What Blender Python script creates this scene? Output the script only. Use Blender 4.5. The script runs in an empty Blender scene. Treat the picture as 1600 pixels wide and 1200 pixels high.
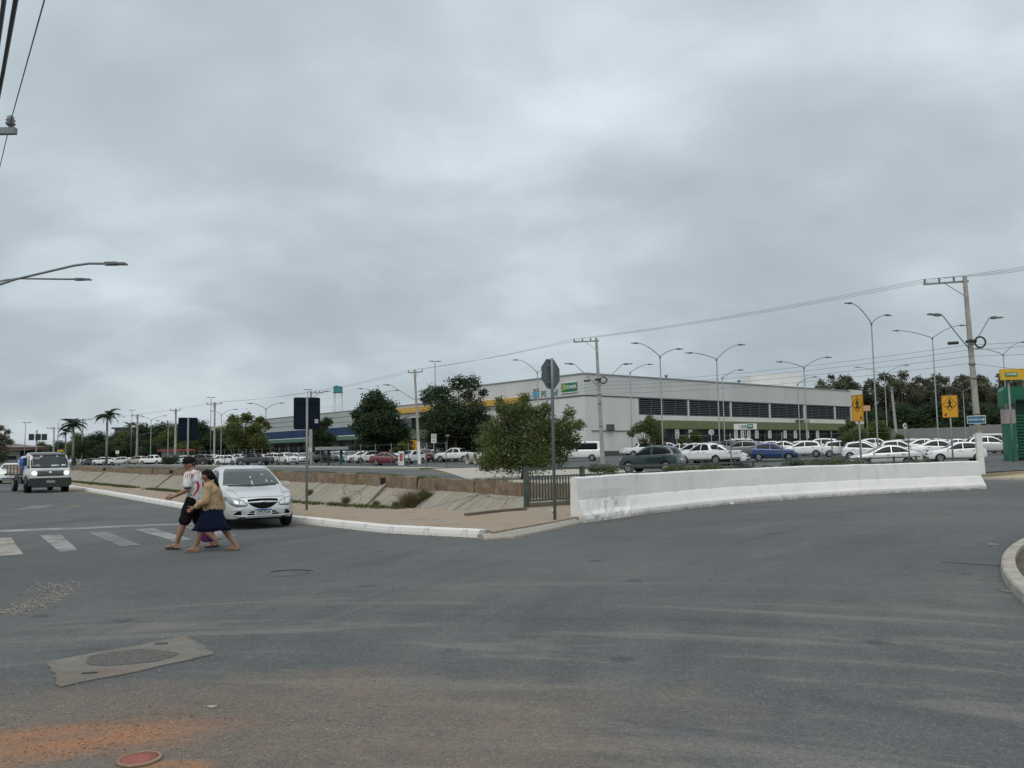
import bpy, bmesh, math, random
import numpy as np
from mathutils import Vector, Matrix
from mathutils.bvhtree import BVHTree
from mathutils import noise as mnoise
R = math.radians
random.seed(7)
sc = bpy.context.scene
col = sc.collection

# ------------------------------------------------------------------ camera
FPX, CX, CY, EYE, PITCH, ROLL = 1300.0, 800.0, 600.0, 1.65, math.atan(110/1300.0), 0.0168
_F = Vector((0, math.cos(PITCH), math.sin(PITCH)))
_U0 = Vector((0, -math.sin(PITCH), math.cos(PITCH)))
_R0 = Vector((1, 0, 0))
_R = _R0*math.cos(ROLL) - _U0*math.sin(ROLL)
_U = _R0*math.sin(ROLL) + _U0*math.cos(ROLL)
cam_d = bpy.data.cameras.new('camera')
cam_d.sensor_width = 36.0
cam_d.lens = FPX/1600.0*36.0
cam_d.clip_start = 0.1
cam_d.clip_end = 6000
cam = bpy.data.objects.new('camera', cam_d)
m3 = Matrix((_R, _U, -_F)).transposed()
cam.matrix_world = Matrix.Translation((0, 0, EYE)) @ m3.to_4x4()
col.objects.link(cam)
sc.camera = cam

# ------------------------------------------------------------------ world, sun, exposure
SUN_EL, SUN_AZ = R(58), R(200)
world = bpy.data.worlds.new('World')
sc.world = world
world.use_nodes = True
wn, wl = world.node_tree.nodes, world.node_tree.links
wn.clear()
def N(nodes, t, **kw):
    n = nodes.new(t)
    for k, v in kw.items():
        setattr(n, k, v)
    return n
def wmath(op, a, b=None, c=None):
    n = N(wn, 'ShaderNodeMath', operation=op)
    for i, v in enumerate((a, b, c)):
        if v is None: continue
        if isinstance(v, (int, float)): n.inputs[i].default_value = v
        else: wl.new(v, n.inputs[i])
    return n.outputs[0]
sky = N(wn, 'ShaderNodeTexSky', sky_type='NISHITA')
sky.sun_disc = False
sky.sun_elevation = SUN_EL
sky.sun_rotation = SUN_AZ
tc = N(wn, 'ShaderNodeTexCoord')
sep = N(wn, 'ShaderNodeSeparateXYZ')
wl.new(tc.outputs['Generated'], sep.inputs[0])
zc = wmath('MAXIMUM', sep.outputs[2], 0.0)
den = wmath('ADD', zc, 0.42)
ux = wmath('DIVIDE', sep.outputs[0], den)
uy = wmath('DIVIDE', sep.outputs[1], den)
cmb = N(wn, 'ShaderNodeCombineXYZ')
wl.new(ux, cmb.inputs[0]); wl.new(uy, cmb.inputs[1])
def wnoise(scale, detail, rough, offs, dist=0.0):
    mp = N(wn, 'ShaderNodeMapping')
    mp.inputs['Location'].default_value = offs
    mp.inputs['Scale'].default_value = (1, 1.25, 1)
    wl.new(cmb.outputs[0], mp.inputs[0])
    n = N(wn, 'ShaderNodeTexNoise')
    n.inputs['Scale'].default_value = scale
    n.inputs['Detail'].default_value = detail
    n.inputs['Roughness'].default_value = rough
    n.inputs['Distortion'].default_value = dist
    wl.new(mp.outputs[0], n.inputs['Vector'])
    return n.outputs[0]
nA = wnoise(1.5, 3.0, 0.45, (3.1, 0.4, 0), 0.3)
nB = wnoise(4.2, 5.0, 0.5, (1.7, 5.2, 0), 0.4)
nC = wnoise(10.0, 4.0, 0.5, (6.3, 2.0, 0), 0.2)
cl = wmath('ADD', wmath('MULTIPLY', nA, 0.60), wmath('ADD', wmath('MULTIPLY', nB, 0.30), wmath('MULTIPLY', nC, 0.10)))
ramp = N(wn, 'ShaderNodeValToRGB')
ramp.color_ramp.interpolation = 'B_SPLINE'
el = ramp.color_ramp.elements
el[0].position, el[0].color = 0.32, (0.360, 0.422, 0.462, 1)
el[1].position, el[1].color = 0.68, (0.670, 0.742, 0.792, 1)
e = el.new(0.46); e.color = (0.432, 0.498, 0.542, 1)
e = el.new(0.55); e.color = (0.508, 0.578, 0.624, 1)
wl.new(cl, ramp.inputs[0])
grad = wmath('ADD', wmath('MULTIPLY', zc, 0.50), 0.90)
vm = N(wn, 'ShaderNodeVectorMath', operation='SCALE')
wl.new(ramp.outputs[0], vm.inputs[0]); wl.new(grad, vm.inputs['Scale'])
bg1 = N(wn, 'ShaderNodeBackground'); bg1.inputs[1].default_value = 0.06
wl.new(sky.outputs[0], bg1.inputs[0])
bg2 = N(wn, 'ShaderNodeBackground'); bg2.inputs[1].default_value = 1.0
wl.new(vm.outputs[0], bg2.inputs[0])
mixs = N(wn, 'ShaderNodeMixShader'); mixs.inputs[0].default_value = 0.93
wl.new(bg1.outputs[0], mixs.inputs[1]); wl.new(bg2.outputs[0], mixs.inputs[2])
wo = N(wn, 'ShaderNodeOutputWorld')
wl.new(mixs.outputs[0], wo.inputs[0])

sd = bpy.data.lights.new('sun', 'SUN')
sd.energy = 1.5
sd.angle = R(50)
sd.color = (1.0, 0.94, 0.86)
sun = bpy.data.objects.new('sun', sd)
sun.rotation_euler = (math.pi/2 - SUN_EL, 0, -SUN_AZ + math.pi)
sun.rotation_euler = Vector((math.sin(SUN_AZ)*math.cos(SUN_EL), math.cos(SUN_AZ)*math.cos(SUN_EL), math.sin(SUN_EL))).to_track_quat('Z', 'Y').to_euler()
col.objects.link(sun)
vs = sc.view_settings
vs.view_transform = 'Standard'
vs.look = 'None'
vs.exposure = 0.17
vs.gamma = 1.0
vs.use_curve_mapping = False
sc.cycles.use_denoising = True
sc.cycles.max_bounces = 6
sc.cycles.diffuse_bounces = 3
sc.cycles.transparent_max_bounces = 12

# ------------------------------------------------------------------ placing helpers
def ray(px, py):
    return (_F + _R*((px-CX)/FPX) + _U*((CY-py)/FPX))
def horizon(px): return 710.0 - ROLL*(px-CX)
def at_z(px, py, z=0.0):
    d = ray(px, py); k = (z-EYE)/d.z
    return Vector((d.x*k, d.y*k, z))
def at_D(px, py, D):
    d = ray(px, py); k = D/d.y
    return Vector((d.x*k, D, EYE+d.z*k))
def XY(px, D):
    d = ray(px, horizon(px))
    return d.x/d.y*D, D
# street frame: s runs along the canal (away, to the left), t across it
UA = R(36.5)
U2 = Vector((-math.sin(UA), math.cos(UA))); N2 = Vector((math.cos(UA), math.sin(UA)))
def ST(s, t): 
    v = U2*s + N2*t
    return v.x, v.y
def toST(x, y):
    return x*U2.x+y*U2.y, x*N2.x+y*N2.y
def zr(s):
    return float(np.interp(s, [20.6, 27, 50, 80, 150, 260], [0.0, 0.14, 0.5, 0.6, 0.8, 1.0]))
T_NEAR, T_FAR, S_HEAD, S_END = 11.2, 24.5, 19.3, 185.0
def gz(x, y):
    s, t = toST(x, y)
    if t < T_NEAR: return 0.0
    if t < T_FAR: return float(np.interp(t, [T_NEAR, T_FAR], [0.0, zr(s)]))
    return zr(s) + 0.0165*min(max(t-43, 0), 36)
def P(px, D, dz=0.0):
    x, y = XY(px, D)
    return Vector((x, y, gz(x, y)+dz))

# ------------------------------------------------------------------ object helpers
def tag(o, label=None, cat=None, group=None, kind=None):
    if label: o['label'] = label
    if cat: o['category'] = cat
    if group: o['group'] = group
    if kind: o['kind'] = kind
    return o
def thing(name, label, cat, loc=(0, 0, 0), rz=0.0, group=None):
    o = bpy.data.objects.new(name, None)
    o.empty_display_size = 0.2
    col.objects.link(o)
    o.location = loc
    o.rotation_euler = (0, 0, rz)
    return tag(o, label, cat, group)
def mesh_obj(name, me, mats, parent=None, loc=None, rot=None):
    o = bpy.data.objects.new(name, me)
    col.objects.link(o)
    if mats is not None and len(me.materials) == 0:
        for m in (mats if isinstance(mats, (list, tuple)) else [mats]):
            me.materials.append(m)
    if parent is not None: o.parent = parent
    if loc is not None: o.location = loc
    if rot is not None: o.rotation_euler = rot
    return o
def copy_tree(o, parent=None):
    c = o.copy(); col.objects.link(c); c.parent = parent
    for ch in list(o.children): copy_tree(ch, c)
    return c
class MB:
    def __init__(self):
        self.v = []; self.f = []; self.mi = []; self.sm = []
    def add(self, vs, fs, mi=0, smooth=False):
        b = len(self.v)
        self.v.extend([tuple(p) for p in vs])
        for f in fs:
            self.f.append([b+i for i in f]); self.mi.append(mi); self.sm.append(smooth)
        return self
    def box(self, c, size, rz=0.0, mi=0, rot=None):
        hx, hy, hz = size[0]/2, size[1]/2, size[2]/2
        pts = [Vector((sx*hx, sy*hy, sz*hz)) for sz in (-1, 1) for sy in (-1, 1) for sx in (-1, 1)]
        M = rot if rot is not None else Matrix.Rotation(rz, 3, 'Z')
        c = Vector(c)
        pts = [M @ p + c for p in pts]
        return self.add(pts, [(0, 2, 3, 1), (4, 5, 7, 6), (0, 1, 5, 4), (2, 6, 7, 3), (0, 4, 6, 2), (1, 3, 7, 5)], mi)
    def bar(self, p0, p1, w, h, mi=0):
        p0, p1 = Vector(p0), Vector(p1)
        d = p1-p0
        q = d.to_track_quat('X', 'Z').to_matrix()
        return self.box((p0+p1)/2, (d.length, w, h), rot=q, mi=mi)
    def tube(self, pts, radii, n=8, mi=0, cap=True, smooth=True):
        pts = [Vector(p) for p in pts]
        if isinstance(radii, (int, float)): radii = [radii]*len(pts)
        vs, fs = [], []
        up = None
        for i, p in enumerate(pts):
            d = (pts[min(i+1, len(pts)-1)]-pts[max(i-1, 0)]).normalized()
            if up is None:
                up = Vector((0, 0, 1)) if abs(d.z) < .9 else Vector((1, 0, 0))
            a = d.cross(up).normalized(); b = a.cross(d).normalized(); up = b
            for k in range(n):
                t = 2*math.pi*k/n
                vs.append(p + a*(radii[i]*math.cos(t)) + b*(radii[i]*math.sin(t)))
        for i in range(len(pts)-1):
            for k in range(n):
                k2 = (k+1) % n
                fs.append((i*n+k, i*n+k2, (i+1)*n+k2, (i+1)*n+k))
        self.add(vs, fs, mi, smooth)
        if cap:
            b = len(self.v)-len(vs)
            self.f.append([b+k for k in range(n)][::-1]); self.mi.append(mi); self.sm.append(False)
            e = b+(len(pts)-1)*n
            self.f.append([e+k for k in range(n)]); self.mi.append(mi); self.sm.append(False)
        return self
    def disc_lathe(self, c, axis, prof, n=24, mi=0, smooth=True):
        # prof: list of (radius, offset along axis)
        axis = Vector(axis).normalized(); c = Vector(c)
        up = Vector((0, 0, 1)) if abs(axis.z) < .9 else Vector((1, 0, 0))
        a = axis.cross(up).normalized(); b = axis.cross(a).normalized()
        vs, fs = [], []
        for r, o in prof:
            for k in range(n):
                t = 2*math.pi*k/n
                vs.append(c + axis*o + a*(r*math.cos(t)) + b*(r*math.sin(t)))
        for i in range(len(prof)-1):
            for k in range(n):
                k2 = (k+1) % n
                fs.append((i*n+k, i*n+k2, (i+1)*n+k2, (i+1)*n+k))
        fs.append(tuple(range(n))[::-1]); fs.append(tuple((len(prof)-1)*n+k for k in range(n)))
        return self.add(vs, fs, mi, smooth)
    def prism(self, poly, z0, z1, mi=0):
        n = len(poly)
        vs = [(p[0], p[1], z0) for p in poly]+[(p[0], p[1], z1) for p in poly]
        fs = [tuple(range(n))[::-1], tuple(range(n, 2*n))]
        fs += [(i, (i+1) % n, n+(i+1) % n, n+i) for i in range(n)]
        return self.add(vs, fs, mi)
    def mesh(self, name):
        me = bpy.data.meshes.new(name)
        me.from_pydata(self.v, [], self.f)
        me.update()
        me.polygons.foreach_set('material_index', self.mi)
        me.polygons.foreach_set('use_smooth', self.sm)
        return me
    def build(self, name, mats, parent=None, loc=None, rot=None, bevel=0.0, fixn=True):
        me = self.mesh(name)
        if fixn:
            bm = bmesh.new(); bm.from_mesh(me)
            if bevel > 0:
                bmesh.ops.remove_doubles(bm, verts=bm.verts, dist=1e-5)
                bmesh.ops.bevel(bm, geom=[e for e in bm.edges if len(e.link_faces) == 2 and e.calc_face_angle(0) > .5], offset=bevel, segments=2, affect='EDGES', clamp_overlap=True)
            bmesh.ops.recalc_face_normals(bm, faces=bm.faces)
            bm.to_mesh(me); bm.free()
        return mesh_obj(name, me, mats, parent, loc, rot)
_TMP = bpy.data.scenes.new('tmp_eval')
def evaluated_mesh(o, name, others=()):
    # evaluate modifiers in a scratch scene so that the big scene is not re-evaluated each time
    obs = [o, *others]
    for q in obs: col.objects.unlink(q); _TMP.collection.objects.link(q)
    vl = _TMP.view_layers[0]; vl.update()
    me = bpy.data.meshes.new_from_object(o.evaluated_get(vl.depsgraph))
    me.name = name
    for q in obs: _TMP.collection.objects.unlink(q)
    return me

# ------------------------------------------------------------------ materials
MATS = {}
def mat(name, base=(.5, .5, .5), rough=.6, metal=0.0, var=0.0, vscale=4.0, spec=.5, bump=0.0, bscale=30.0, coat=0.0, emit=None, estr=0.0, dirt=None, dscale=1.0, damt=0.0, coords='Object', dthr=(.45, .7), vstretch=None):
    if name in MATS: return MATS[name]
    m = bpy.data.materials.new(name); m.use_nodes = True
    nt = m.node_tree; b = nt.nodes['Principled BSDF']
    b.inputs['Base Color'].default_value = (*base, 1)
    b.inputs['Roughness'].default_value = rough
    b.inputs['Metallic'].default_value = metal
    b.inputs['Specular IOR Level'].default_value = spec
    if coat: b.inputs['Coat Weight'].default_value = coat; b.inputs['Coat Roughness'].default_value = 0.06
    if emit: b.inputs['Emission Color'].default_value = (*emit, 1); b.inputs['Emission Strength'].default_value = estr
    cur = None
    if var > 0 or bump > 0 or damt > 0:
        t = N(nt.nodes, 'ShaderNodeTexCoord')
        src = t.outputs[coords]
        if vstretch:
            mp = N(nt.nodes, 'ShaderNodeMapping'); mp.inputs['Scale'].default_value = vstretch
            nt.links.new(src, mp.inputs[0]); src = mp.outputs[0]
    if var > 0:
        n = N(nt.nodes, 'ShaderNodeTexNoise'); n.inputs['Scale'].default_value = vscale; n.inputs['Detail'].default_value = 6; n.inputs['Roughness'].default_value = .6
        nt.links.new(src, n.inputs['Vector'])
        mr = N(nt.nodes, 'ShaderNodeMapRange'); mr.inputs[1].default_value = .3; mr.inputs[2].default_value = .7; mr.inputs[3].default_value = 1-var; mr.inputs[4].default_value = 1+var
        nt.links.new(n.outputs[0], mr.inputs[0])
        s = N(nt.nodes, 'ShaderNodeVectorMath', operation='SCALE'); s.inputs[0].default_value = base
        nt.links.new(mr.outputs[0], s.inputs['Scale'])
        cur = s.outputs[0]
    if damt > 0:
        n2 = N(nt.nodes, 'ShaderNodeTexNoise'); n2.inputs['Scale'].default_value = dscale; n2.inputs['Detail'].default_value = 8; n2.inputs['Roughness'].default_value = .65
        nt.links.new(src, n2.inputs['Vector'])
        mr2 = N(nt.nodes, 'ShaderNodeMapRange'); mr2.inputs[1].default_value = dthr[0]; mr2.inputs[2].default_value = dthr[1]; mr2.inputs[3].default_value = 0; mr2.inputs[4].default_value = damt
        nt.links.new(n2.outputs[0], mr2.inputs[0])
        mx = N(nt.nodes, 'ShaderNodeMix', data_type='RGBA')
        nt.links.new(mr2.outputs[0], mx.inputs[0])
        if cur: nt.links.new(cur, mx.inputs[6])
        else: mx.inputs[6].default_value = (*base, 1)
        mx.inputs[7].default_value = (*dirt, 1)
        cur = mx.outputs[2]
    if cur: nt.links.new(cur, b.inputs['Base Color'])
    if bump > 0:
        n3 = N(nt.nodes, 'ShaderNodeTexNoise'); n3.inputs['Scale'].default_value = bscale; n3.inputs['Detail'].default_value = 5
        nt.links.new(src, n3.inputs['Vector'])
        bp = N(nt.nodes, 'ShaderNodeBump'); bp.inputs['Strength'].default_value = bump; bp.inputs['Distance'].default_value = .02
        nt.links.new(n3.outputs[0], bp.inputs['Height']); nt.links.new(bp.outputs[0], b.inputs['Normal'])
    MATS[name] = m
    return m
def leafmat(name, base, var=.45, vs=.9, trans=.45):
    m = bpy.data.materials.new(name); m.use_nodes = True
    nt = m.node_tree; b = nt.nodes['Principled BSDF']
    b.inputs['Roughness'].default_value = .55
    b.inputs['Specular IOR Level'].default_value = .3
    t = N(nt.nodes, 'ShaderNodeTexCoord')
    n = N(nt.nodes, 'ShaderNodeTexNoise'); n.inputs['Scale'].default_value = vs; n.inputs['Detail'].default_value = 7; n.inputs['Roughness'].default_value = .75
    nt.links.new(t.outputs['Object'], n.inputs['Vector'])
    r = N(nt.nodes, 'ShaderNodeValToRGB')
    r.color_ramp.elements[0].position = .3; r.color_ramp.elements[1].position = .72
    r.color_ramp.elements[0].color = (*[c*(1-var) for c in base], 1)
    r.color_ramp.elements[1].color = (base[0]*(1+var*1.3), base[1]*(1+var), base[2]*(1+var*.5), 1)
    nt.links.new(n.outputs[0], r.inputs[0]); nt.links.new(r.outputs[0], b.inputs['Base Color'])
    tr = N(nt.nodes, 'ShaderNodeBsdfTranslucent')
    nt.links.new(r.outputs[0], tr.inputs[0])
    mx = N(nt.nodes, 'ShaderNodeMixShader'); mx.inputs[0].default_value = trans
    nt.links.new(b.outputs[0], mx.inputs[1]); nt.links.new(tr.outputs[0], mx.inputs[2])
    nt.links.new(mx.outputs[0], nt.nodes['Material Output'].inputs[0])
    MATS[name] = m
    return m
M_CONC = mat('concrete', (.36, .35, .32), .9, var=.18, vscale=1.2, bump=.4, dirt=(.20, .18, .15), dscale=.8, damt=.6)
M_STEEL = mat('galvanised_steel', (.20, .22, .225), .55, .3, var=.12, vscale=3)
M_GSTEEL = mat('painted_grey_steel', (.22, .24, .245), .55, .2, var=.15, vscale=5)
M_POLE = mat('concrete_pole', (.34, .325, .295), .9, var=.2, vscale=2.5, dirt=(.18, .16, .14), dscale=1.6, damt=.6, bump=.2)
M_WHITE = mat('white_paint', (.74, .74, .72), .6, var=.06, vscale=3, dirt=(.45, .43, .38), dscale=2.5, damt=.45)
M_BLACK = mat('black_plastic', (.018, .019, .02), .55, var=.2, vscale=8)
M_WIRE = mat('cable_black', (.03, .032, .035), .6)
M_LAMP = mat('lamp_housing', (.16, .17, .18), .45, .3)
M_TRUNK = mat('bark', (.13, .10, .075), .95, var=.35, vscale=6, bump=.6)
# ------------------------------------------------------------------ node-tree helper for richer surfaces
class NT:
    def __init__(self, name, rough=.85, spec=.3):
        self.m = bpy.data.materials.new(name); self.m.use_nodes = True
        self.nt = self.m.node_tree; self.b = self.nt.nodes['Principled BSDF']
        self.b.inputs['Roughness'].default_value = rough
        self.b.inputs['Specular IOR Level'].default_value = spec
        self.co = N(self.nt.nodes, 'ShaderNodeTexCoord').outputs['Object']
        sp = N(self.nt.nodes, 'ShaderNodeSeparateXYZ'); self.nt.links.new(self.co, sp.inputs[0])
        self.x, self.y, self.z = sp.outputs
        MATS[name] = self.m
    def set(self, sock, v):
        if isinstance(v, (int, float)): sock.default_value = v
        elif isinstance(v, tuple): sock.default_value = v if len(v) == len(sock.default_value) else (*v, 1)
        else: self.nt.links.new(v, sock)
    def math(self, op, a, b=None, c=None, clamp=False):
        n = N(self.nt.nodes, 'ShaderNodeMath', operation=op, use_clamp=clamp)
        for i, v in enumerate((a, b, c)):
            if v is not None: self.set(n.inputs[i], v)
        return n.outputs[0]
    def vec(self, x, y, z=0.0):
        n = N(self.nt.nodes, 'ShaderNodeCombineXYZ')
        self.set(n.inputs[0], x); self.set(n.inputs[1], y); self.set(n.inputs[2], z)
        return n.outputs[0]
    def noise(self, scale, detail=5, rough=.6, v=None, dist=0.0):
        n = N(self.nt.nodes, 'ShaderNodeTexNoise')
        n.inputs['Scale'].default_value = scale; n.inputs['Detail'].default_value = detail
        n.inputs['Roughness'].default_value = rough; n.inputs['Distortion'].default_value = dist
        self.nt.links.new(v if v is not None else self.co, n.inputs['Vector'])
        return n.outputs[0]
    def voro(self, scale, feature='F1', out=0, v=None):
        n = N(self.nt.nodes, 'ShaderNodeTexVoronoi', feature=feature)
        n.inputs['Scale'].default_value = scale
        self.nt.links.new(v if v is not None else self.co, n.inputs['Vector'])
        return n.outputs[out]
    def rng(self, v, a, b, c=0.0, d=1.0, smooth=False):
        n = N(self.nt.nodes, 'ShaderNodeMapRange')
        if smooth: n.interpolation_type = 'SMOOTHSTEP'
        self.set(n.inputs[0], v)
        for i, q in enumerate((a, b, c, d)): n.inputs[i+1].default_value = q
        return n.outputs[0]
    def mix(self, f, a, b):
        n = N(self.nt.nodes, 'ShaderNodeMix', data_type='RGBA')
        self.set(n.inputs[0], f); self.set(n.inputs[6], a); self.set(n.inputs[7], b)
        return n.outputs[2]
    def scale(self, c, f):
        n = N(self.nt.nodes, 'ShaderNodeVectorMath', operation='SCALE')
        self.set(n.inputs[0], c); self.set(n.inputs['Scale'], f)
        return n.outputs[0]
    def bump(self, h, s=.4, d=.01):
        n = N(self.nt.nodes, 'ShaderNodeBump'); n.inputs['Strength'].default_value = s; n.inputs['Distance'].default_value = d
        self.nt.links.new(h, n.inputs['Height']); self.nt.links.new(n.outputs[0], self.b.inputs['Normal'])
    def dist(self, px, py, ax=1.0, ay=1.0, ang=0.0):
        dx = self.math('SUBTRACT', self.x, px); dy = self.math('SUBTRACT', self.y, py)
        ca, sa = math.cos(ang), math.sin(ang)
        a = self.math('ADD', self.math('MULTIPLY', dx, ca/ax), self.math('MULTIPLY', dy, sa/ax))
        b = self.math('ADD', self.math('MULTIPLY', dx, -sa/ay), self.math('MULTIPLY', dy, ca/ay))
        return self.math('SQRT', self.math('ADD', self.math('MULTIPLY', a, a), self.math('MULTIPLY', b, b)))
    def polar(self, cx, cy, kr, ka):
        dx = self.math('SUBTRACT', self.x, cx); dy = self.math('SUBTRACT', self.y, cy)
        r = self.math('SQRT', self.math('ADD', self.math('MULTIPLY', dx, dx), self.math('MULTIPLY', dy, dy)))
        a = self.math('ARCTAN2', dy, dx)
        return self.vec(self.math('MULTIPLY', r, kr), self.math('MULTIPLY', a, ka), 0.0), r
    def out(self, c): 
        self.set(self.b.inputs['Base Color'], c); return self.m

def asphalt_graph(name, near=True):
    g = NT(name, .88, .25)
    big = g.noise(.12, 4, .5)
    mid = g.noise(.9, 6, .6)
    fine = g.noise(55, 3, .7)
    c = g.mix(g.rng(big, .35, .65), (.077, .082, .084), (.108, .111, .110))
    c = g.scale(c, g.rng(mid, .3, .7, .88, 1.13))
    if near:
        v1, r1 = g.polar(22.15, 2.25, 1.1, 4.0)
        st1 = g.noise(1.0, 5, .62, v1, .4)
        v2, r2 = g.polar(-1.5, -4.0, 1.7, 3.2)
        st2 = g.noise(1.0, 6, .66, v2, .7)
        c = g.mix(g.math('MULTIPLY', g.rng(st1, .54, .74), .38), c, (.165, .157, .145))
        c = g.mix(g.math('MULTIPLY', g.rng(st1, .46, .30), .45), c, (.052, .055, .057))
        zone = g.rng(g.dist(0.5, 6.5, 10, 4.5), .6, 1.25, 1.0, .12, True)
        c = g.mix(g.math('MULTIPLY', g.math('MULTIPLY', g.rng(st2, .53, .63), .55), zone), c, (.185, .172, .152))
        c = g.mix(g.math('MULTIPLY', g.math('MULTIPLY', g.rng(st2, .46, .33), .40), zone), c, (.055, .056, .056))
        # brown dust and red soil washed on to the asphalt at the lower left
        wob = g.math('MULTIPLY', g.math('SUBTRACT', g.noise(1.1, 7, .65), .5), 1.5)
        d1 = g.math('ADD', g.dist(-2.2, 5.0, 2.9, 1.35, R(6)), wob)
        dust = g.rng(d1, .75, 1.35, .8, 0, True)
        c = g.mix(g.math('MULTIPLY', dust, g.rng(g.math('ADD', g.math('MULTIPLY', g.noise(4, 7, .7), .5), g.math('MULTIPLY', g.noise(70, 3, .7), .5)), .36, .62, .30, 1)), c, (.185, .140, .105))
        d2 = g.math('MINIMUM', g.math('ADD', g.dist(-2.75, 5.05, .95, .34, R(17)), g.math('MULTIPLY', wob, .8)), g.math('ADD', g.dist(-1.86, 4.64, .22, .10, R(8)), g.math('MULTIPLY', wob, .45)))
        soil = g.rng(d2, .55, 1.35, .9, 0, True)
        vs, rs = g.polar(-6.0, 14.0, 6.0, 14.0)
        c = g.mix(g.math('MULTIPLY', soil, g.rng(g.math('ADD', g.math('MULTIPLY', g.noise(1.0, 5, .6, vs), .55), g.math('MULTIPLY', g.noise(55, 4, .75), .45)), .36, .60, .15, 1)), c, (.33, .150, .068))
        drip = g.voro(.85, 'F1', 0, g.vec(g.math('ADD', g.x, g.math('MULTIPLY', g.noise(9, 4), .12)), g.math('ADD', g.y, g.math('MULTIPLY', g.noise(8, 4), .12))))
        c = g.mix(g.rng(drip, .05, .13, .55, 0), c, (.04, .04, .041))
        # oil-dark wheel zones and a thin long crack
        dk = g.rng(g.noise(.35, 4, .55), .60, .72, 0, .35)
        c = g.mix(dk, c, (.045, .046, .048))
        crk = g.voro(.22, 'DISTANCE_TO_EDGE', 0, g.vec(g.math('ADD', g.x, g.math('MULTIPLY', mid, 1.2)), g.math('ADD', g.y, g.math('MULTIPLY', g.noise(1.7, 4), 1.0))))
        c = g.mix(g.math('MULTIPLY', g.rng(crk, .0008, .003, .5, 0), g.rng(g.noise(.22, 2), .54, .6)), c, (.04, .04, .04))
    sp = g.voro(160, 'F1', 1)
    spk = N(g.nt.nodes, 'ShaderNodeSeparateColor'); g.nt.links.new(sp, spk.inputs[0])
    c = g.scale(c, g.rng(spk.outputs[0], 0, 1, .78, 1.25))
    if near:
        sp2 = N(g.nt.nodes, 'ShaderNodeSeparateColor'); g.nt.links.new(g.voro(48, 'F1', 1), sp2.inputs[0])
        c = g.scale(c, g.rng(sp2.outputs[0], 0, 1, .88, 1.12))
        c = g.mix(g.rng(sp2.outputs[1], .94, .99, 0, .35), c, (.22, .205, .18))
    pale = g.rng(spk.outputs[1], .965, .99, 0, .55)
    c = g.mix(pale, c, (.30, .29, .27))
    g.bump(g.math('ADD', fine, g.math('MULTIPLY', g.voro(130), .8)), .55, .008)
    rr = g.rng(mid, .3, .7, .78, .95); g.set(g.b.inputs['Roughness'], rr)
    return g.out(c)
M_ASPH = asphalt_graph('asphalt', True)
M_ASPH2 = asphalt_graph('asphalt_far', False)
def soil_graph():
    g = NT('earth_and_grass', .95, .2)
    c = g.mix(g.rng(g.noise(.15, 6, .65), .42, .58), (.20, .150, .100), (.085, .105, .045))
    c = g.scale(c, g.rng(g.noise(3, 6, .7), .3, .7, .75, 1.25))
    g.bump(g.noise(12, 6), .5, .03)
    return g.out(c)
M_SOIL = soil_graph()
def walk_graph(name, a, b, d):
    g = NT(name, .93, .2)
    c = g.mix(g.rng(g.noise(.7, 7, .65), .38, .62), a, b)
    c = g.mix(g.rng(g.noise(2.3, 8, .7), .52, .72, 0, .7), c, d)
    c = g.scale(c, g.rng(g.noise(30, 4, .7), .3, .7, .86, 1.14))
    crk = g.voro(.45, 'DISTANCE_TO_EDGE', 0, g.vec(g.math('ADD', g.x, g.noise(1.5, 5)), g.math('ADD', g.y, g.noise(1.9, 5))))
    c = g.mix(g.rng(crk, .002, .008, .6, 0), c, (.09, .075, .06))
    g.bump(g.noise(25, 5), .4, .01)
    return g.out(c)
M_WALK = walk_graph('sandy_pavement', (.30, .225, .155), (.27, .235, .19), (.22, .150, .092))
M_PALE = walk_graph('pale_pavement', (.42, .40, .36), (.36, .33, .28), (.30, .24, .18))
M_TAN = walk_graph('tan_pavement', (.40, .33, .22), (.36, .29, .19), (.28, .2, .13))
def kerb_graph():
    g = NT('whitewashed_kerb', .85, .25)
    c = g.mix(g.rng(g.noise(2.2, 8, .68), .53, .66), (.64, .63, .60), (.30, .28, .25))
    vs = g.vec(g.math('MULTIPLY', g.x, 9.0), g.math('MULTIPLY', g.y, 9.0), g.math('MULTIPLY', g.z, 1.5))
    c = g.mix(g.math('MULTIPLY', g.rng(g.noise(1.0, 4, .6, vs), .54, .64), g.rng(g.noise(.5, 3), .46, .56)), c, (.15, .14, .13))
    g.bump(g.noise(18, 5), .5, .01)
    return g.out(c)
M_KERB = kerb_graph()
M_KERB2 = mat('bare_kerb_concrete', (.33, .31, .265), .92, var=.2, vscale=3, dirt=(.2, .17, .13), dscale=2.5, damt=.55, bump=.4)
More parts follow.
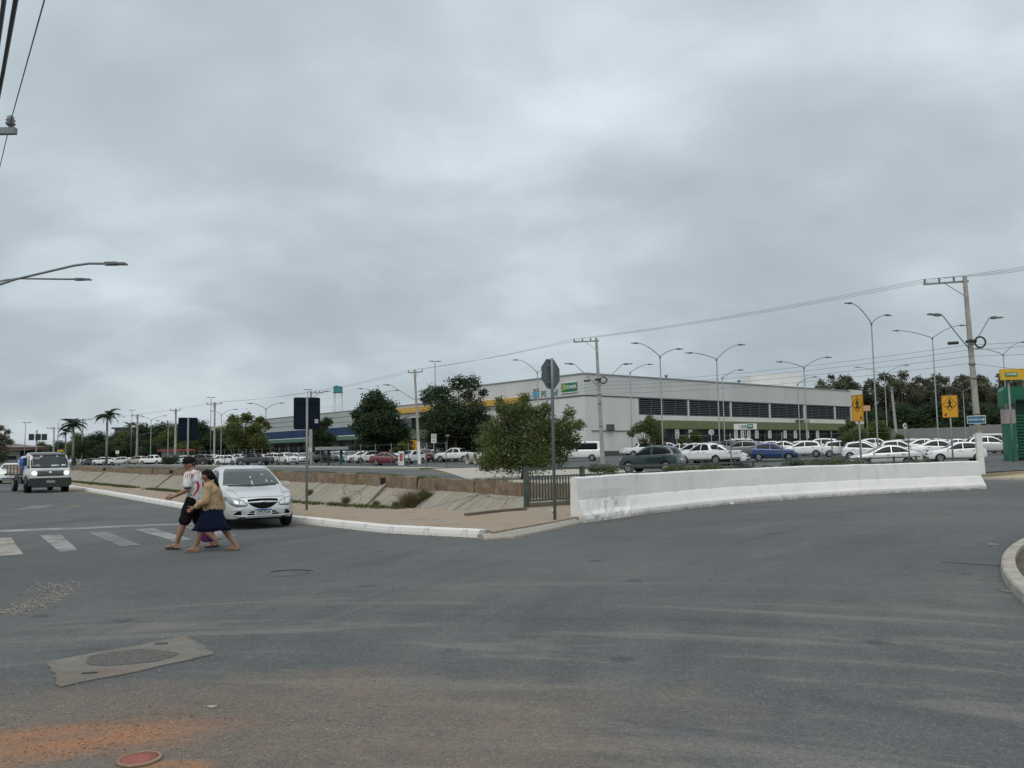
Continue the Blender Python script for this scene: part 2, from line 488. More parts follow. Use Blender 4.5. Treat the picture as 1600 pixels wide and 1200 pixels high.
def lining_graph():
    g = NT('stained_canal_concrete', .92, .2)
    # streaks run down the slope: stretch along the slope direction (across the canal)
    s = g.math('ADD', g.math('MULTIPLY', g.x, U2.x), g.math('MULTIPLY', g.y, U2.y))
    t = g.math('ADD', g.math('MULTIPLY', g.x, N2.x), g.math('MULTIPLY', g.y, N2.y))
    v = g.vec(g.math('MULTIPLY', s, 1.6), g.math('MULTIPLY', t, .22), 0.0)
    c = g.mix(g.rng(g.noise(1.0, 7, .68, v, .5), .38, .62), (.30, .275, .232), (.21, .193, .160))
    c = g.mix(g.rng(g.noise(.8, 8, .7), .5, .7, 0, .6), c, (.30, .235, .16))
    v2 = g.vec(g.math('MULTIPLY', s, 3.2), g.math('MULTIPLY', t, .4), 3.0)
    c = g.mix(g.rng(g.noise(1.0, 6, .65, v2), .60, .74, 0, .6), c, (.13, .115, .095))
    crk = g.voro(.38, 'DISTANCE_TO_EDGE', 0, g.vec(g.math('ADD', g.x, g.noise(1.2, 5)), g.math('ADD', g.y, g.noise(1.6, 5)), g.z))
    c = g.mix(g.rng(crk, .004, .016, .7, 0), c, (.07, .055, .04))
    g.bump(g.noise(9, 6), .5, .03)
    return g.out(c)
M_LINING = lining_graph()
def earthwall_graph():
    g = NT('earth_stained_wall', .95, .2)
    c = g.mix(g.rng(g.noise(1.2, 7, .7), .36, .62), (.235, .180, .125), (.165, .120, .080))
    v = g.vec(g.math('MULTIPLY', g.x, 2.5), g.math('MULTIPLY', g.y, 2.5), g.math('MULTIPLY', g.z, .6))
    c = g.mix(g.rng(g.noise(1.0, 6, .7, v), .54, .68, 0, .8), c, (.075, .052, .034))
    c = g.mix(g.rng(g.noise(2.0, 6, .7, v), .58, .70, 0, .6), c, (.34, .29, .22))
    g.bump(g.noise(8, 6, .7), .8, .06)
    return g.out(c)
M_EWALL = earthwall_graph()

# ------------------------------------------------------------------ the ground sheet (with the canal cut into it)
def canal_z(s, t):
    # profile of the cut, a little under the concrete lining
    top = zr(s)
    return float(np.interp(t, [T_NEAR+.02, 15.4, 20.3, T_FAR-.16, T_FAR-.15], [-.25, -2.95, -2.95, top-.75, top-.72]))
def make_ground():
    ss = sorted(set([-3000, -800, -200, -60, -20, 0, 10, S_HEAD, S_HEAD+.02, 20.6, 24, 27, 34, 42, 50, 60, 70, 80, 100, 125, 150, S_END-.02, S_END, 220, 260, 400, 900, 3500]))
    tt = sorted(set([-3000, -800, -200, -60, 0, T_NEAR-.02, T_NEAR+.02, 15.4, 20.3, T_FAR-.15, T_FAR, 30, 36, 43, 52, 61, 70, 79, 120, 200, 500, 3000]))
    mb = MB()
    vs = []
    for s in ss:
        for t in tt:
            x, y = ST(s, t)
            z = gz(x, y)
            if S_HEAD+.01 < s < S_END-.01 and T_NEAR < t < T_FAR-.01: z = canal_z(s, t)
            vs.append((x, y, z-.006))
    nt = len(tt)
    fs = [(i*nt+j, (i+1)*nt+j, (i+1)*nt+j+1, i*nt+j+1) for i in range(len(ss)-1) for j in range(nt-1)]
    mb.add(vs, fs)
    return tag(mb.build('ground', M_SOIL), kind='structure')
make_ground()
def sheet(name, ss, tlo, thi, nt, dz, m, kind='structure', skirt=0.0):
    mb = MB(); vs = []
    for s in ss:
        a, b = tlo(s), thi(s)
        for j in range(nt):
            t = a+(b-a)*j/(nt-1)
            x, y = ST(s, t)
            vs.append((x, y, gz(x, y)+dz))
    fs = [(i*nt+j, (i+1)*nt+j, (i+1)*nt+j+1, i*nt+j+1) for i in range(len(ss)-1) for j in range(nt-1)]
    mb.add(vs, fs)
    o = mb.build(name, m)
    return tag(o, kind=kind)
def poly_sheet(name, pts, z, m, kind='structure', cat=None, label=None, group=None):
    mb = MB(); mb.add([(p[0], p[1], z) for p in pts], [tuple(range(len(pts)))])
    me = mb.mesh(name)
    bm = bmesh.new(); bm.from_mesh(me); bmesh.ops.triangulate(bm, faces=bm.faces)
    bmesh.ops.recalc_face_normals(bm, faces=bm.faces)
    for f in bm.faces:
        if f.normal.z < 0: f.normal_flip()
    bm.to_mesh(me); bm.free()
    o = mesh_obj(name, me, m)
    return tag(o, label, cat, group, kind)
# the junction and the street on the near side of the canal
poly_sheet('road', [ST(-80, -60), ST(-80, 43), ST(20.4, 43), ST(20.4, 8.0), ST(230, 8.0), ST(230, -60)], .004, M_ASPH)
# the street beyond the canal
sr = [37, 42, 48, 54, 60, 66, 72, 80, 100, 125, 150, 190, 230, 260]
sheet('far_road', sr, lambda s: 24.9, lambda s: float(np.interp(s, [37, 61], [25.2, 35])), 4, .012, M_ASPH2)
# pale forecourt beyond the bridge and the pavement of the far street
sp_ = [20.6, 24, 27, 32, 37, 42, 50, 56, 61]
sheet('forecourt', sp_, lambda s: float(np.interp(s, [37, 61], [24.6, 36.5])), lambda s: 41.0, 5, .016, M_PALE)
sf = [61, 66, 72, 80, 100, 125, 150, 190, 230, 260]
sheet('far_pavement', sf, lambda s: 35.4, lambda s: 38.2, 3, .09, M_PALE)
# parking lot
sp2 = [-60, -20, 0, 10, 20.6, 24, 27, 34, 42, 50, 60, 70, 80, 100, 125, 150, 190, 230, 260]
sheet('parking_lot', sp2, lambda s: 38.2 if s > 61 else (41.0 if s > 20.7 else 60.0), lambda s: 140.0, 24, .02, M_ASPH2)

# ------------------------------------------------------------------ kerbs: each stone a piece
def kerb_line(name, pts, z0, z1, w, m, step=1.0, gap=.012, jit=.006, label=None, slope=.035):
    root = thing(name, None, None); tag(root, kind='structure')
    pts = [Vector((p[0], p[1])) for p in pts]
    L = [0]
    for a, b in zip(pts, pts[1:]): L.append(L[-1]+(b-a).length)
    def pos(d):
        d = min(max(d, 0), L[-1])
        for i in range(len(pts)-1):
            if d <= L[i+1]+1e-6:
                return pts[i].lerp(pts[i+1], (d-L[i])/max(L[i+1]-L[i], 1e-6))
        return pts[-1]
    d = 0; rnd = random.Random(hash(name) & 255)
    while d < L[-1]-.1:
        e = min(d+step, L[-1])
        a, b = pos(d), pos(e)
        if e-d < .2: break
        dirv = (b-a).normalized(); nv = Vector((-dirv.y, dirv.x))
        ln = (b-a).length-gap
        h = z1+rnd.uniform(-jit, jit)
        mb = MB()
        prof = [(0, z0), (slope*.3, z0+(h-z0)*.55), (slope, h-.015), (slope+.02, h), (w, h), (w, z0)]
        vs = [(-ln/2, p[0], p[1]) for p in prof]+[(ln/2, p[0], p[1]) for p in prof]
        n = len(prof)
        fs = [tuple(range(n)), tuple(range(n, 2*n))[::-1]]+[(i, n+i, n+(i+1) % n, (i+1) % n) for i in range(n)]
        mb.add(vs, fs)
        c = (a+b)/2
        mb2 = mb.build('kerb_stone', m, root, (c.x, c.y, 0), (0, 0, math.atan2(dirv.y, dirv.x)+rnd.uniform(-.004, .004)))
        d = e
    return root
KP = [(104, 762), (192, 778), (288, 796), (375, 808), (459, 817), (596, 833), (690, 838), (748, 841)]
K = [at_z(*p) for p in KP]
Kxy = [ST(200, 9.0), ST(120, 9.2)] + [(k.x, k.y) for k in K]
Kin = []
kerb_line('kerb', [(p[0], p[1]) for p in Kxy][::-1], -.05, .15, .30, M_KERB, 1.0) if False else None
# walking from far to near keeps the pavement on the left-hand side of the line
kerb_line('kerb', Kxy, -.05, .155, .28, M_KERB, 1.0)
K2 = [at_z(*p) for p in ((758, 844), (770, 844.5), (806, 840), (850, 831), (908, 817.5))]
kerb_line('corner_kerb', [(k.x, k.y) for k in K2], -.05, .10, .30, M_KERB2, .8, slope=.10)
# white stripe painted along the corner kerb top
ws = [at_z(*p) for p in ((806, 831), (850, 822.5), (898, 814))]
mb = MB()
for a, b in zip(ws, ws[1:]):
    d_ = (b-a).normalized(); n_ = Vector((-d_.y, d_.x, 0))
    a2, b2 = a+n_*.16, b+n_*.16
    mb.add([(a.x, a.y, .106), (b.x, b.y, .106), (b2.x, b2.y, .106), (a2.x, a2.y, .106)], [(0, 1, 2, 3)])
tag(mb.build('painted_edge_line', M_KERB), kind='structure')

# pavement on the near bank, continuing behind the bridge barrier
BAR = [Vector((1.72, 19.95)), Vector((4.2, 23.1)), Vector((6.9, 25.9)), Vector((11.2, 29.1)), Vector((14.9, 31.1)), Vector((18.4, 32.6))]
RAIL0, RAIL1 = Vector((.36, 23.9)), Vector((19.6, 40.3))
def off(p, q, d):
    v = (Vector(q)-Vector(p)).normalized()
    return v
walk = [ST(200, 9.25), ST(120, 9.45)]
for i, k in enumerate(K):
    walk.append((k.x+N2.x*.27, k.y+N2.y*.27))
walk += [(K2[1].x, K2[1].y+.33), (K2[3].x-.2, K2[3].y+.22), (K2[4].x-.1, K2[4].y+.15)]
walk += [(b.x-.12, b.y+.16) for b in BAR]
walk += [(RAIL1.x+.8, RAIL1.y+.3), (RAIL0.x-.15+8, RAIL0.y+.35+6.9), (RAIL0.x-.2, RAIL0.y+.3), ST(19.4, 12.45), ST(28, 11.15), ST(200, 11.25)]
mb = MB(); n = len(walk)
mb.add([(p[0], p[1], .135) for p in walk]+[(p[0], p[1], -.2) for p in walk], [tuple(range(n))]+[(i, (i+1) % n, n+(i+1) % n, n+i) for i in range(n)])
me = mb.mesh('pavement'); bm = bmesh.new(); bm.from_mesh(me)
bmesh.ops.triangulate(bm, faces=[f for f in bm.faces if len(f.verts) > 4]); bmesh.ops.recalc_face_normals(bm, faces=bm.faces)
bm.to_mesh(me); bm.free()
tag(mesh_obj('pavement', me, M_WALK), kind='structure')
# right-hand pavement past the end of the barrier
rk = [ST(19.5, 43.0), ST(8, 43.3), ST(-8, 44.2), ST(-60, 46.5)]
kerb_line('right_kerb', rk, -.05, .13, .25, M_KERB2, 1.5)
sheet('right_pavement', [-60, -30, -8, 8, 19.5], lambda s: float(np.interp(s, [-60, -8, 8, 19.5], [46.7, 44.4, 43.5, 43.2])), lambda s: 60.0, 3, .10, M_TAN)
# kerb along the far street
kerb_line('far_kerb', [ST(260, 35.0), ST(61, 35.0)], 0, .0, .4, M_KERB, 4.0) if False else None
def far_kerb():
    root = thing('far_kerb', None, None); tag(root, kind='structure')
    s = 61.0
    while s < 180:
        e = s+3
        a = ST(s, 35.2); b = ST(e, 35.2)
        za = zr((s+e)/2)
        mb = MB(); mb.box((0, 0, 0), (2.97, .4, .28))
        mb.build('kerb_stone', M_PALE, root, ((a[0]+b[0])/2, (a[1]+b[1])/2, za-.02), (0, 0, math.atan2(U2.y, U2.x)), fixn=False)
        s = e
far_kerb()

# ------------------------------------------------------------------ canal lining, slab by slab
M_ARCH0 = mat('drain_dark', (.02, .018, .016), .9)
canal = thing('canal', None, None); tag(canal, kind='structure')
rnd = random.Random(3)
def slab(name, q, th, m, parent):
    # q: four corners, extruded away from their common normal
    q = [Vector(p) for p in q]
    nrm = (q[1]-q[0]).cross(q[3]-q[0]).normalized()
    if nrm.z < 0 : nrm = -nrm
    nx, ny = 6, 5
    vs = []
    for j in range(ny+1):
        for i in range(nx+1):
            p = q[0].lerp(q[1], i/nx).lerp(q[3].lerp(q[2], i/nx), j/ny)
            nz = mnoise.noise(p*.9)*.02
            vs.append(p+nrm*nz)
    fs = [(j*(nx+1)+i, j*(nx+1)+i+1, (j+1)*(nx+1)+i+1, (j+1)*(nx+1)+i) for j in range(ny) for i in range(nx)]
    mb = MB(); mb.add(vs, fs, 0, True)
    mb.add(q+[p-nrm*th for p in q], [(0, 1, 5, 4), (1, 2, 6, 5), (2, 3, 7, 6), (3, 0, 4, 7), (4, 5, 6, 7)])
    return mb.build(name, m, parent)
s = S_HEAD+.05
while s < 175:
    wd = rnd.uniform(3.0, 5.2) if s < 90 else 8.0
    e = s+wd
    g_ = .05
    za, zb_ = zr(s)-.55+rnd.uniform(-.05, .03), zr(e)-.55+rnd.uniform(-.05, .03)
    sk = rnd.uniform(-.5, .5)
    top = T_FAR-.18
    slab('lining_slab', [(*ST(s+g_+1.2, 20.3), -2.75), (*ST(e+1.2, 20.3), -2.75), (*ST(e, top), zb_), (*ST(s+g_, top), za)], .12, M_LINING, canal)
    s = e
# retaining wall above the slabs, in uneven lengths
s = S_HEAD+.05
while s < 175:
    e = s+(rnd.uniform(2.5, 6) if s < 90 else 9)
    o_ = rnd.uniform(-.04, .05)
    mb = MB()
    za = zr(s); zb_ = zr(e)
    nseg = 8
    vs = []
    for i in range(nseg+1):
        q = s+(e-s)*i/nseg
        zt = zr(q)+.03+rnd.uniform(-.02, .04)
        for tt_, zz in ((T_FAR-.30+o_+rnd.uniform(-.03, .03), zt-.75), (T_FAR-.27+o_+rnd.uniform(-.05, .03), zt-.35), (T_FAR-.24+o_, zt), (T_FAR+.40, zt+.01)):
            vs.append((*ST(q, tt_), zz))
    fs = [(i*4+j, (i+1)*4+j, (i+1)*4+j+1, i*4+j+1) for i in range(nseg) for j in range(3)]
    mb.add(vs, fs)
    mb.build('retaining_wall_block', M_EWALL, canal)
    s = e+.03
slab('canal_bed', [(*ST(S_HEAD, 15.4), -2.80), (*ST(S_END, 15.4), -2.80), (*ST(S_END, 20.3), -2.80), (*ST(S_HEAD, 20.3), -2.80)], .1, M_LINING, canal)
slab('near_lining', [(*ST(S_HEAD, T_NEAR+.1), -.1), (*ST(S_END, T_NEAR+.1), -.1), (*ST(S_END, 15.4), -2.76), (*ST(S_HEAD, 15.4), -2.76)], .1, M_LINING, canal)
for s0 in (46, 71, 95, 131):
    zt0 = zr(s0)-.5
    mb = MB(); mb.bar((*ST(s0, T_FAR-.3), zt0-.02), (*ST(s0-1.5, 20.5), -2.60), .34, .22); mb.build('drain_rib', M_LINING, canal)
    mb = MB(); mb.box((0, 0, 0), (.45, .12, .4), UA); mb.build('drain_mouth', M_ARCH0, canal, (*ST(s0, T_FAR-.36), zr(s0)-.28))
# low broken edge beam at the bridge corner
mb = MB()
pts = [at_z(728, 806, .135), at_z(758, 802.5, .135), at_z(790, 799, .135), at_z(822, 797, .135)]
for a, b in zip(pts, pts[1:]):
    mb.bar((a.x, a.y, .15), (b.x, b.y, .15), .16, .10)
for px_ in (842, 868, 890):
    pass
mb.build('edge_beam', mat('shade_toned_beam', (.13, .11, .085), .95, var=.3, vscale=4, bump=.5), canal, bevel=.02)  # dark brown stands in for the shade along this ledge
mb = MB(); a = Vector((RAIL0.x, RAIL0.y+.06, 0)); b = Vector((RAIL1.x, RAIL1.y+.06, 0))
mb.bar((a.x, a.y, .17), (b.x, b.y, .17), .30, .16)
mb.build('railing_plinth', MATS['shade_toned_beam'], canal, bevel=.02)

# ------------------------------------------------------------------ white concrete barrier along the bridge
def barrier():
    g = NT('whitewashed_barrier', .8, .25)
    c = g.mix(g.rng(g.noise(.9, 6, .6), .35, .65), (.76, .745, .715), (.70, .69, .66))
    v = g.vec(g.math('MULTIPLY', g.x, 3.0), g.math('MULTIPLY', g.y, 3.0), g.math('MULTIPLY', g.z, .7))
    c = g.mix(g.rng(g.noise(1.0, 6, .65, v), .56, .72, 0, .35), c, (.47, .46, .43))
    low = g.rng(g.z, .03, .20, 1, 0)
    hz = g.math('MULTIPLY', g.rng(g.math('ABSOLUTE', g.math('SUBTRACT', g.z, .525)), .002, .012, .8, 0), g.rng(g.noise(.8, 4), .52, .6))
    c = g.mix(hz, c, (.24, .23, .21))
    blot = g.math('MULTIPLY', g.rng(g.noise(.55, 5, .6), .56, .66), g.rng(g.noise(11, 6, .75), .52, .66))
    c = g.mix(g.math('MULTIPLY', blot, .55), c, (.34, .33, .30))
    c = g.mix(g.math('MULTIPLY', low, g.rng(g.noise(4, 6, .7), .35, .6, .25, .95)), c, (.30, .28, .25))
    near = g.math('MULTIPLY', g.rng(g.math('ADD', g.dist(2.35, 20.75, 1, 1), g.math('MULTIPLY', g.math('SUBTRACT', g.noise(3, 5), .5), 1.1)), .45, 1.15, 1, 0), g.rng(g.z, .50, .60, 1, 0))
    crk = g.voro(1.15, 'DISTANCE_TO_EDGE', 0, g.vec(g.math('ADD', g.x, g.math('MULTIPLY', g.noise(3.5, 5), .6)), g.math('ADD', g.y, g.math('MULTIPLY', g.noise(4.2, 5), .6)), g.z))
    c = g.mix(g.math('MULTIPLY', g.rng(crk, .004, .02, .9, 0), near), c, (.20, .195, .19))
    scuff = g.rng(g.noise(6, 8, .75), .55, .66, 0, .7)
    c = g.mix(g.math('MULTIPLY', scuff, near), c, (.22, .21, .2))
    g.bump(g.noise(6, 7, .6), .35, .03)
    m = g.out(c)
    pts = []
    nseg = 26
    # Catmull-Rom through the base line
    P0 = [BAR[0]*2-BAR[1]]+BAR+[BAR[-1]*2-BAR[-2]]
    for i in range(1, len(P0)-2):
        for k in range(nseg):
            t = k/nseg
            a, b, c_, d = P0[i-1], P0[i], P0[i+1], P0[i+2]
            pts.append(.5*((2*b)+(c_-a)*t+(2*a-5*b+4*c_-d)*t*t+(3*b-a-3*c_+d)*t**3))
    pts.append(BAR[-1])
    prof = [(.02, -.05), (.02, .08), (.04, .165), (.10, .26), (.20, .47), (.235, .53), (.255, .75), (.285, 1.045), (.31, 1.075), (.40, 1.082), (.445, 1.05), (.46, .5), (.46, -.05)]
    mb = MB(); vs = []
    n = len(prof)
    for i, p in enumerate(pts):
        d = (pts[min(i+1, len(pts)-1)]-pts[max(i-1, 0)]).normalized()
        nv = Vector((-d.y, d.x))
        for o, z in prof:
            q = p+nv*o
            e = mnoise.noise(Vector((q.x*1.3, q.y*1.3, z*2)))*.012
            zz = z+(mnoise.noise(Vector((q.x*.5, q.y*.5, 7)))*.022+mnoise.noise(Vector((q.x*3.1, q.y*3.1, 3)))*.010)*(z > .9)
            # impact damage low at the near end
            dmg = max(0, 1-((i-9)/9.0)**2)*max(0, 1-abs(z-.28)/.32)
            e += dmg*(.10+.09*mnoise.noise(Vector((q.x*5, q.y*5, z*7))))
            q = q+nv*e
            vs.append((q.x, q.y, zz))
    fs = [(i*n+j, (i+1)*n+j, (i+1)*n+j+1, i*n+j+1) for i in range(len(pts)-1) for j in range(n-1)]
    mb.add(vs, fs, 0, False)
    e = (len(pts)-1)*n
    mb.add(vs[:n]+vs[e:e+n], [tuple(range(n)), tuple(range(n, 2*n))[::-1]])
    o = mb.build('concrete_barrier', m)
    tag(o, 'long whitewashed concrete barrier curving along the bridge, cracked at its near end', 'barrier')
barrier()

# ------------------------------------------------------------------ grey-green bridge railing
def railing():
    m = mat('railing_paint', (.055, .078, .070), .5, .2, var=.2, vscale=6, dirt=(.20, .17, .13), dscale=4, damt=.4)
    root = thing('bridge_railing', 'grey-green steel railing with upright bars behind the white barrier', 'railing', (RAIL0.x, RAIL0.y, .13), math.atan2(RAIL1.y-RAIL0.y, RAIL1.x-RAIL0.x))
    L = (RAIL1-RAIL0).length
    pm = MB(); pm.box((0, 0, .57), (.12, .12, 1.14)); pm = pm.mesh('post')
    pm2 = MB(); pm2.box((0, 0, .57), (.07, .07, 1.14)); pm2 = pm2.mesh('post')
    bm_ = MB(); bm_.box((0, 0, .53), (.035, .03, .68)); bm_ = bm_.mesh('bar')
    for q in (pm, pm2, bm_): q.materials.append(m)
    d = 0; i = 0
    while d < L:
        mesh_obj('post', pm if i in (0, 1) else pm2, None, root, (d, 0, 0))
        d += 2.26; i += 1
    d = .15; 
    while d < L:
        if abs((d/2.26)-round(d/2.26)) > .035:
            mesh_obj('upright_bar', bm_, None, root, (d, 0, 0))
        d += .118
    for z, h in ((1.08, .06), (.87, .045), (.185, .045)):
        b = MB(); b.box((L/2, 0, z), (L, .05, h)); b.build('rail', m, root)
railing()

# ------------------------------------------------------------------ roundabout island at the right edge
def island():
    cx, cy, r = 22.06, 2.28, 18.0
    root = thing('roundabout_kerb', None, None); tag(root, kind='structure')
    a = 100.0
    g_ = .35
    while a < 215:
        a1 = a+1.9
        mb = MB()
        pr = []
        for ang in (a+g_*.1, (a+a1)/2, a1):
            t = R(ang)
            pr.append([(cx+rr*math.cos(t), cy+rr*math.sin(t), z) for rr, z in ((r, -.02), (r-.015, .10), (r-.035, .12), (r-.18, .12), (r-.18, -.02))])
        vs = sum(pr, [])
        fs = [(i*5+j, (i+1)*5+j, (i+1)*5+(j+1) % 5, i*5+(j+1) % 5) for i in range(2) for j in range(5)]+[(0, 1, 2, 3, 4), (14, 13, 12, 11, 10)]
        mb.add(vs, fs)
        mb.build('kerb_stone', M_KERB2, root)
        a = a1
    pts = [(cx+(r-.17)*math.cos(R(t)), cy+(r-.17)*math.sin(R(t))) for t in range(0, 360, 4)]
    poly_sheet('island_soil', pts, .06, mat('island_soil', (.075, .062, .045), .95, var=.3, vscale=3, bump=.6))
island()
# ------------------------------------------------------------------ cars
def paint(name, c, metal=0.0, rough=.28):
    return mat('car_paint_'+name, c, rough, metal, coat=.8, spec=.5)
PAINT = {
    'white': paint('white', (.72, .73, .73)), 'silver': paint('silver', (.58, .59, .58), .35, .34), 'black': paint('black', (.012, .013, .015)),
    'dark grey': paint('dark_grey', (.045, .050, .053), .3), 'grey': paint('grey', (.16, .17, .175), .4), 'red': paint('red', (.28, .012, .018)),
    'blue': paint('blue', (.010, .040, .145), .3), 'navy': paint('navy', (.012, .022, .05), .2), 'petrol': paint('petrol', (.022, .040, .046), .3),
    'maroon': paint('maroon', (.13, .010, .014)), 'truck white': paint('truck_white', (.50, .51, .50)), 'beige': paint('beige', (.42, .39, .33), .3),
}
M_GLASS = mat('car_glass', (.006, .008, .009), .06, spec=.18)
M_WSCREEN = mat('windscreen_glass', (.055, .062, .064), .05, spec=.6)
M_TYRE = mat('tyre_rubber', (.016, .016, .017), .85, bump=.2, bscale=40)
M_RIM = mat('alloy_rim', (.42, .43, .44), .35, .8)
M_CHROME = mat('chrome', (.65, .66, .67), .15, 1.0)
M_HEAD = mat('headlamp_glass', (.55, .58, .60), .08, .3, coat=1.0)
M_TAIL = mat('tail_lamp', (.32, .012, .015), .12, coat=1.0)
M_PLATE = mat('number_plate', (.60, .62, .62), .5)
M_ARCH = mat('wheel_arch', (.008, .008, .009), .9, spec=.1)

CARS = {
 'sedan': dict(L=4.28, W=1.70, wb=2.53, fo=.83, wr=.305,
    top=[(0, .50), (.02, .62), (.07, .72), (.14, .785), (.4, .855), (.8, .915), (.98, .945), (1.06, .975), (1.45, 1.21), (1.82, 1.40), (2.1, 1.465), (2.5, 1.475), (2.9, 1.45), (3.15, 1.39), (3.45, 1.24), (3.72, 1.10), (3.85, 1.07), (4.12, 1.04), (4.22, .99), (4.26, .88), (4.28, .55)],
    belt=[(0, .48), (.05, .60), (.15, .69), (.5, .79), (1.0, .87), (1.6, .915), (3.2, .975), (3.8, .985), (4.15, .94), (4.25, .80), (4.28, .52)],
    wid=[(0, .50), (.03, .58), (.1, .66), (.22, .735), (.42, .80), (.8, .835), (2.1, .85), (3.4, .84), (3.9, .79), (4.15, .70), (4.28, .56)],
    bot=[(0, .27), (.08, .22), (.6, .20), (3.7, .21), (4.2, .26), (4.28, .34)], win=(1.30, 3.55, 2.42), ws=(.985, 1.395, .69, .54), rw=(1.10, 1.37, .60, .50)),
 'hatchback': dict(L=3.90, W=1.68, wb=2.47, fo=.78, wr=.30,
    top=[(0, .50), (.02, .64), (.07, .74), (.14, .80), (.4, .88), (.75, .95), (1.0, .99), (1.08, 1.02), (1.42, 1.24), (1.75, 1.42), (2.0, 1.49), (2.5, 1.51), (3.1, 1.475), (3.45, 1.41), (3.62, 1.26), (3.76, 1.05), (3.82, .95), (3.88, .80), (3.90, .55)],
    belt=[(0, .48), (.05, .62), (.15, .71), (.5, .81), (1.0, .89), (1.6, .93), (3.2, 1.0), (3.6, 1.02), (3.8, .92), (3.88, .75), (3.90, .52)],
    wid=[(0, .50), (.03, .58), (.1, .66), (.22, .735), (.42, .795), (.8, .825), (2.0, .84), (3.2, .83), (3.6, .79), (3.8, .72), (3.90, .60)],
    bot=[(0, .28), (.08, .22), (.6, .20), (3.4, .21), (3.8, .27), (3.90, .34)], win=(1.22, 3.42, 2.30), ws=(1.04, 1.41, .65, .52), rw=(1.07, 1.37, .60, .52)),
 'suv': dict(L=4.25, W=1.80, wb=2.61, fo=.83, wr=.345,
    top=[(0, .58), (.02, .76), (.06, .90), (.13, .98), (.4, 1.05), (.8, 1.10), (1.08, 1.13), (1.16, 1.16), (1.5, 1.40), (1.82, 1.57), (2.1, 1.635), (2.6, 1.65), (3.3, 1.62), (3.75, 1.55), (3.95, 1.38), (4.1, 1.15), (4.17, 1.02), (4.23, .85), (4.25, .60)],
    belt=[(0, .55), (.05, .74), (.14, .88), (.5, .97), (1.0, 1.03), (1.6, 1.06), (3.4, 1.12), (3.9, 1.13), (4.12, 1.0), (4.22, .80), (4.25, .58)],
    wid=[(0, .56), (.03, .65), (.1, .73), (.22, .80), (.42, .86), (.8, .885), (2.1, .90), (3.5, .89), (3.95, .85), (4.15, .77), (4.25, .66)],
    bot=[(0, .34), (.08, .27), (.6, .25), (3.7, .26), (4.15, .32), (4.25, .40)], win=(1.34, 3.78, 2.46), ws=(1.18, 1.55, .70, .57), rw=(1.19, 1.51, .66, .57)),
 'pickup': dict(L=5.25, W=1.84, wb=3.10, fo=.92, wr=.375,
    top=[(0, .66), (.02, .88), (.06, 1.02), (.13, 1.08), (.5, 1.14), (1.0, 1.18), (1.25, 1.20), (1.33, 1.23), (1.65, 1.48), (1.95, 1.68), (2.2, 1.76), (2.6, 1.78), (3.1, 1.75), (3.3, 1.70), (3.48, 1.40), (3.55, 1.18), (3.62, 1.17), (4.6, 1.17), (5.15, 1.17), (5.22, 1.12), (5.25, .75)],
    belt=[(0, .62), (.05, .84), (.14, .97), (.5, 1.05), (1.2, 1.10), (1.8, 1.13), (3.4, 1.15), (3.6, 1.16), (5.15, 1.16), (5.22, 1.10), (5.25, .72)],
    wid=[(0, .62), (.03, .70), (.1, .77), (.22, .83), (.42, .88), (.8, .905), (2.1, .92), (3.5, .92), (4.8, .90), (5.15, .88), (5.25, .82)],
    bot=[(0, .42), (.08, .36), (.6, .33), (3.7, .36), (5.1, .46), (5.25, .50)], win=(1.52, 3.36, 2.55), ws=(1.25, 1.66, .71, .57), rw=(1.24, 1.62, .62, .55)),
 'van': dict(tumble=.16, L=4.9, W=1.92, wb=3.0, fo=.85, wr=.33,
    top=[(0, .62), (.02, .84), (.07, .98), (.15, 1.06), (.45, 1.16), (.75, 1.24), (.85, 1.28), (1.15, 1.62), (1.45, 1.92), (1.7, 2.03), (2.2, 2.08), (3.8, 2.08), (4.6, 2.06), (4.78, 1.98), (4.84, 1.70), (4.88, 1.2), (4.9, .65)],
    belt=[(0, .58), (.05, .80), (.15, .94), (.5, 1.06), (1.0, 1.14), (2.0, 1.17), (4.3, 1.17), (4.78, 1.16), (4.86, 1.0), (4.9, .62)],
    wid=[(0, .58), (.03, .68), (.1, .77), (.22, .84), (.42, .90), (.8, .94), (2.1, .96), (4.3, .95), (4.75, .92), (4.85, .89), (4.9, .84)],
    bot=[(0, .34), (.08, .28), (.6, .26), (4.2, .28), (4.8, .33), (4.9, .40)], win=(1.05, 4.45, 2.05), ws=(1.30, 1.88, .76, .66), rw=(1.25, 1.80, .70, .66)),
}
def sm(x, pts):
    return float(np.interp(x, [p[0] for p in pts], [p[1] for p in pts]))
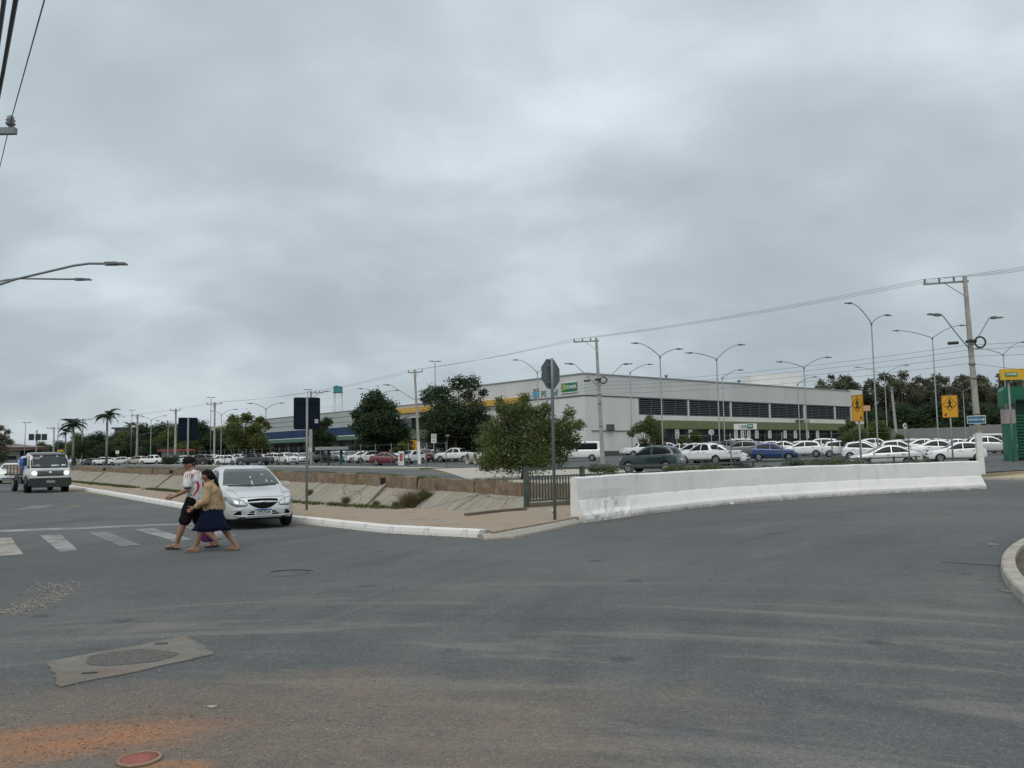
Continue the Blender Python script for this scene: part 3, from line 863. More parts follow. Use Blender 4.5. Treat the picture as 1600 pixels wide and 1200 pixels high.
def body_rings(sp):
    L = sp['L']
    xs = sorted(set([round(v, 4) for v in list(np.linspace(0, .25, 9))+list(np.linspace(.25, L-.25, 62))+list(np.linspace(L-.25, L, 9))]))
    def f(key, x):
        # small box filter keeps the outline from showing its knots
        h = .05
        return (sm(max(x-h, 0), sp[key])+2*sm(x, sp[key])+sm(min(x+h, L), sp[key]))/4 if .12 < x < L-.12 else sm(x, sp[key])
    rings = []
    for x in xs:
        zt = f('top', x); zb = f('belt', x); w = f('wid', x); zo = f('bot', x)
        zb = min(zb, zt-.015)
        sh = .13
        zs = min(f('top', max(x-sh, 0)), f('top', min(x+sh, L)), zt)
        zs = max(zs, zb+.008)
        h = zs-zb
        wr = w-.035-sp.get('tumble', .40)*h
        rings.append((x, [(0, zo), (.72*w, zo), (.93*w, zo+.035), (.985*w, zo+.11), (1.0*w, zo+.42*(zb-zo)), (.992*w, zo+.72*(zb-zo)), (.972*w, zb-.035), (.945*w, zb),
                          (.945*w+(wr-.945*w)*.45, zb+.47*h), (wr, zb+.86*h), (wr-.035-.02*min(h, .5), zb+.965*h), (.72*wr, zs+.25*(zt-zs)+.004), (.40*wr, zs+.75*(zt-zs)+.008), (0, zt+.01)]))
    return rings
def body_mesh(sp, name, arches=True):
    rings = body_rings(sp); L = sp['L']
    m = len(rings[0][1]); full = []
    vs = []
    for x, pr in rings:
        for y, z in pr: vs.append((L/2-x, y, z))
        for y, z in pr[-2:0:-1]: vs.append((L/2-x, -y, z))
    k = 2*m-2
    fs = []
    for i in range(len(rings)-1):
        for j in range(k):
            j2 = (j+1) % k
            fs.append((i*k+j, i*k+j2, (i+1)*k+j2, (i+1)*k+j))
    fs.append(tuple(range(k))); fs.append(tuple((len(rings)-1)*k+j for j in range(k))[::-1])
    bvh = BVHTree.FromPolygons([Vector(v) for v in vs], fs)
    me = bpy.data.meshes.new(name); me.from_pydata(vs, [], fs); me.update()
    bm = bmesh.new(); bm.from_mesh(me); bmesh.ops.recalc_face_normals(bm, faces=bm.faces); bm.to_mesh(me); bm.free()
    # cut the wheel arches
    o = bpy.data.objects.new('tmp', me); col.objects.link(o)
    axles = [L/2-sp['fo'], L/2-sp['fo']-sp['wb']]
    cut = MB()
    for ax in axles:
        for sgn in (1, -1):
            cut.disc_lathe((ax, sgn*(sp['W']/2-.27), sp['wr']+.01), (0, sgn, 0), [(sp['wr']+.055, 0), (sp['wr']+.055, .6)], 28)
    co = cut.build('cut', None)
    if not arches:
        bpy.data.objects.remove(o); bpy.data.objects.remove(co)
        for p in me.polygons: p.use_smooth = True
        me.set_sharp_from_angle(angle=R(38))
        return me, bvh, axles
    bo = o.modifiers.new('b', 'BOOLEAN'); bo.operation = 'DIFFERENCE'; bo.object = co; bo.solver = 'EXACT'
    me2 = evaluated_mesh(o, name, (co,))
    bpy.data.objects.remove(o); bpy.data.objects.remove(co)
    me2.materials.clear()
    for p in me2.polygons:
        c = p.center; inside = False
        for ax in axles:
            if math.hypot(c.x-ax, c.z-sp['wr']-.01) < sp['wr']+.054 and abs(c.y) < sp['W']/2+.05 and abs(c.y) > sp['W']/2-.32 and c.z < sp['wr']*2.4: 
                if abs(abs(c.y)-(sp['W']/2-.27)) < .02 or abs(p.normal.y) < .45: inside = True
        p.material_index = 1 if (inside or (p.normal.z < -.8 and c.z < .45)) else 0
        p.use_smooth = True
    try: me2.set_sharp_from_angle(angle=R(38))
    except Exception: pass
    return me2, bvh, axles
def patch(bvh, axis, a0, a1, lo, hi, n=10, m=5, offs=.004, th=.012, mb=None, mi=0):
    # a grid laid on the body: axis 'F' front, 'R' rear (a = y, b = z), 'S' left side, 's' right side (a = x, b = z), 'T' top (a = x, b = y)
    mb = mb or MB()
    ev = lambda c, a: c(a) if callable(c) else (float(np.interp(a, [p[0] for p in c], [p[1] for p in c])) if isinstance(c, list) else c)
    pts = []
    for i in range(n+1):
        a = a0+(a1-a0)*i/n
        l, h = ev(lo, a), ev(hi, a)
        for j in range(m+1):
            b = l+(h-l)*j/m
            if axis == 'F': o, d = Vector((5, a, b)), Vector((-1, 0, 0))
            elif axis == 'R': o, d = Vector((-5, a, b)), Vector((1, 0, 0))
            elif axis == 'S': o, d = Vector((a, 3, b)), Vector((0, -1, 0))
            elif axis == 's': o, d = Vector((a, -3, b)), Vector((0, 1, 0))
            else: o, d = Vector((a, b, 5)), Vector((0, 0, -1))
            hit, nr, idx, ds = bvh.ray_cast(o, d)
            if hit is None:
                hit, nr, idx, ds = bvh.find_nearest(o+d*(3 if axis in 'Ss' else 4))
            if nr.dot(d) > 0: nr = -nr
            pts.append((hit, nr))
    k = m+1
    vs = [p+nr*offs for p, nr in pts]
    fs = [(i*k+j, (i+1)*k+j, (i+1)*k+j+1, i*k+j+1) for i in range(n) for j in range(m)]
    ring = [i*k for i in range(n)]+[n*k+j for j in range(m)]+[i*k+m for i in range(n, 0, -1)]+[j for j in range(m, 0, -1)]
    b0 = len(vs)
    vs += [pts[q][0]-pts[q][1]*th for q in ring]
    rn = len(ring)
    fs2 = [(ring[q], ring[(q+1) % rn], b0+(q+1) % rn, b0+q) for q in range(rn)]
    mb.add(vs, fs, mi, True)
    base = len(mb.v)-len(vs)
    for f in fs2: mb.f.append([base+q for q in f]); mb.mi.append(mi); mb.sm.append(False)
    return mb
WHEELS = {}
def wheel_meshes(wr, w=.19):
    key = (wr, w)
    if key in WHEELS: return WHEELS[key]
    t = MB(); t.disc_lathe((0, 0, 0), (0, 1, 0), [(wr*.62, -w/2+.01), (wr*.93, -w/2), (wr, -w/2+.03), (wr, w/2-.03), (wr*.93, w/2), (wr*.62, w/2-.01)], 28)
    tm = t.mesh('tyre'); tm.materials.append(M_TYRE)
    r = MB(); r.disc_lathe((0, 0, 0), (0, 1, 0), [(wr*.64, w/2-.07), (wr*.66, w/2-.004), (wr*.58, w/2-.004), (wr*.56, w/2-.06)], 24)
    for k in range(5):
        a = 2*math.pi*k/5
        for da in (-.13, .13):
            r.bar((0, w/2-.025, 0), (math.cos(a+da)*wr*.6, w/2-.012, math.sin(a+da)*wr*.6), .03, .035)
    r.disc_lathe((0, 0, 0), (0, 1, 0), [(wr*.2, w/2-.06), (wr*.2, w/2-.008), (wr*.1, w/2-.002)], 12)
    bm = bmesh.new(); me = r.mesh('rim'); bm.from_mesh(me); bmesh.ops.recalc_face_normals(bm, faces=bm.faces); bm.to_mesh(me); bm.free()
    me.materials.append(M_RIM)
    bm = bmesh.new(); bm.from_mesh(tm); bmesh.ops.recalc_face_normals(bm, faces=bm.faces); bm.to_mesh(tm); bm.free()
    WHEELS[key] = (tm, me)
    return WHEELS[key]
def make_car(kind, hero=False):
    sp = CARS[kind]; L, W = sp['L'], sp['W']
    root = thing('car', 'car', 'car')
    me, bvh, axles = body_mesh(sp, kind+'_body')
    body = mesh_obj('body', me, [PAINT['white'], M_ARCH], root)
    body.material_slots[0].link = 'OBJECT'
    zt = lambda x: sm(L/2-x, sp['top']); zb = lambda x: sm(L/2-x, sp['belt'])
    # glazing
    z0, z1, w0, w1 = sp['ws']
    wsc = patch(bvh, 'F', -w0, w0, lambda y: z0+.05*(y/w0)**2-.02, lambda y: z1 if abs(y) < w1 else z1-(z1-z0)*(abs(y)-w1)/(w0-w1)*.93, 22, 6).build('windscreen', M_WSCREEN, root)
    z0, z1, w0, w1 = sp['rw']
    patch(bvh, 'R', -w0, w0, z0, lambda y: z1 if abs(y) < w1 else z1-(z1-z0)*(abs(y)-w1)/(w0-w1)*.9, 16, 5).build('rear_window', M_GLASS, root)
    xa, xc, xb = [L/2-q for q in sp['win']]
    def hi(x):
        d = L/2-x
        lo_ = zb(x)
        r = min(sm(d-.16, sp['top']), sm(d+.16, sp['top']), sm(d, sp['top']))-.10
        return max(r, lo_+.045)
    for ax in 'Ss':
        patch(bvh, ax, xa, xb+.035, lambda x: zb(x)+.03, hi, 12, 4).build('side_window', M_GLASS, root)
        patch(bvh, ax, xb-.035, xc, lambda x: zb(x)+.03, hi, 12, 4).build('side_window', M_GLASS, root)
        # door seams, handles, sill trim
        for xs_ in (xa-.02, xb, xc+.25 if kind != 'pickup' else xc+.02):
            patch(bvh, ax, xs_-.004, xs_+.004, sm(L/2-xs_, sp['bot'])+.12, lambda x: zb(x), 1, 6, .002, .006).build('door_seam', M_BLACK, root)
        for xs_ in (xb+.2, xc+.45):
            patch(bvh, ax, xs_-.08, xs_+.08, zb(xs_)-.13, zb(xs_)-.10, 3, 1, .02, .02).build('door_handle', body.data.materials[0] if False else M_BLACK, root)
        patch(bvh, ax, axles[1]+sp['wr']+.07, axles[0]-sp['wr']-.07, lambda x: sm(L/2-x, sp['bot'])+.02, lambda x: sm(L/2-x, sp['bot'])+.13, 8, 2, .008, .02).build('sill', M_BLACK, root)
    zf = lambda q: q*sm(.14, sp['top'])/.775
    # lamps and front
    if not hero:
        for s_ in (1, -1):
            ya, yb = (.34*W/1.7, .735*W/1.7)
            patch(bvh, 'F', s_*ya, s_*yb, lambda y: zf(.60)+.05*(abs(y)-ya), lambda y: zf(.69)+.16*(abs(y)-ya), 8, 3, .006).build('headlight', M_HEAD, root)
            wl_ = sm(L-.03, sp['wid'])
            zt_ = sm(L-.13, sp['belt'])
            patch(bvh, 'R', s_*(wl_-.14), s_*(wl_+.035), zt_-.24, zt_-.04, 4, 4, .006).build('tail_light', M_TAIL, root)
        patch(bvh, 'F', -.34, .34, zf(.53), zf(.66), 8, 3, .005).build('grille', M_BLACK, root)
        patch(bvh, 'F', -.62, .62, sm(0, sp['bot'])+.02, sm(0, sp['bot'])+.13, 10, 2, .006).build('lower_bumper', M_BLACK, root)
        patch(bvh, 'F', -.2, .2, zf(.44), zf(.52), 2, 1, .012).build('number_plate', M_PLATE, root)
    patch(bvh, 'R', -.58, .58, sm(L, sp['bot'])-.02, sm(L, sp['bot'])+.10, 10, 2, .006).build('rear_bumper', M_BLACK, root)
    zp = sm(L-.13, sp['belt'])-.2
    patch(bvh, 'R', -.2, .2, zp-.06, zp+.06, 2, 1, .012).build('rear_plate', M_PLATE, root)
    # mirrors
    for s_ in (1, -1):
        mb = MB(); mb.box((xa+.02-.12, s_*(sm(sp['win'][0]+.15, sp['wid'])+.075), zb(xa-.15)+.085), (.10, .19, .13))
        o = mb.build('wing_mirror', PAINT['white'], root, bevel=.03)
        o.material_slots[0].link = 'OBJECT'
        o['paint'] = 1
    # wheels
    tm, rm = wheel_meshes(sp['wr'])
    for ax in axles:
        for s_ in (1, -1):
            t = mesh_obj('wheel', tm, None, root, (ax, s_*(W/2-.11), sp['wr']), (0, 0, 0 if s_ > 0 else math.pi))
            mesh_obj('rim', rm, None, t)
    if kind == 'pickup':
        mb = MB()
        x0, x1 = L/2-5.17, L/2-3.66
        mb.box(((x0+x1)/2, 0, 1.185), (x1-x0, 1.50, .012)); mb.build('cargo_cover', M_BLACK, root)
    if kind in ('suv', 'pickup') and not hero:
        for s_ in (1, -1):
            mb = MB(); mb.tube([(L/2-1.95, s_*.55*W/1.7, sm(1.95, sp['top'])+.02), (L/2-2.1, s_*.55*W/1.7, sm(2.1, sp['top'])+.045), (L/2-3.0, s_*.55*W/1.7, sm(3.0, sp['top'])+.04), (L/2-3.2, s_*.55*W/1.7, sm(3.2, sp['top'])-.01)], .018, 6)
            mb.build('roof_rail', M_BLACK, root)
    root['kindname'] = kind
    return root, bvh, body
def set_paint(root, pname):
    for c in root.children:
        if c.name.split('.')[0] in ('body', 'wing_mirror'):
            c.material_slots[0].link = 'OBJECT'
            c.material_slots[0].material = PAINT[pname]
    for k in ('kindname',):
        if k in root: del root[k]
def place(root, x, y, heading, z=None):
    root.location = (x, y, gz(x, y)+.02 if z is None else z)
    root.rotation_euler = (0, 0, math.atan2(math.cos(R(heading)), math.sin(R(heading))))
def text_mesh(txt, size, m, name='lettering', align='CENTER', extrude=.002, bold=0.0, sx=1.0):
    cu = bpy.data.curves.new('t', 'FONT'); cu.body = txt; cu.size = size; cu.align_x = align; cu.align_y = 'CENTER'; cu.extrude = extrude; cu.offset = bold
    o = bpy.data.objects.new('t', cu); col.objects.link(o)
    me = evaluated_mesh(o, name); bpy.data.objects.remove(o)
    me.materials.clear(); me.materials.append(m)
    if sx != 1.0:
        for v in me.vertices: v.co.x *= sx
    return me

PROTO = {}
for k in CARS:
    r_, bvh_, b_ = make_car(k)
    PROTO[k] = r_
# ---- the silver saloon waiting at the crossing
def hero_car():
    sp = CARS['sedan']; L = sp['L']
    sp = dict(sp)
    root, bvh, body = make_car('sedan', True)
    root.name = 'silver_car'
    tag(root, 'silver saloon car stopped at the crossing behind the two pedestrians', 'car')
    set_paint(root, 'silver')
    hm = mat('hero_headlamp', (.20, .22, .23), .06, .2, var=.6, vscale=9, coat=1.0)
    for s_ in (1, -1):
        lo = [(.355, .565), (.40, .535), (.60, .535), (.70, .58), (.785, .69)]
        hi_ = [(.355, .60), (.43, .675), (.58, .725), (.70, .755), (.785, .765)]
        f_lo = lambda y: float(np.interp(abs(y), [p[0] for p in lo], [p[1] for p in lo]))
        f_hi = lambda y: float(np.interp(abs(y), [p[0] for p in hi_], [p[1] for p in hi_]))
        h = patch(bvh, 'F', s_*.355, s_*.785, f_lo, f_hi, 14, 5, .006).build('headlight', hm, root)
        patch(bvh, 'F', s_*.40, s_*.52, lambda y: f_lo(y)+.02, lambda y: f_hi(y)-.03, 5, 3, .010).build('indicator_lens', M_HEAD, h)
        patch(bvh, 'F', s_*.54, s_*.66, lambda y: f_lo(y)+.025, lambda y: f_hi(y)-.03, 5, 3, .010).build('main_lens', M_HEAD, h)
        fg = patch(bvh, 'F', s_*.50, s_*.66, lambda y: .345, lambda y: .345+.09*min(1, (.68-abs(y))/.1), 6, 3, .005).build('fog_lamp_recess', M_ARCH, root)
        patch(bvh, 'F', s_*.47, s_*.70, lambda y: .455-.25*max(0, abs(y)-.6), lambda y: .472-.25*max(0, abs(y)-.6), 8, 1, .012).build('bumper_crease', PAINT['silver'], root)
        mb = MB()
        mb.tube([(1.05, s_*.1, .985), (.98, s_*.35, 1.03)], .012, 5)
        wl_ = .66
        patch(bvh, 'R', s_*.46, s_*.70, .74, .95, 4, 4, .006).build('tail_light', M_TAIL, root)
    up = patch(bvh, 'F', -.35, .35, lambda y: .66-.02*(abs(y)/.35)**2, lambda y: .712-.02*(abs(y)/.35)**2, 12, 2, .004).build('upper_grille', M_ARCH, root)
    patch(bvh, 'F', -.345, .345, lambda y: .612, lambda y: .652-.02*(abs(y)/.35)**2, 12, 2, .014).build('chrome_bar', PAINT['silver'], root)
    patch(bvh, 'F', -.335, .335, lambda y: .475+.133*(abs(y)/.335)**2.2, lambda y: .610, 14, 4, .004).build('lower_grille', M_ARCH, root)
    em = patch(bvh, 'F', -.075, .075, lambda y: .622, lambda y: .642, 4, 1, .022).build('emblem', M_CHROME, root)
    patch(bvh, 'F', -.025, .025, lambda y: .610, lambda y: .654, 2, 2, .020).build('emblem', M_CHROME, root)
    patch(bvh, 'F', -.36, .36, lambda y: .335, lambda y: .335+.095*min(1, (.40-abs(y))/.12), 12, 3, .004).build('air_intake', M_ARCH, root)
    patch(bvh, 'F', -.37, .37, lambda y: .372, lambda y: .384, 10, 1, .012).build('intake_bar', PAINT['silver'], root)
    patch(bvh, 'F', -.66, .66, lambda y: .300+.03*max(0, abs(y)-.5)/.16, lambda y: .325+.03*max(0, abs(y)-.5)/.16, 14, 1, .012).build('bumper_lip', PAINT['silver'], root)
    patch(bvh, 'F', -.62, .62, lambda y: .225, lambda y: .285, 14, 2, .004).build('underguard', M_BLACK, root)
    pl = MB(); pl.box((L/2+.012, 0, .405), (.016, .40, .13)); plo = pl.build('number_plate', M_PLATE, root)
    bl = MB(); bl.box((L/2+.0215, 0, .455), (.003, .398, .028)); bl.build('blue_band', mat('plate_blue', (.02, .06, .30), .5), plo)
    tm_ = text_mesh('OPS7E44', .105, M_BLACK, extrude=.001, bold=.002, sx=.82)
    mesh_obj('lettering', tm_, None, plo, (L/2+.0225, 0, .392), (math.pi/2, 0, math.pi/2))
    for s_ in (1, -1):
        f_ = lambda x: .50+.12*min(1, (L/2-x)/.9)
        patch(bvh, 'T', L/2-.98, L/2-.16, (lambda x: s_*f_(x)-.004), (lambda x: s_*f_(x)+.004), 14, 1, .0015, .004).build('bonnet_seam', M_ARCH, root)
    patch(bvh, 'F', -.50, .50, lambda y: .742, lambda y: .748, 12, 1, .002, .004).build('bonnet_seam', M_ARCH, root)
    # papers and stickers on the windscreen, aerial, wipers
    for y0, y1, z0, z1 in ((-.02, .01, 1.01, 1.10), (-.015, .015, 1.16, 1.20), (.36, .39, 1.06, 1.12), (.50, .53, 1.05, 1.08), (.28, .36, 1.23, 1.245)):
        patch(bvh, 'F', y0, y1, z0, z1, 2, 2, .008, .004).build('windscreen_sticker', mat('sticker', (.5, .55, .55), .5), root)
    a = MB(); a.tube([(-.1, 0, 1.47), (-.22, 0, 1.60)], [.012, .006], 6); a.disc_lathe((-.1, 0, 1.47), (0, 0, 1), [(.04, 0), (.03, .03)], 10); a.build('aerial', M_BLACK, root)
    for s_ in (1, -1):
        patch(bvh, 'F', s_*.05, s_*.58, lambda y: .975+.02*abs(y), lambda y: .99+.02*abs(y), 8, 1, .018, .01).build('wiper', M_BLACK, root)
    return root
hc = hero_car()
HX, HY = XY(381, 21.6)
place(hc, HX, HY, 150, .004)
# ------------------------------------------------------------------ people
def blob(cones, voxel, name, smooth_it=6, extra=None):
    # union of tapered limbs (p0, r0, p1, r1[, squash_y]) welded into one continuous skin
    mb = MB()
    for c in cones:
        p0, r0, p1, r1 = Vector(c[0]), c[1], Vector(c[2]), c[3]
        sy = c[4] if len(c) > 4 else 1.0
        d = p1-p0; L = max(d.length, 1e-4); dn = d/L
        prof = []
        for k in range(6): 
            a = -math.pi/2+k*math.pi/2/5
            prof.append((max(r0*math.cos(a), .0005), r0*math.sin(a)))
        for k in range(6):
            a = k*math.pi/2/5
            prof.append((max(r1*math.cos(a), .0005), L+r1*math.sin(a)))
        b0 = len(mb.v)
        mb.disc_lathe(p0, dn, prof, 16)
        if sy != 1.0:
            for i in range(b0, len(mb.v)):
                v = mb.v[i]; t = max(0, min(1, (Vector(v)-p0).dot(dn)/L)); cy = p0.y+(p1.y-p0.y)*t
                mb.v[i] = (v[0], cy+(v[1]-cy)*sy, v[2])
    o = mb.build('tmp', None)
    m = o.modifiers.new('r', 'REMESH'); m.mode = 'VOXEL'; m.voxel_size = voxel; m.use_smooth_shade = True
    s = o.modifiers.new('s', 'SMOOTH'); s.factor = .5; s.iterations = smooth_it
    me = evaluated_mesh(o, name); bpy.data.objects.remove(o)
    me.materials.clear()
    me.polygons.foreach_set('use_smooth', [True]*len(me.polygons))
    return me
def wobble(me, fn, post=None):
    n = len(me.vertices)
    co = np.empty(n*3); me.vertices.foreach_get('co', co); co = co.reshape(-1, 3)
    no = np.empty(n*3); me.vertices.foreach_get('normal', no); no = no.reshape(-1, 3)
    for i in range(n):
        c = Vector(co[i]); co[i] += no[i]*fn(c)
        if post: post(co[i])
    me.vertices.foreach_set('co', co.ravel()); me.update()
def skin_mat(name, c):
    return mat(name, c, .55, var=.10, vscale=9, spec=.35)
def head_cones(hc, r, yaw=0.0, pitch=0.0):
    # head facing +x, turned by yaw about z
    M = Matrix.Rotation(yaw, 3, 'Z') @ Matrix.Rotation(pitch, 3, 'Y')
    def q(x, y, z): return Vector(hc)+M @ Vector((x*r, y*r, z*r))
    return [(q(-.12, 0, .22), .92*r, q(.10, 0, .10), .90*r, .84), (q(.20, 0, -.30), .66*r, q(.30, 0, -.68), .44*r, .9),
            (q(.82, 0, .02), .10*r, q(1.02, 0, -.26), .16*r), (q(.80, .28, .26), .12*r, q(.80, -.28, .26), .12*r),
            (q(.66, .10, -.58), .14*r, q(.66, -.10, -.58), .14*r), (q(.52, .05, -.88), .18*r, q(.52, -.05, -.88), .18*r),
            (q(0, .82, .0), .11*r, q(-.04, .84, -.26), .08*r), (q(0, -.82, .0), .11*r, q(-.04, -.84, -.26), .08*r)], q
def hand_cones(w, d, side, curl=.5, size=1.0):
    # palm and five fingers leaving it, w wrist, d pointing direction
    w = Vector(w); d = Vector(d).normalized()
    up = Vector((0, 0, 1)); lat = d.cross(up).normalized()
    if lat.length < .1: lat = Vector((0, 1, 0))
    nrm = lat.cross(d).normalized()
    s = size
    out = [(w, .026*s, w+d*.075*s, .030*s, 1.0)]
    for k, (o, ln) in enumerate(((-.030, .062), (-.010, .075), (.010, .080), (.030, .070))):
        b = w+d*.085*s+nrm*o*s
        m_ = b+d*(ln*.55*s)-lat*side*curl*.016*s
        e = m_+d*(ln*.45*s)*(1-curl*.6)-lat*side*curl*.045*s
        out += [(b-d*.02*s, .0095*s, m_, .009*s), (m_, .009*s, e, .0075*s)]
    tb = w+d*.03*s+nrm*.032*s
    out += [(tb, .012*s, tb+d*.04*s+nrm*.03*s-lat*side*.015*s, .010*s), (tb+d*.04*s+nrm*.03*s-lat*side*.015*s, .010*s, tb+d*.075*s+nrm*.032*s-lat*side*.03*s, .008*s)]
    return out
def foot_cones(ank, toe, r=.036, w=1.0):
    ank, toe = Vector(ank), Vector(toe)
    d = (toe-ank); d.z = 0; d.normalize()
    lat = Vector((-d.y, d.x, 0))
    heel = ank-d*.05; heel.z = min(ank.z, toe.z+max(0, ank.z-.09)) - .045
    heel.z = max(heel.z, .032)
    out = [(ank, r, heel, .034), (heel, .034, toe-d*.06, .034), (ank+Vector((0, 0, -.02)), .034, toe-d*.08+Vector((0, 0, .012)), .026)]
    for o, ln, rr in ((-.032, .02, .012), (-.012, .014, .011), (.004, .006, .010), (.018, -.004, .009), (.030, -.014, .008)):
        b = toe-d*.05+lat*o
        out.append((b, rr+.003, toe+d*ln+lat*o*1.05-Vector((0, 0, .008)), rr))
    return out
def sandal(ank, toe, tilt, m_sole, m_strap, parent, thick=.018):
    ank, toe = Vector(ank), Vector(toe)
    d = (toe-ank); d.z = 0; d.normalize(); lat = Vector((-d.y, d.x, 0))
    heel = ank-d*.075
    L = (Vector((toe.x, toe.y, 0))-Vector((heel.x, heel.y, 0))).length+.035
    zh, zt = heel.z, toe.z
    hz = max(.006, min(ank.z-.10, .25)); tz = max(.006, toe.z-.045)
    n = 14; vs = []
    for i in range(n+1):
        t = i/n
        c = Vector((heel.x, heel.y, 0))+d*(L*t-.0)
        z = hz+(tz-hz)*t
        wd = .036+.014*math.sin(min(1, t*1.15)*math.pi*.62)
        wd *= min(1, math.sqrt(max(0.02, 1-((t-.5)/.5)**8)))
        for o, dz in ((-wd, 0), (wd, 0), (wd, thick), (-wd, thick)):
            vs.append(c+lat*o+Vector((0, 0, z+dz)))
    fs = []
    for i in range(n):
        for j in range(4): fs.append((i*4+j, i*4+(j+1) % 4, (i+1)*4+(j+1) % 4, (i+1)*4+j))
    fs += [(0, 1, 2, 3), (n*4+3, n*4+2, n*4+1, n*4)]
    mb = MB(); mb.add(vs, fs); o = mb.build('sandal', m_sole, parent)
    c1 = Vector((heel.x, heel.y, 0))+d*L*.78; c1.z = hz+(tz-hz)*.78+thick
    st = MB()
    for sg in (-1, 1):
        c0 = Vector((heel.x, heel.y, 0))+d*L*.42+lat*.045*sg; c0.z = hz+(tz-hz)*.42+thick
        mid = c0.lerp(c1, .5)+Vector((0, 0, .055))
        st.tube([c0, mid, c1], .007, 6)
    st.build('strap', m_strap, o)
def hair_shell(q, r, cones, name, m, parent, vox=.007):
    me = blob(cones, vox, name, 3)
    wobble(me, lambda c: mnoise.noise(c*34)*.014+mnoise.noise(c*80)*.006)
    return mesh_obj(name, me, m, parent)
M_HAIR = mat('black_hair', (.006, .0055, .0055), .75, spec=.2, var=.5, vscale=60, bump=.6, bscale=120)
def eyes(q, r, parent):
    mb = MB()
    for s_ in (1, -1):
        mb.disc_lathe(q(.80, .30*s_, .10), (q(1, 0, 0)-q(0, 0, 0)), [(.085*r, 0), (.07*r, .03*r), (.02*r, .05*r)], 10)
    mb.build('eye', mat('dark_eye', (.02, .015, .012), .2), parent)

def shirt_material():
    g = NT('white_football_shirt', .75, .2)
    c = g.mix(g.rng(g.noise(14, 5), .35, .65), (.66, .64, .65), (.58, .56, .58))
    # red shoulder stripes, running over the sleeve
    st = g.math('SINE', g.math('MULTIPLY', g.x, 210.0))
    top = g.math('MULTIPLY', g.rng(g.z, 1.29, 1.31), g.rng(g.math('ABSOLUTE', g.y), .10, .12))
    xr = g.math('MULTIPLY', g.rng(g.x, -.045, -.04), g.rng(g.x, .085, .08))
    c = g.mix(g.math('MULTIPLY', g.math('MULTIPLY', g.rng(st, .45, .65), top), xr), c, (.42, .05, .07))
    # curved red and dark panel low on the side and back
    d = g.math('SQRT', g.math('ADD', g.math('POWER', g.math('SUBTRACT', g.x, .10), 2.0), g.math('POWER', g.math('SUBTRACT', g.z, 1.14), 2.0)))
    bandm = g.math('MULTIPLY', g.rng(g.x, -.02, -.05), g.rng(g.z, 1.26, 1.22))
    c = g.mix(g.math('MULTIPLY', g.math('MULTIPLY', g.rng(d, .19, .195), g.rng(d, .222, .217)), bandm), c, (.40, .03, .04))
    low = g.math('MULTIPLY', g.rng(g.x, .04, .01), g.rng(g.z, 1.02, .99))
    c = g.mix(g.math('MULTIPLY', g.math('MULTIPLY', g.rng(d, .165, .17), g.rng(d, .19, .185)), low), c, (.03, .03, .10))
    slv = g.math('MULTIPLY', g.rng(g.math('ABSOLUTE', g.y), .215, .225), g.rng(g.z, 1.155, 1.145))
    c = g.mix(slv, c, (.06, .05, .12))
    cr = g.math('MULTIPLY', g.math('MULTIPLY', g.rng(g.dist(0, 0), 9, 10), 0.0), 0.0)
    g.bump(g.noise(16, 4, .6), .7, .02)
    return g.out(c)
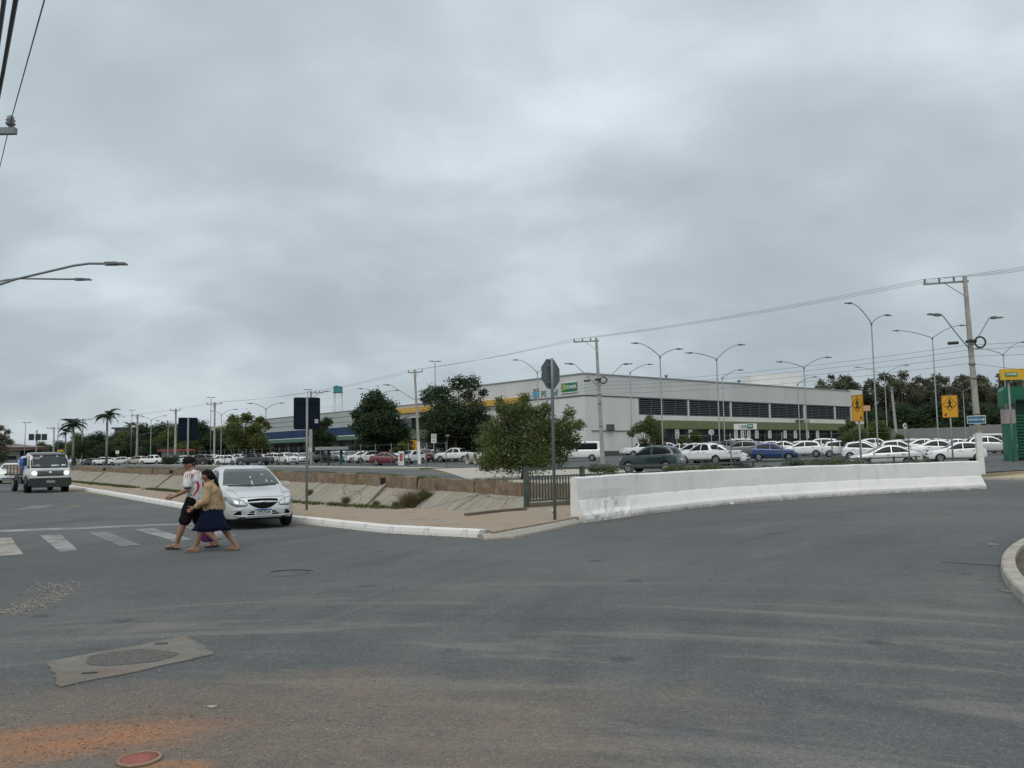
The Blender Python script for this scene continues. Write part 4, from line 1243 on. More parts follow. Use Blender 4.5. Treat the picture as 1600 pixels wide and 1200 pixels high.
def man():
    loc = at_z(303, 857.5, .004)
    root = thing('person', 'person in white football shirt and black shorts striding left in dark flip-flops', 'person', loc, math.pi)
    sk = skin_mat('tan_skin', (.30, .165, .105))
    # x forward, y left (towards the camera)
    pel, che, nek = (0, 0, .90), (.03, 0, 1.27), (.055, 0, 1.43)
    hc = Vector((.115, .012, 1.565)); r = .105
    hcs, q = head_cones(hc, r, .85, .16)
    sL, eL, wL = (.05, .185, 1.36), (.045, .255, 1.095), (.285, .225, .985)
    sR, eR, wR = (.03, -.185, 1.36), (-.13, -.25, 1.11), (-.20, -.23, .86)
    hL, kL, aL, tL = (.02, .095, .88), (.155, .105, .485), (.285, .105, .105), (.45, .115, .062)
    hR, kR, aR, tR = (0, -.095, .88), (-.04, -.10, .47), (-.37, -.10, .135), (-.20, -.10, .05)
    body = [(pel, .135, che, .135, 1.12), (che, .13, (.04, 0, 1.38), .10, 1.35), ((.045, 0, 1.38), .062, (.075, 0, 1.50), .055), (sL, .062, eL, .046), (eL, .044, wL, .030), (sR, .062, eR, .046), (eR, .044, wR, .030),
            (hL, .092, kL, .060), (kL, .058, Vector(kL).lerp(Vector(aL), .35), .060), (Vector(kL).lerp(Vector(aL), .35), .060, aL, .036), (hR, .092, kR, .060), (kR, .058, Vector(kR).lerp(Vector(aR), .35), .060), (Vector(kR).lerp(Vector(aR), .35), .060, aR, .036)]
    body += hcs+hand_cones(wL, (.95, -.05, -.30), 1, .85)+hand_cones(wR, (-.1, .05, -1), -1, .9)+foot_cones(aL, tL)+foot_cones(aR, tR)
    mesh_obj('body', blob(body, .0065, 'man_body', 3), sk, root)
    eyes(q, r, root)
    hair_shell(q, r, [(q(-.34, 0, .48), .92*r, q(.16, 0, .58), .84*r, 1.05), (q(-.55, 0, .10), .60*r, q(-.62, 0, -.35), .42*r, 1.3), (q(.40, .35, .72), .40*r, q(.40, -.35, .72), .40*r), (q(.62, .25, .58), .22*r, q(.62, -.25, .58), .22*r), (q(-.1, .66, .28), .28*r, q(-.30, .62, -.20), .22*r), (q(-.1, -.66, .28), .28*r, q(-.30, -.62, -.20), .22*r)], 'hair', M_HAIR, root)
    sh = [((-.005, 0, .93), .150, (.03, 0, 1.26), .150, 1.22), ((.03, 0, 1.26), .145, (.04, 0, 1.37), .105, 1.5), ((0, 0, .88), .152, (-.005, 0, .95), .150, 1.18), (sL, .082, Vector(sL).lerp(Vector(eL), .72), .082), (sR, .082, Vector(sR).lerp(Vector(eR), .72), .080), ((.05, 0, 1.40), .082, (.055, 0, 1.425), .072)]
    me = blob(sh, .009, 'shirt', 5)
    def flr(c): c[2] = max(c[2], .80)
    wobble(me, lambda c: mnoise.noise(Vector((c.x*9, c.y*9, c.z*5)))*.015+mnoise.noise(Vector((c.x*24, c.y*24, c.z*13)))*.008, flr)
    mesh_obj('shirt', me, shirt_material(), root)
    so = [((0, 0, .86), .150, (0, 0, .80), .15, 1.15), (hL, .118, Vector(hL).lerp(Vector(kL), .86), .108), (hR, .118, Vector(hR).lerp(Vector(kR), .86), .108)]
    me = blob(so, .009, 'shorts', 5)
    wobble(me, lambda c: mnoise.noise(Vector((c.x*14, c.y*14, c.z*7)))*.014)
    mesh_obj('shorts', me, mat('black_shorts', (.010, .009, .012), .9, spec=.12, var=.3, vscale=8), root)
    ms, mt = mat('dark_flip_flop', (.018, .016, .014), .8), mat('flip_flop_strap', (.015, .015, .015), .6)
    sandal(aL, tL, 0, ms, mt, root, .026); sandal(aR, tR, 0, ms, mt, root, .026)
    # purple shopping bag with a white carrier bag, hanging from his far hand
    hx, hy, hz = wR[0]-.02, wR[1]+.01, wR[2]-.12
    bg = thing('shopping_bag', 'purple shopping bag hanging low between the two pedestrians', 'bag', (loc.x-hx-.02, loc.y-hy, loc.z+.10), .2)
    mb = MB()
    rows = []
    for k, (w_, d_, z_) in enumerate(((.10, .05, 0), (.15, .08, .03), (.165, .09, .15), (.15, .08, .27), (.10, .05, .35), (.05, .03, .42))):
        rows.append([(w_*math.cos(a)*(1+.12*math.sin(5*a+k)), d_*math.sin(a)*(1+.1*math.cos(4*a+k)), z_) for a in np.linspace(0, 2*math.pi, 20, endpoint=False)])
    vs = sum(rows, []); n = 20
    mb.add(vs, [(i*n+j, i*n+(j+1) % n, (i+1)*n+(j+1) % n, (i+1)*n+j) for i in range(5) for j in range(n)]+[tuple(range(n))[::-1], tuple(range(100, 120))], 0, True)
    mb.build('pouch', mat('purple_fabric', (.16, .025, .20), .7, var=.25, vscale=9), bg)
    mb = MB(); mb.tube([(-.04, 0, .41), (-.02, 0, .52), (0, 0, .565)], .008, 6); mb.tube([(.04, 0, .41), (.02, 0, .52), (0, 0, .565)], .008, 6); mb.build('handle', MATS['purple_fabric'], bg)
    cb = thing('carrier_bag', 'small white plastic carrier bag beside the purple shopping bag', 'bag', (loc.x-hx+.17, loc.y-hy-.03, loc.z+.14), -.3)
    mb = MB(); rows = []
    for k, (w_, d_, z_) in enumerate(((.05, .04, 0), (.085, .07, .03), (.10, .08, .12), (.085, .06, .2), (.04, .03, .28), (.02, .015, .50))):
        rows.append([(w_*math.cos(a)*(1+.15*math.sin(4*a+k*2))-.10*max(0, z_-.28), d_*math.sin(a)*(1+.12*math.cos(5*a+k)), z_) for a in np.linspace(0, 2*math.pi, 18, endpoint=False)])
    vs = sum(rows, []); n = 18
    mb.add(vs, [(i*n+j, i*n+(j+1) % n, (i+1)*n+(j+1) % n, (i+1)*n+j) for i in range(5) for j in range(n)]+[tuple(range(n))[::-1], tuple(range(90, 108))], 0, True)
    mb.build('sack', mat('white_plastic_bag', (.62, .60, .64), .35, var=.25, vscale=12), cb)
    return root
man()
def woman():
    loc = at_z(331, 861.5, .004)
    root = thing('person', 'person in tan jacket and navy skirt with a black ponytail walking left', 'person', loc, math.pi)
    sk = skin_mat('brown_skin', (.27, .145, .092))
    pel, che = (0, 0, .78), (.02, 0, 1.08)
    hc = Vector((.10, .01, 1.345)); r = .098
    hcs, q = head_cones(hc, r, .15, .20)
    sL, eL, wL = (.03, .155, 1.145), (.045, .225, .905), (.245, .205, .80)
    sR, eR, wR = (.02, -.155, 1.145), (-.08, -.215, .90), (-.12, -.19, .70)
    hL, kL, aL, tL = (.02, .085, .76), (.155, .09, .40), (.255, .09, .095), (.42, .095, .045)
    hR, kR, aR, tR = (-.01, -.085, .76), (-.16, -.09, .41), (-.39, -.09, .115), (-.235, -.09, .045)
    body = [(pel, .14, che, .12, 1.12), (che, .12, (.03, 0, 1.16), .09, 1.3), ((.04, 0, 1.17), .056, (.075, 0, 1.29), .050), (sL, .055, eL, .042), (eL, .040, wL, .028), (sR, .055, eR, .042), (eR, .040, wR, .028),
            (hL, .088, kL, .058), (kL, .055, Vector(kL).lerp(Vector(aL), .35), .056), (Vector(kL).lerp(Vector(aL), .35), .056, aL, .034), (hR, .088, kR, .058), (kR, .055, Vector(kR).lerp(Vector(aR), .35), .056), (Vector(kR).lerp(Vector(aR), .35), .056, aR, .034)]
    body += hcs+hand_cones(wL, (.86, -.1, -.5), 1, .6, .92)+hand_cones(wR, (0, .05, -1), -1, .7, .92)+foot_cones(aL, tL)+foot_cones(aR, tR)
    mesh_obj('body', blob(body, .0065, 'woman_body', 3), sk, root)
    eyes(q, r, root)
    hair_shell(q, r, [(q(-.32, 0, .36), .84*r, q(.10, 0, .46), .78*r, .98), (q(-.5, 0, .05), .66*r, q(-.62, 0, -.40), .44*r, 1.3), (q(.36, .30, .68), .36*r, q(.36, -.30, .68), .36*r), (q(-.2, .62, .25), .30*r, q(-.45, .58, -.30), .26*r), (q(-.2, -.62, .25), .30*r, q(-.45, -.58, -.30), .26*r),
               (q(-.95, 0, .0), .36*r, q(-1.35, 0, -.9), .34*r), (q(-1.35, 0, -.9), .34*r, q(-1.5, 0, -2.0), .26*r), (q(-1.5, 0, -2.0), .26*r, q(-1.35, 0, -3.1), .12*r)], 'hair', M_HAIR, root)
    ja = [((0, 0, .84), .155, (.02, 0, 1.06), .145, 1.2), ((.02, 0, 1.06), .142, (.03, 0, 1.15), .10, 1.45), ((-.005, 0, .765), .165, (0, 0, .85), .155, 1.15), (sL, .078, eL, .066), (eL, .066, Vector(eL).lerp(Vector(wL), .8), .050), (sR, .078, eR, .066), (eR, .066, Vector(eR).lerp(Vector(wR), .8), .050), ((.04, 0, 1.18), .078, (.05, 0, 1.215), .072)]
    me = blob(ja, .009, 'jacket', 5)
    def flr(c):
        if c[2] < .70 and abs(c[1]) < .2 and abs(c[0]) < .25: c[2] = .70
    wobble(me, lambda c: mnoise.noise(Vector((c.x*8, c.y*8, c.z*5)))*.017+mnoise.noise(Vector((c.x*26, c.y*26, c.z*15)))*.008, flr)
    mesh_obj('jacket', me, mat('tan_jacket', (.38, .265, .150), .9, spec=.15, var=.16, vscale=7, bump=.5, bscale=18), root)
    # collar
    mb = MB(); n = 20; vs = []
    for k in range(n):
        a = 2*math.pi*k/n
        if True:
            for rr, z in ((.070, 1.205), (.094, 1.185), (.075, 1.245), (.070, 1.24)):
                vs.append((.052+rr*math.cos(a), rr*1.05*math.sin(a), z+.012*math.cos(2*a)-.02*math.cos(a)))
    mb.add(vs, [(k*4+j, ((k+1) % n)*4+j, ((k+1) % n)*4+j+1, k*4+j+1) for k in range(n) for j in range(3)], 0, True)
    mb.build('collar', MATS['tan_jacket'], root)
    # skirt
    mb = MB(); rows = []; n = 40
    for z, rx, ry, cx in ((.82, .145, .165, 0), (.74, .165, .185, 0), (.66, .19, .195, .005), (.56, .225, .20, .01), (.46, .275, .205, .012), (.375, .325, .21, .01), (.37, .315, .20, .01)):
        row = []
        for k in range(n):
            a = 2*math.pi*k/n
            w_ = 1+(.82-z)*.20*math.sin(8*a+1.3)+(.82-z)*.13*math.sin(13*a+.6+4*z)
            row.append((cx+rx*w_*math.cos(a), ry*w_*math.sin(a), z+.012*math.sin(3*a)*(z < .5)))
        rows.append(row)
    vs = sum(rows, [])
    mb.add(vs, [(i*n+j, i*n+(j+1) % n, (i+1)*n+(j+1) % n, (i+1)*n+j) for i in range(len(rows)-1) for j in range(n)], 0, True)
    mb.build('skirt', mat('navy_skirt', (.004, .008, .024), .9, spec=.15, var=.25, vscale=7, bump=.4, bscale=30), root)
    ms = mat('tan_sandal', (.22, .15, .10), .8)
    sandal(aL, tL, 0, ms, ms, root, .012); sandal(aR, tR, 0, ms, ms, root, .012)
    return root
woman()
# ------------------------------------------------------------------ the flatbed truck coming up the street
def truck():
    x, y = XY(60, 48)
    root = thing('truck', 'white flatbed truck with lit headlights driving towards the crossing', 'truck', (x, y, .004), 0)
    place(root, x, y, 140, .004)
    sp = dict(tumble=.09, L=1.95, W=2.06, wb=5.0, fo=.98, wr=.40,
        top=[(0, .80), (.02, 1.05), (.05, 1.22), (.09, 1.30), (.14, 1.36), (.30, 1.72), (.46, 2.06), (.56, 2.14), (.9, 2.19), (1.8, 2.20), (1.9, 2.16), (1.95, 1.9)],
        belt=[(0, .75), (.03, 1.0), (.06, 1.18), (.12, 1.24), (.3, 1.28), (1.9, 1.28), (1.95, 1.2)],
        wid=[(0, .86), (.02, .93), (.06, .975), (.15, 1.0), (.5, 1.02), (1.9, 1.02), (1.95, .99)],
        bot=[(0, .62), (.05, .60), (1.9, .62), (1.95, .65)])
    global CARS
    L = sp['L']
    sp2 = dict(sp); sp2['wb'] = .0001
    sp2['wr'] = .42
    me, bvh, axles = body_mesh(sp2, 'cab', False)
    cab = mesh_obj('cab', me, [PAINT['truck white'], M_ARCH], root, (2.35, 0, 0))
    def on(mb, name, m): return mb.build(name, m, cab)
    on(patch(bvh, 'F', -.90, .90, lambda q: 1.33, lambda q: 2.02 if abs(q) < .84 else 2.02-(abs(q)-.84)*5, 16, 6), 'windscreen', mat('truck_windscreen', (.028, .036, .040), .06, spec=.6))
    on(patch(bvh, 'F', -.86, .86, lambda q: 2.03, lambda q: 2.15, 12, 2, .03, .03), 'sun_visor', mat('visor_grey', (.13, .14, .135), .6))
    on(patch(bvh, 'F', -.64, .64, lambda q: .90, lambda q: 1.20, 12, 3), 'grille', mat('truck_grille', (.075, .08, .08), .6))
    for z in (1.0, 1.06, 1.12):
        on(patch(bvh, 'F', -.60, .60, z-.009, z+.009, 10, 1, .016), 'grille_bar', mat('visor_grey'))
    on(patch(bvh, 'F', -.07, .07, lambda q: 1.08-math.sqrt(max(0, .0049-q*q)), lambda q: 1.08+math.sqrt(max(0, .0049-q*q)), 10, 2, .02), 'round_emblem', M_CHROME)
    lit = mat('lit_headlamp', (.9, .9, .85), .2, emit=(1.0, .95, .85), estr=3.0)
    for s_ in (1, -1):
        on(patch(bvh, 'F', s_*.66, s_*.90, lambda q: 1.06-.09*math.sqrt(max(0, 1-((abs(q)-.78)/.12)**2)), lambda q: 1.06+.09*math.sqrt(max(0, 1-((abs(q)-.78)/.12)**2)), 10, 4, .012), 'headlight', lit)
        on(patch(bvh, 'Ss'[0 if s_ > 0 else 1], .05, .70, 1.33, lambda q: min(1.98, 1.98-(q-.42)*2.2 if q > .42 else 1.98), 10, 4), 'side_window', M_GLASS)
        mb = MB(); mb.tube([(.62, s_*1.0, 1.95), (.75, s_*1.2, 1.9), (.75, s_*1.2, 1.45), (.62, s_*1.0, 1.35)], .016, 6); mb.box((.76, s_*1.20, 1.68), (.08, .18, .42)); on(mb, 'mirror', M_BLACK)
        mb = MB(); mb.box((.0, s_*.985, .66), (.9, .09, .34)); on(mb, 'step', M_BLACK)
    for s_ in (1, -1):
        mb = MB(); mb.disc_lathe((0, s_*.80, .42), (0, s_, 0), [(.52, 0), (.52, .225)], 24); on(mb, 'wheel_arch', M_ARCH)
    mb = MB(); mb.box((.93, 0, .58), (.22, 2.04, .44)); mb.box((.98, 0, .36), (.14, 1.8, .14)); b = mb.build('bumper', mat('truck_bumper', (.028, .028, .030), .6), root, (2.35, 0, 0), bevel=.03)
    mb = MB(); mb.box((1.04, 0, .60), (.01, .42, .14)); mb.build('number_plate', mat('grey_plate', (.25, .25, .25), .5), root, (2.35, 0, 0))
    mb = MB(); mb.box((.15, .62, 2.27), (.12, .30, .10)); mb.build('roof_beacon', mat('amber', (.62, .42, .02), .3), root, (2.35, 0, 0), bevel=.02)
    for y0, y1, z0, z1 in ((-.80, -.56, 1.42, 1.52), (-.45, -.05, 1.42, 1.50)):
        on(patch(bvh, 'F', -y1, -y0, z0, z1, 2, 1, .008), 'windscreen_sticker', mat('sticker', (.5, .55, .55), .5))
    mb = MB(); 
    for s_ in (1, -1): mb.box((-.4, s_*.42, .72), (5.4, .09, .2))
    mb.build('chassis', M_BLACK, root)
    for s_ in (1, -1):
        mb = MB(); mb.box((.55, s_*.80, .66), (1.1, .45, .40)); mb.build('fuel_tank', M_BLACK, root, bevel=.05)
        mb = MB(); mb.box((-.35, s_*1.0, .78), (1.2, .05, .22)); mb.build('side_guard', M_BLACK, root)
    mw = mat('weathered_timber', (.34, .26, .18), .85, var=.3, vscale=3)
    bed = MB(); bed.box((-.9, 0, .95), (4.3, 2.1, .10)); bo = bed.build('flatbed', mat('bed_frame', (.10, .095, .09), .8), root)
    for k in range(3):
        for s_ in (1, -1):
            q = MB(); q.box((-.9, s_*1.05, 1.10+k*.155), (4.3, .035, .14)); q.build('side_board', mw, bo)
    for s_ in (1, -1):
        for xx in (-3.0, -1.9, -.85, .2, 1.2):
            q = MB(); q.box((xx, s_*1.085, 1.22), (.06, .03, .60)); q.build('stake', M_BLACK, bo)
    tm, rm = wheel_meshes(.40, .24)
    for ax, ys in ((2.35, .90), (-1.45, .92)):
        for s_ in (1, -1):
            t = mesh_obj('wheel', tm, None, root, (ax, s_*ys, .40), (0, 0, 0 if s_ > 0 else math.pi)); mesh_obj('rim', rm, None, t)
    # load
    M = root.matrix_basis
    bpy.context.view_layer.update()
    for (lx, ly, r_, h_, m_, nm, lb) in ((.35, -.72, .30, .90, mat('blue_plastic', (.02, .09, .42), .4), 'drum', 'blue plastic drum on the truck bed behind the cab'), (-.6, -.6, .36, .98, mat('pale_sack', (.42, .42, .48), .7, var=.2), 'sack', 'pale lilac bundle on the truck bed behind the blue drum')):
        p = root.matrix_world @ Vector((lx, ly, 1.0))
        mb = MB()
        if nm == 'drum': mb.disc_lathe((0, 0, 0), (0, 0, 1), [(r_*.95, 0), (r_, .03), (r_, .3), (r_*1.03, .32), (r_, .34), (r_, .60), (r_*1.03, .62), (r_, .64), (r_, h_-.04), (r_*.95, h_), (r_*.3, h_+.002)], 22)
        else: mb.disc_lathe((0, 0, 0), (0, 0, 1), [(r_*.8, 0), (r_*1.05, .15), (r_, .5), (r_*.9, .8), (r_*.5, h_), (r_*.2, h_+.05)], 14)
        o = mb.build(nm, m_, None, p); tag(o, lb, nm)
truck()
# ------------------------------------------------------------------ parked and passing cars
# (column in the photograph, distance, kind, paint, heading, label)
CL = [
 (18, 68, 'suv', 'white', 152, 'white SUV following the truck at the left edge'),
 (142, 168, 'sedan', 'dark grey', -70, 'dark grey saloon at the left end of the parked row, left of the tall palm'),
 (160, 165, 'suv', 'white', -68, 'white SUV parked just left of the tall palm trunk'),
 (173, 166, 'hatchback', 'silver', -72, 'silver hatchback parked just right of the tall palm trunk'),
 (186, 162, 'hatchback', 'white', -105, 'white hatchback parked left of the power pole with two lamp arms'),
 (199, 168, 'sedan', 'white', -70, 'white saloon parked behind the foot of the power pole with two lamp arms'),
 (214, 160, 'suv', 'beige', -70, 'pale beige SUV parked right of the power pole with two lamp arms'),
 (240, 152, 'pickup', 'white', -75, 'white pickup parked side-on left of the dark bush'),
 (266, 160, 'hatchback', 'white', -60, 'white hatchback half hidden by the dark bush'),
 (284, 156, 'suv', 'white', -105, 'white SUV parked between the dark bush and the striding person'),
 (312, 128, 'suv', 'black', -70, 'black SUV parked right behind the head of the person in the football shirt'),
 (328, 142, 'suv', 'white', -100, 'white SUV parked above the silver saloon roof at its left end'),
 (340, 132, 'hatchback', 'white', -108, 'white hatchback nose-on behind the white-footed power pole'),
 (357, 126, 'sedan', 'white', -75, 'white saloon partly hidden behind the dark grey pickup bonnet'),
 (368, 150, 'suv', 'white', -70, 'white SUV in the second row under the broad green tree'),
 (386, 170, 'van', 'silver', -70, 'silver van in the back row left of the broad green tree'),
 (398, 118, 'pickup', 'dark grey', -72, 'dark grey pickup parked side-on under the broad green tree'),
 (412, 140, 'hatchback', 'white', 110, 'white hatchback behind the dark grey pickup under the broad green tree'),
 (424, 145, 'pickup', 'red', 105, 'red pickup in the second row right of the broad green tree'),
 (434, 130, 'suv', 'white', 100, 'white SUV side-on just left of the white SUV that faces the street'),
 (449, 118, 'suv', 'white', 140, 'white SUV facing the street, left of the tall blue sign post'),
 (474, 122, 'suv', 'silver', 165, 'silver SUV behind the tall dark blue sign post'),
 (502, 126, 'pickup', 'grey', 110, 'grey pickup parked behind the bus shelter, left post'),
 (522, 128, 'suv', 'silver', 130, 'silver SUV parked behind the bus shelter, right post'),
 (537, 132, 'suv', 'white', 100, 'white SUV just right of the green bus shelter post'),
 (550, 128, 'suv', 'grey', 150, 'grey SUV parked between the bus shelter and the round dark tree'),
 (562, 116, 'suv', 'white', -112, 'white SUV nose-left, left one of two beside the round dark tree trunk'),
 (576, 110, 'suv', 'white', -110, 'white SUV nose-left against the round dark tree trunk'),
 (596, 126, 'van', 'white', -100, 'white van just right of the round dark tree trunk'),
 (607, 94, 'sedan', 'maroon', 100, 'dark red saloon between the round dark tree and the white totem'),
 (640, 98, 'suv', 'white', -150, 'white SUV behind the white totem with the red panel'),
 (652, 118, 'suv', 'white', 160, 'white SUV under the yellow banner'),
 (664, 108, 'suv', 'red', 160, 'dark red SUV just right of the leaning white-footed pole'),
 (670, 140, 'van', 'white', 170, 'white van in the back row behind the regulation sign'),
 (690, 112, 'suv', 'dark grey', 165, 'dark grey SUV right of the regulation sign'),
 (697, 128, 'pickup', 'white', 160, 'white pickup facing out, right of the regulation sign in the second row'),
 (712, 102, 'pickup', 'white', -75, 'white pickup side-on under the tallest dark tree'),
 (744, 110, 'hatchback', 'white', -20, 'white hatchback rear-on left of the bushy street tree'),
 (778, 100, 'sedan', 'white', 100, 'white saloon hidden behind the bushy street tree, left part'),
 (842, 96, 'suv', 'white', 100, 'white SUV hidden behind the bushy street tree, right part'),
 (905, 88, 'van', 'white', -80, 'white van with dark windows behind the bushy street tree and the tall pole'),
 (1004, 98, 'pickup', 'white', 82, 'white pickup with its tail to the long wall, behind the dark green SUV'),
 (1018, 53.5, 'suv', 'petrol', -58, 'dark green SUV just behind the railing'),
 (1060, 92, 'hatchback', 'white', -62, 'white hatchback in the second row behind the dark green SUV'),
 (1083, 72, 'suv', 'silver', -58, 'silver SUV right of the dark green SUV, tail towards the street'),
 (1106, 66, 'pickup', 'white', -40, 'white utility pickup behind the bush on the railing'),
 (1128, 66, 'hatchback', 'white', 120, 'white hatchback nose-right behind the bush on the railing'),
 (1140, 88, 'pickup', 'dark grey', -60, 'dark grey pickup left of the blue car, behind the white entrance board post'),
 (1124, 104, 'suv', 'dark grey', 100, 'dark grey SUV in the third row below the round speed sign'),
 (1165, 118, 'van', 'white', 95, 'white van below the white entrance board'),
 (1192, 122, 'suv', 'white', 95, 'white SUV right of the white van below the entrance board'),
 (1158, 80, 'suv', 'grey', -60, 'grey SUV tight against the left side of the blue car'),
 (1209, 72, 'hatchback', 'blue', 104, 'bright blue hatchback parked behind the railing'),
 (1228, 92, 'sedan', 'silver', 105, 'silver saloon in the second row behind the blue hatchback'),
 (1252, 80, 'hatchback', 'white', -68, 'white hatchback with red tail light right of the blue hatchback'),
 (1279, 84, 'suv', 'white', -64, 'white estate with open-looking windows, left of the flowering bush'),
 (1258, 112, 'suv', 'white', 100, 'white SUV in the back row above the white hatchback with red tail light'),
 (1290, 116, 'pickup', 'white', 95, 'white double-cab pickup in the back row left of the near yellow sign'),
 (1318, 78, 'hatchback', 'white', 108, 'white hatchback left of the near yellow crossing sign post'),
 (1350, 86, 'sedan', 'white', 108, 'white saloon right behind the near yellow crossing sign post'),
 (1372, 98, 'suv', 'white', 108, 'white SUV in the third row between the yellow signs, leftmost'),
 (1382, 56, 'sedan', 'silver', -75, 'old silver saloon low behind the railing between the yellow signs'),
 (1398, 112, 'suv', 'navy', 100, 'navy SUV in the back row between the yellow signs'),
 (1408, 70, 'hatchback', 'white', 108, 'white hatchback nose-right behind the old silver saloon'),
 (1432, 104, 'suv', 'white', 105, 'white SUV in the back row behind the thin speed sign'),
 (1448, 80, 'sedan', 'white', 106, 'white saloon nose-right in the second row left of the far yellow sign'),
 (1428, 90, 'hatchback', 'grey', 106, 'grey hatchback in the third row left of the far yellow sign'),
 (1468, 104, 'suv', 'white', 106, 'white SUV in the back row left of the far yellow sign post'),
 (1478, 92, 'hatchback', 'silver', 106, 'silver hatchback in the third row behind the far yellow sign post'),
 (1492, 62, 'hatchback', 'white', -76, 'white hatchback with dark windows nose-left under the far yellow sign'),
 (1502, 106, 'suv', 'dark grey', 104, 'dark grey SUV in the back row right of the far yellow sign'),
 (1520, 100, 'hatchback', 'white', 104, 'white hatchback in the back row behind the blue street sign'),
 (1556, 98, 'van', 'white', 100, 'tall white van behind the thick power pole'),
 (1548, 76, 'suv', 'silver', 108, 'silver SUV nose-right just right of the thick power pole'),
 (1580, 84, 'suv', 'dark grey', 165, 'dark grey SUV beside the green gateway'),
 (1046, 112, 'suv', 'white', 95, 'white SUV in the back row before the shuttered shopfronts, left of the small tree'),
 (1072, 108, 'sedan', 'silver', 100, 'silver saloon in the back row behind the silver SUV'),
 (1096, 116, 'hatchback', 'white', 96, 'white hatchback in the back row below the olive fascia, left of the speed sign'),
 (1150, 106, 'hatchback', 'dark grey', -64, 'dark grey hatchback in the third row below the entrance board'),
 (1182, 100, 'sedan', 'white', 104, 'white saloon in the third row right of the entrance board post'),
 (1212, 110, 'suv', 'white', 100, 'white SUV in the back row right above the blue hatchback'),
 (1238, 104, 'hatchback', 'dark grey', 104, 'dark grey hatchback in the third row right of the blue hatchback'),
 (1303, 96, 'hatchback', 'silver', 104, 'silver hatchback in the third row left of the near yellow sign'),
 (1322, 112, 'suv', 'dark grey', 98, 'dark grey SUV in the back row left of the near yellow sign'),
 (1338, 104, 'hatchback', 'white', 102, 'white hatchback in the back row hidden behind the near yellow sign post'),
 (1352, 70, 'hatchback', 'white', 110, 'white hatchback behind the flowering bush at the near yellow sign'),
 (1362, 116, 'pickup', 'white', 96, 'white pickup in the back row right of the near yellow sign'),
 (1410, 98, 'sedan', 'white', 104, 'white saloon in the third row below the small round sign'),
 (1416, 122, 'pickup', 'white', 98, 'white pickup with dark windows at the grey wall between the yellow signs'),
 (1446, 116, 'hatchback', 'silver', 100, 'silver hatchback at the grey wall between the yellow signs'),
 (1455, 94, 'suv', 'black', 104, 'black SUV in the third row left of the far yellow sign'),
 (1470, 70, 'sedan', 'white', 108, 'white saloon partly behind the white hatchback under the far yellow sign'),
 (1494, 116, 'hatchback', 'white', 100, 'white hatchback at the grey wall behind the far yellow sign post'),
 (1500, 84, 'sedan', 'silver', 106, 'silver saloon behind the white hatchback under the far yellow sign'),
 (1536, 112, 'suv', 'white', 100, 'white SUV at the grey wall hidden behind the thick pole'),
 (1572, 112, 'hatchback', 'white', 100, 'white hatchback at the grey wall left of the gateway'),
 (455, 150, 'sedan', 'silver', 105, 'silver saloon in the second row before the dark shopfronts left of the tall blue sign'),
 (466, 142, 'hatchback', 'white', 105, 'white hatchback in the second row just left of the tall blue sign post'),
 (545, 146, 'hatchback', 'white', 105, 'white hatchback in the second row right of the bus shelter'),
 (588, 142, 'hatchback', 'silver', 105, 'silver hatchback in the second row behind the round dark tree trunk'),
 (487, 138, 'hatchback', 'white', 105, 'white hatchback in the second row just right of the pale concrete pole'),
 (513, 146, 'suv', 'white', 105, 'white SUV in the second row behind the dark bus shelter post'),
 (531, 150, 'suv', 'dark grey', 105, 'dark grey SUV in the second row behind the green bus shelter post'),
 (567, 140, 'suv', 'dark grey', 150, 'dark grey SUV in the second row left of the round dark tree trunk'),
 (616, 116, 'suv', 'white', 160, 'white SUV in the second row above the dark red saloon'),
 (632, 122, 'hatchback', 'dark grey', 160, 'dark grey hatchback in the second row above the white totem'),
 (684, 126, 'hatchback', 'silver', 105, 'silver hatchback in the second row between the regulation sign and the tallest tree'),
 (724, 122, 'suv', 'white', 105, 'white SUV in the second row behind the concrete pipe sections'),
 (738, 130, 'hatchback', 'dark grey', 105, 'dark grey hatchback in the second row left of the bushy street tree'),
 (348, 156, 'hatchback', 'dark grey', -80, 'dark grey hatchback in the second row above the silver saloon roof'),
 (300, 168, 'sedan', 'silver', -80, 'silver saloon in the second row just left of the head in black hair'),
 (225, 172, 'hatchback', 'silver', -80, 'silver hatchback in the second row behind the white pickup by the dark bush'),
]
_used = set()
for (px_, D_, kd, pn, hd, lb) in CL:
    if kd in _used: o = copy_tree(PROTO[kd])
    else: o = PROTO[kd]; _used.add(kd)
    x_, y_ = XY(px_, D_)
    if px_ < 30: place(o, x_, y_, hd, .004)
    else: place(o, x_, y_, hd)
    if px_ >= 30: o['group'] = 'cars parked in the lot beyond the canal'
    rs_ = random.Random(px_*7+int(D_)); o.scale = (rs_.uniform(.95, 1.05), rs_.uniform(.97, 1.02), rs_.uniform(.97, 1.05))
    o.name = {'sedan': 'saloon_car', 'hatchback': 'hatchback_car', 'suv': 'suv', 'pickup': 'pickup', 'van': 'van'}[kd]
    tag(o, lb, {'sedan': 'car', 'hatchback': 'car', 'suv': 'car', 'pickup': 'pickup', 'van': 'van'}[kd])
    set_paint(o, pn)

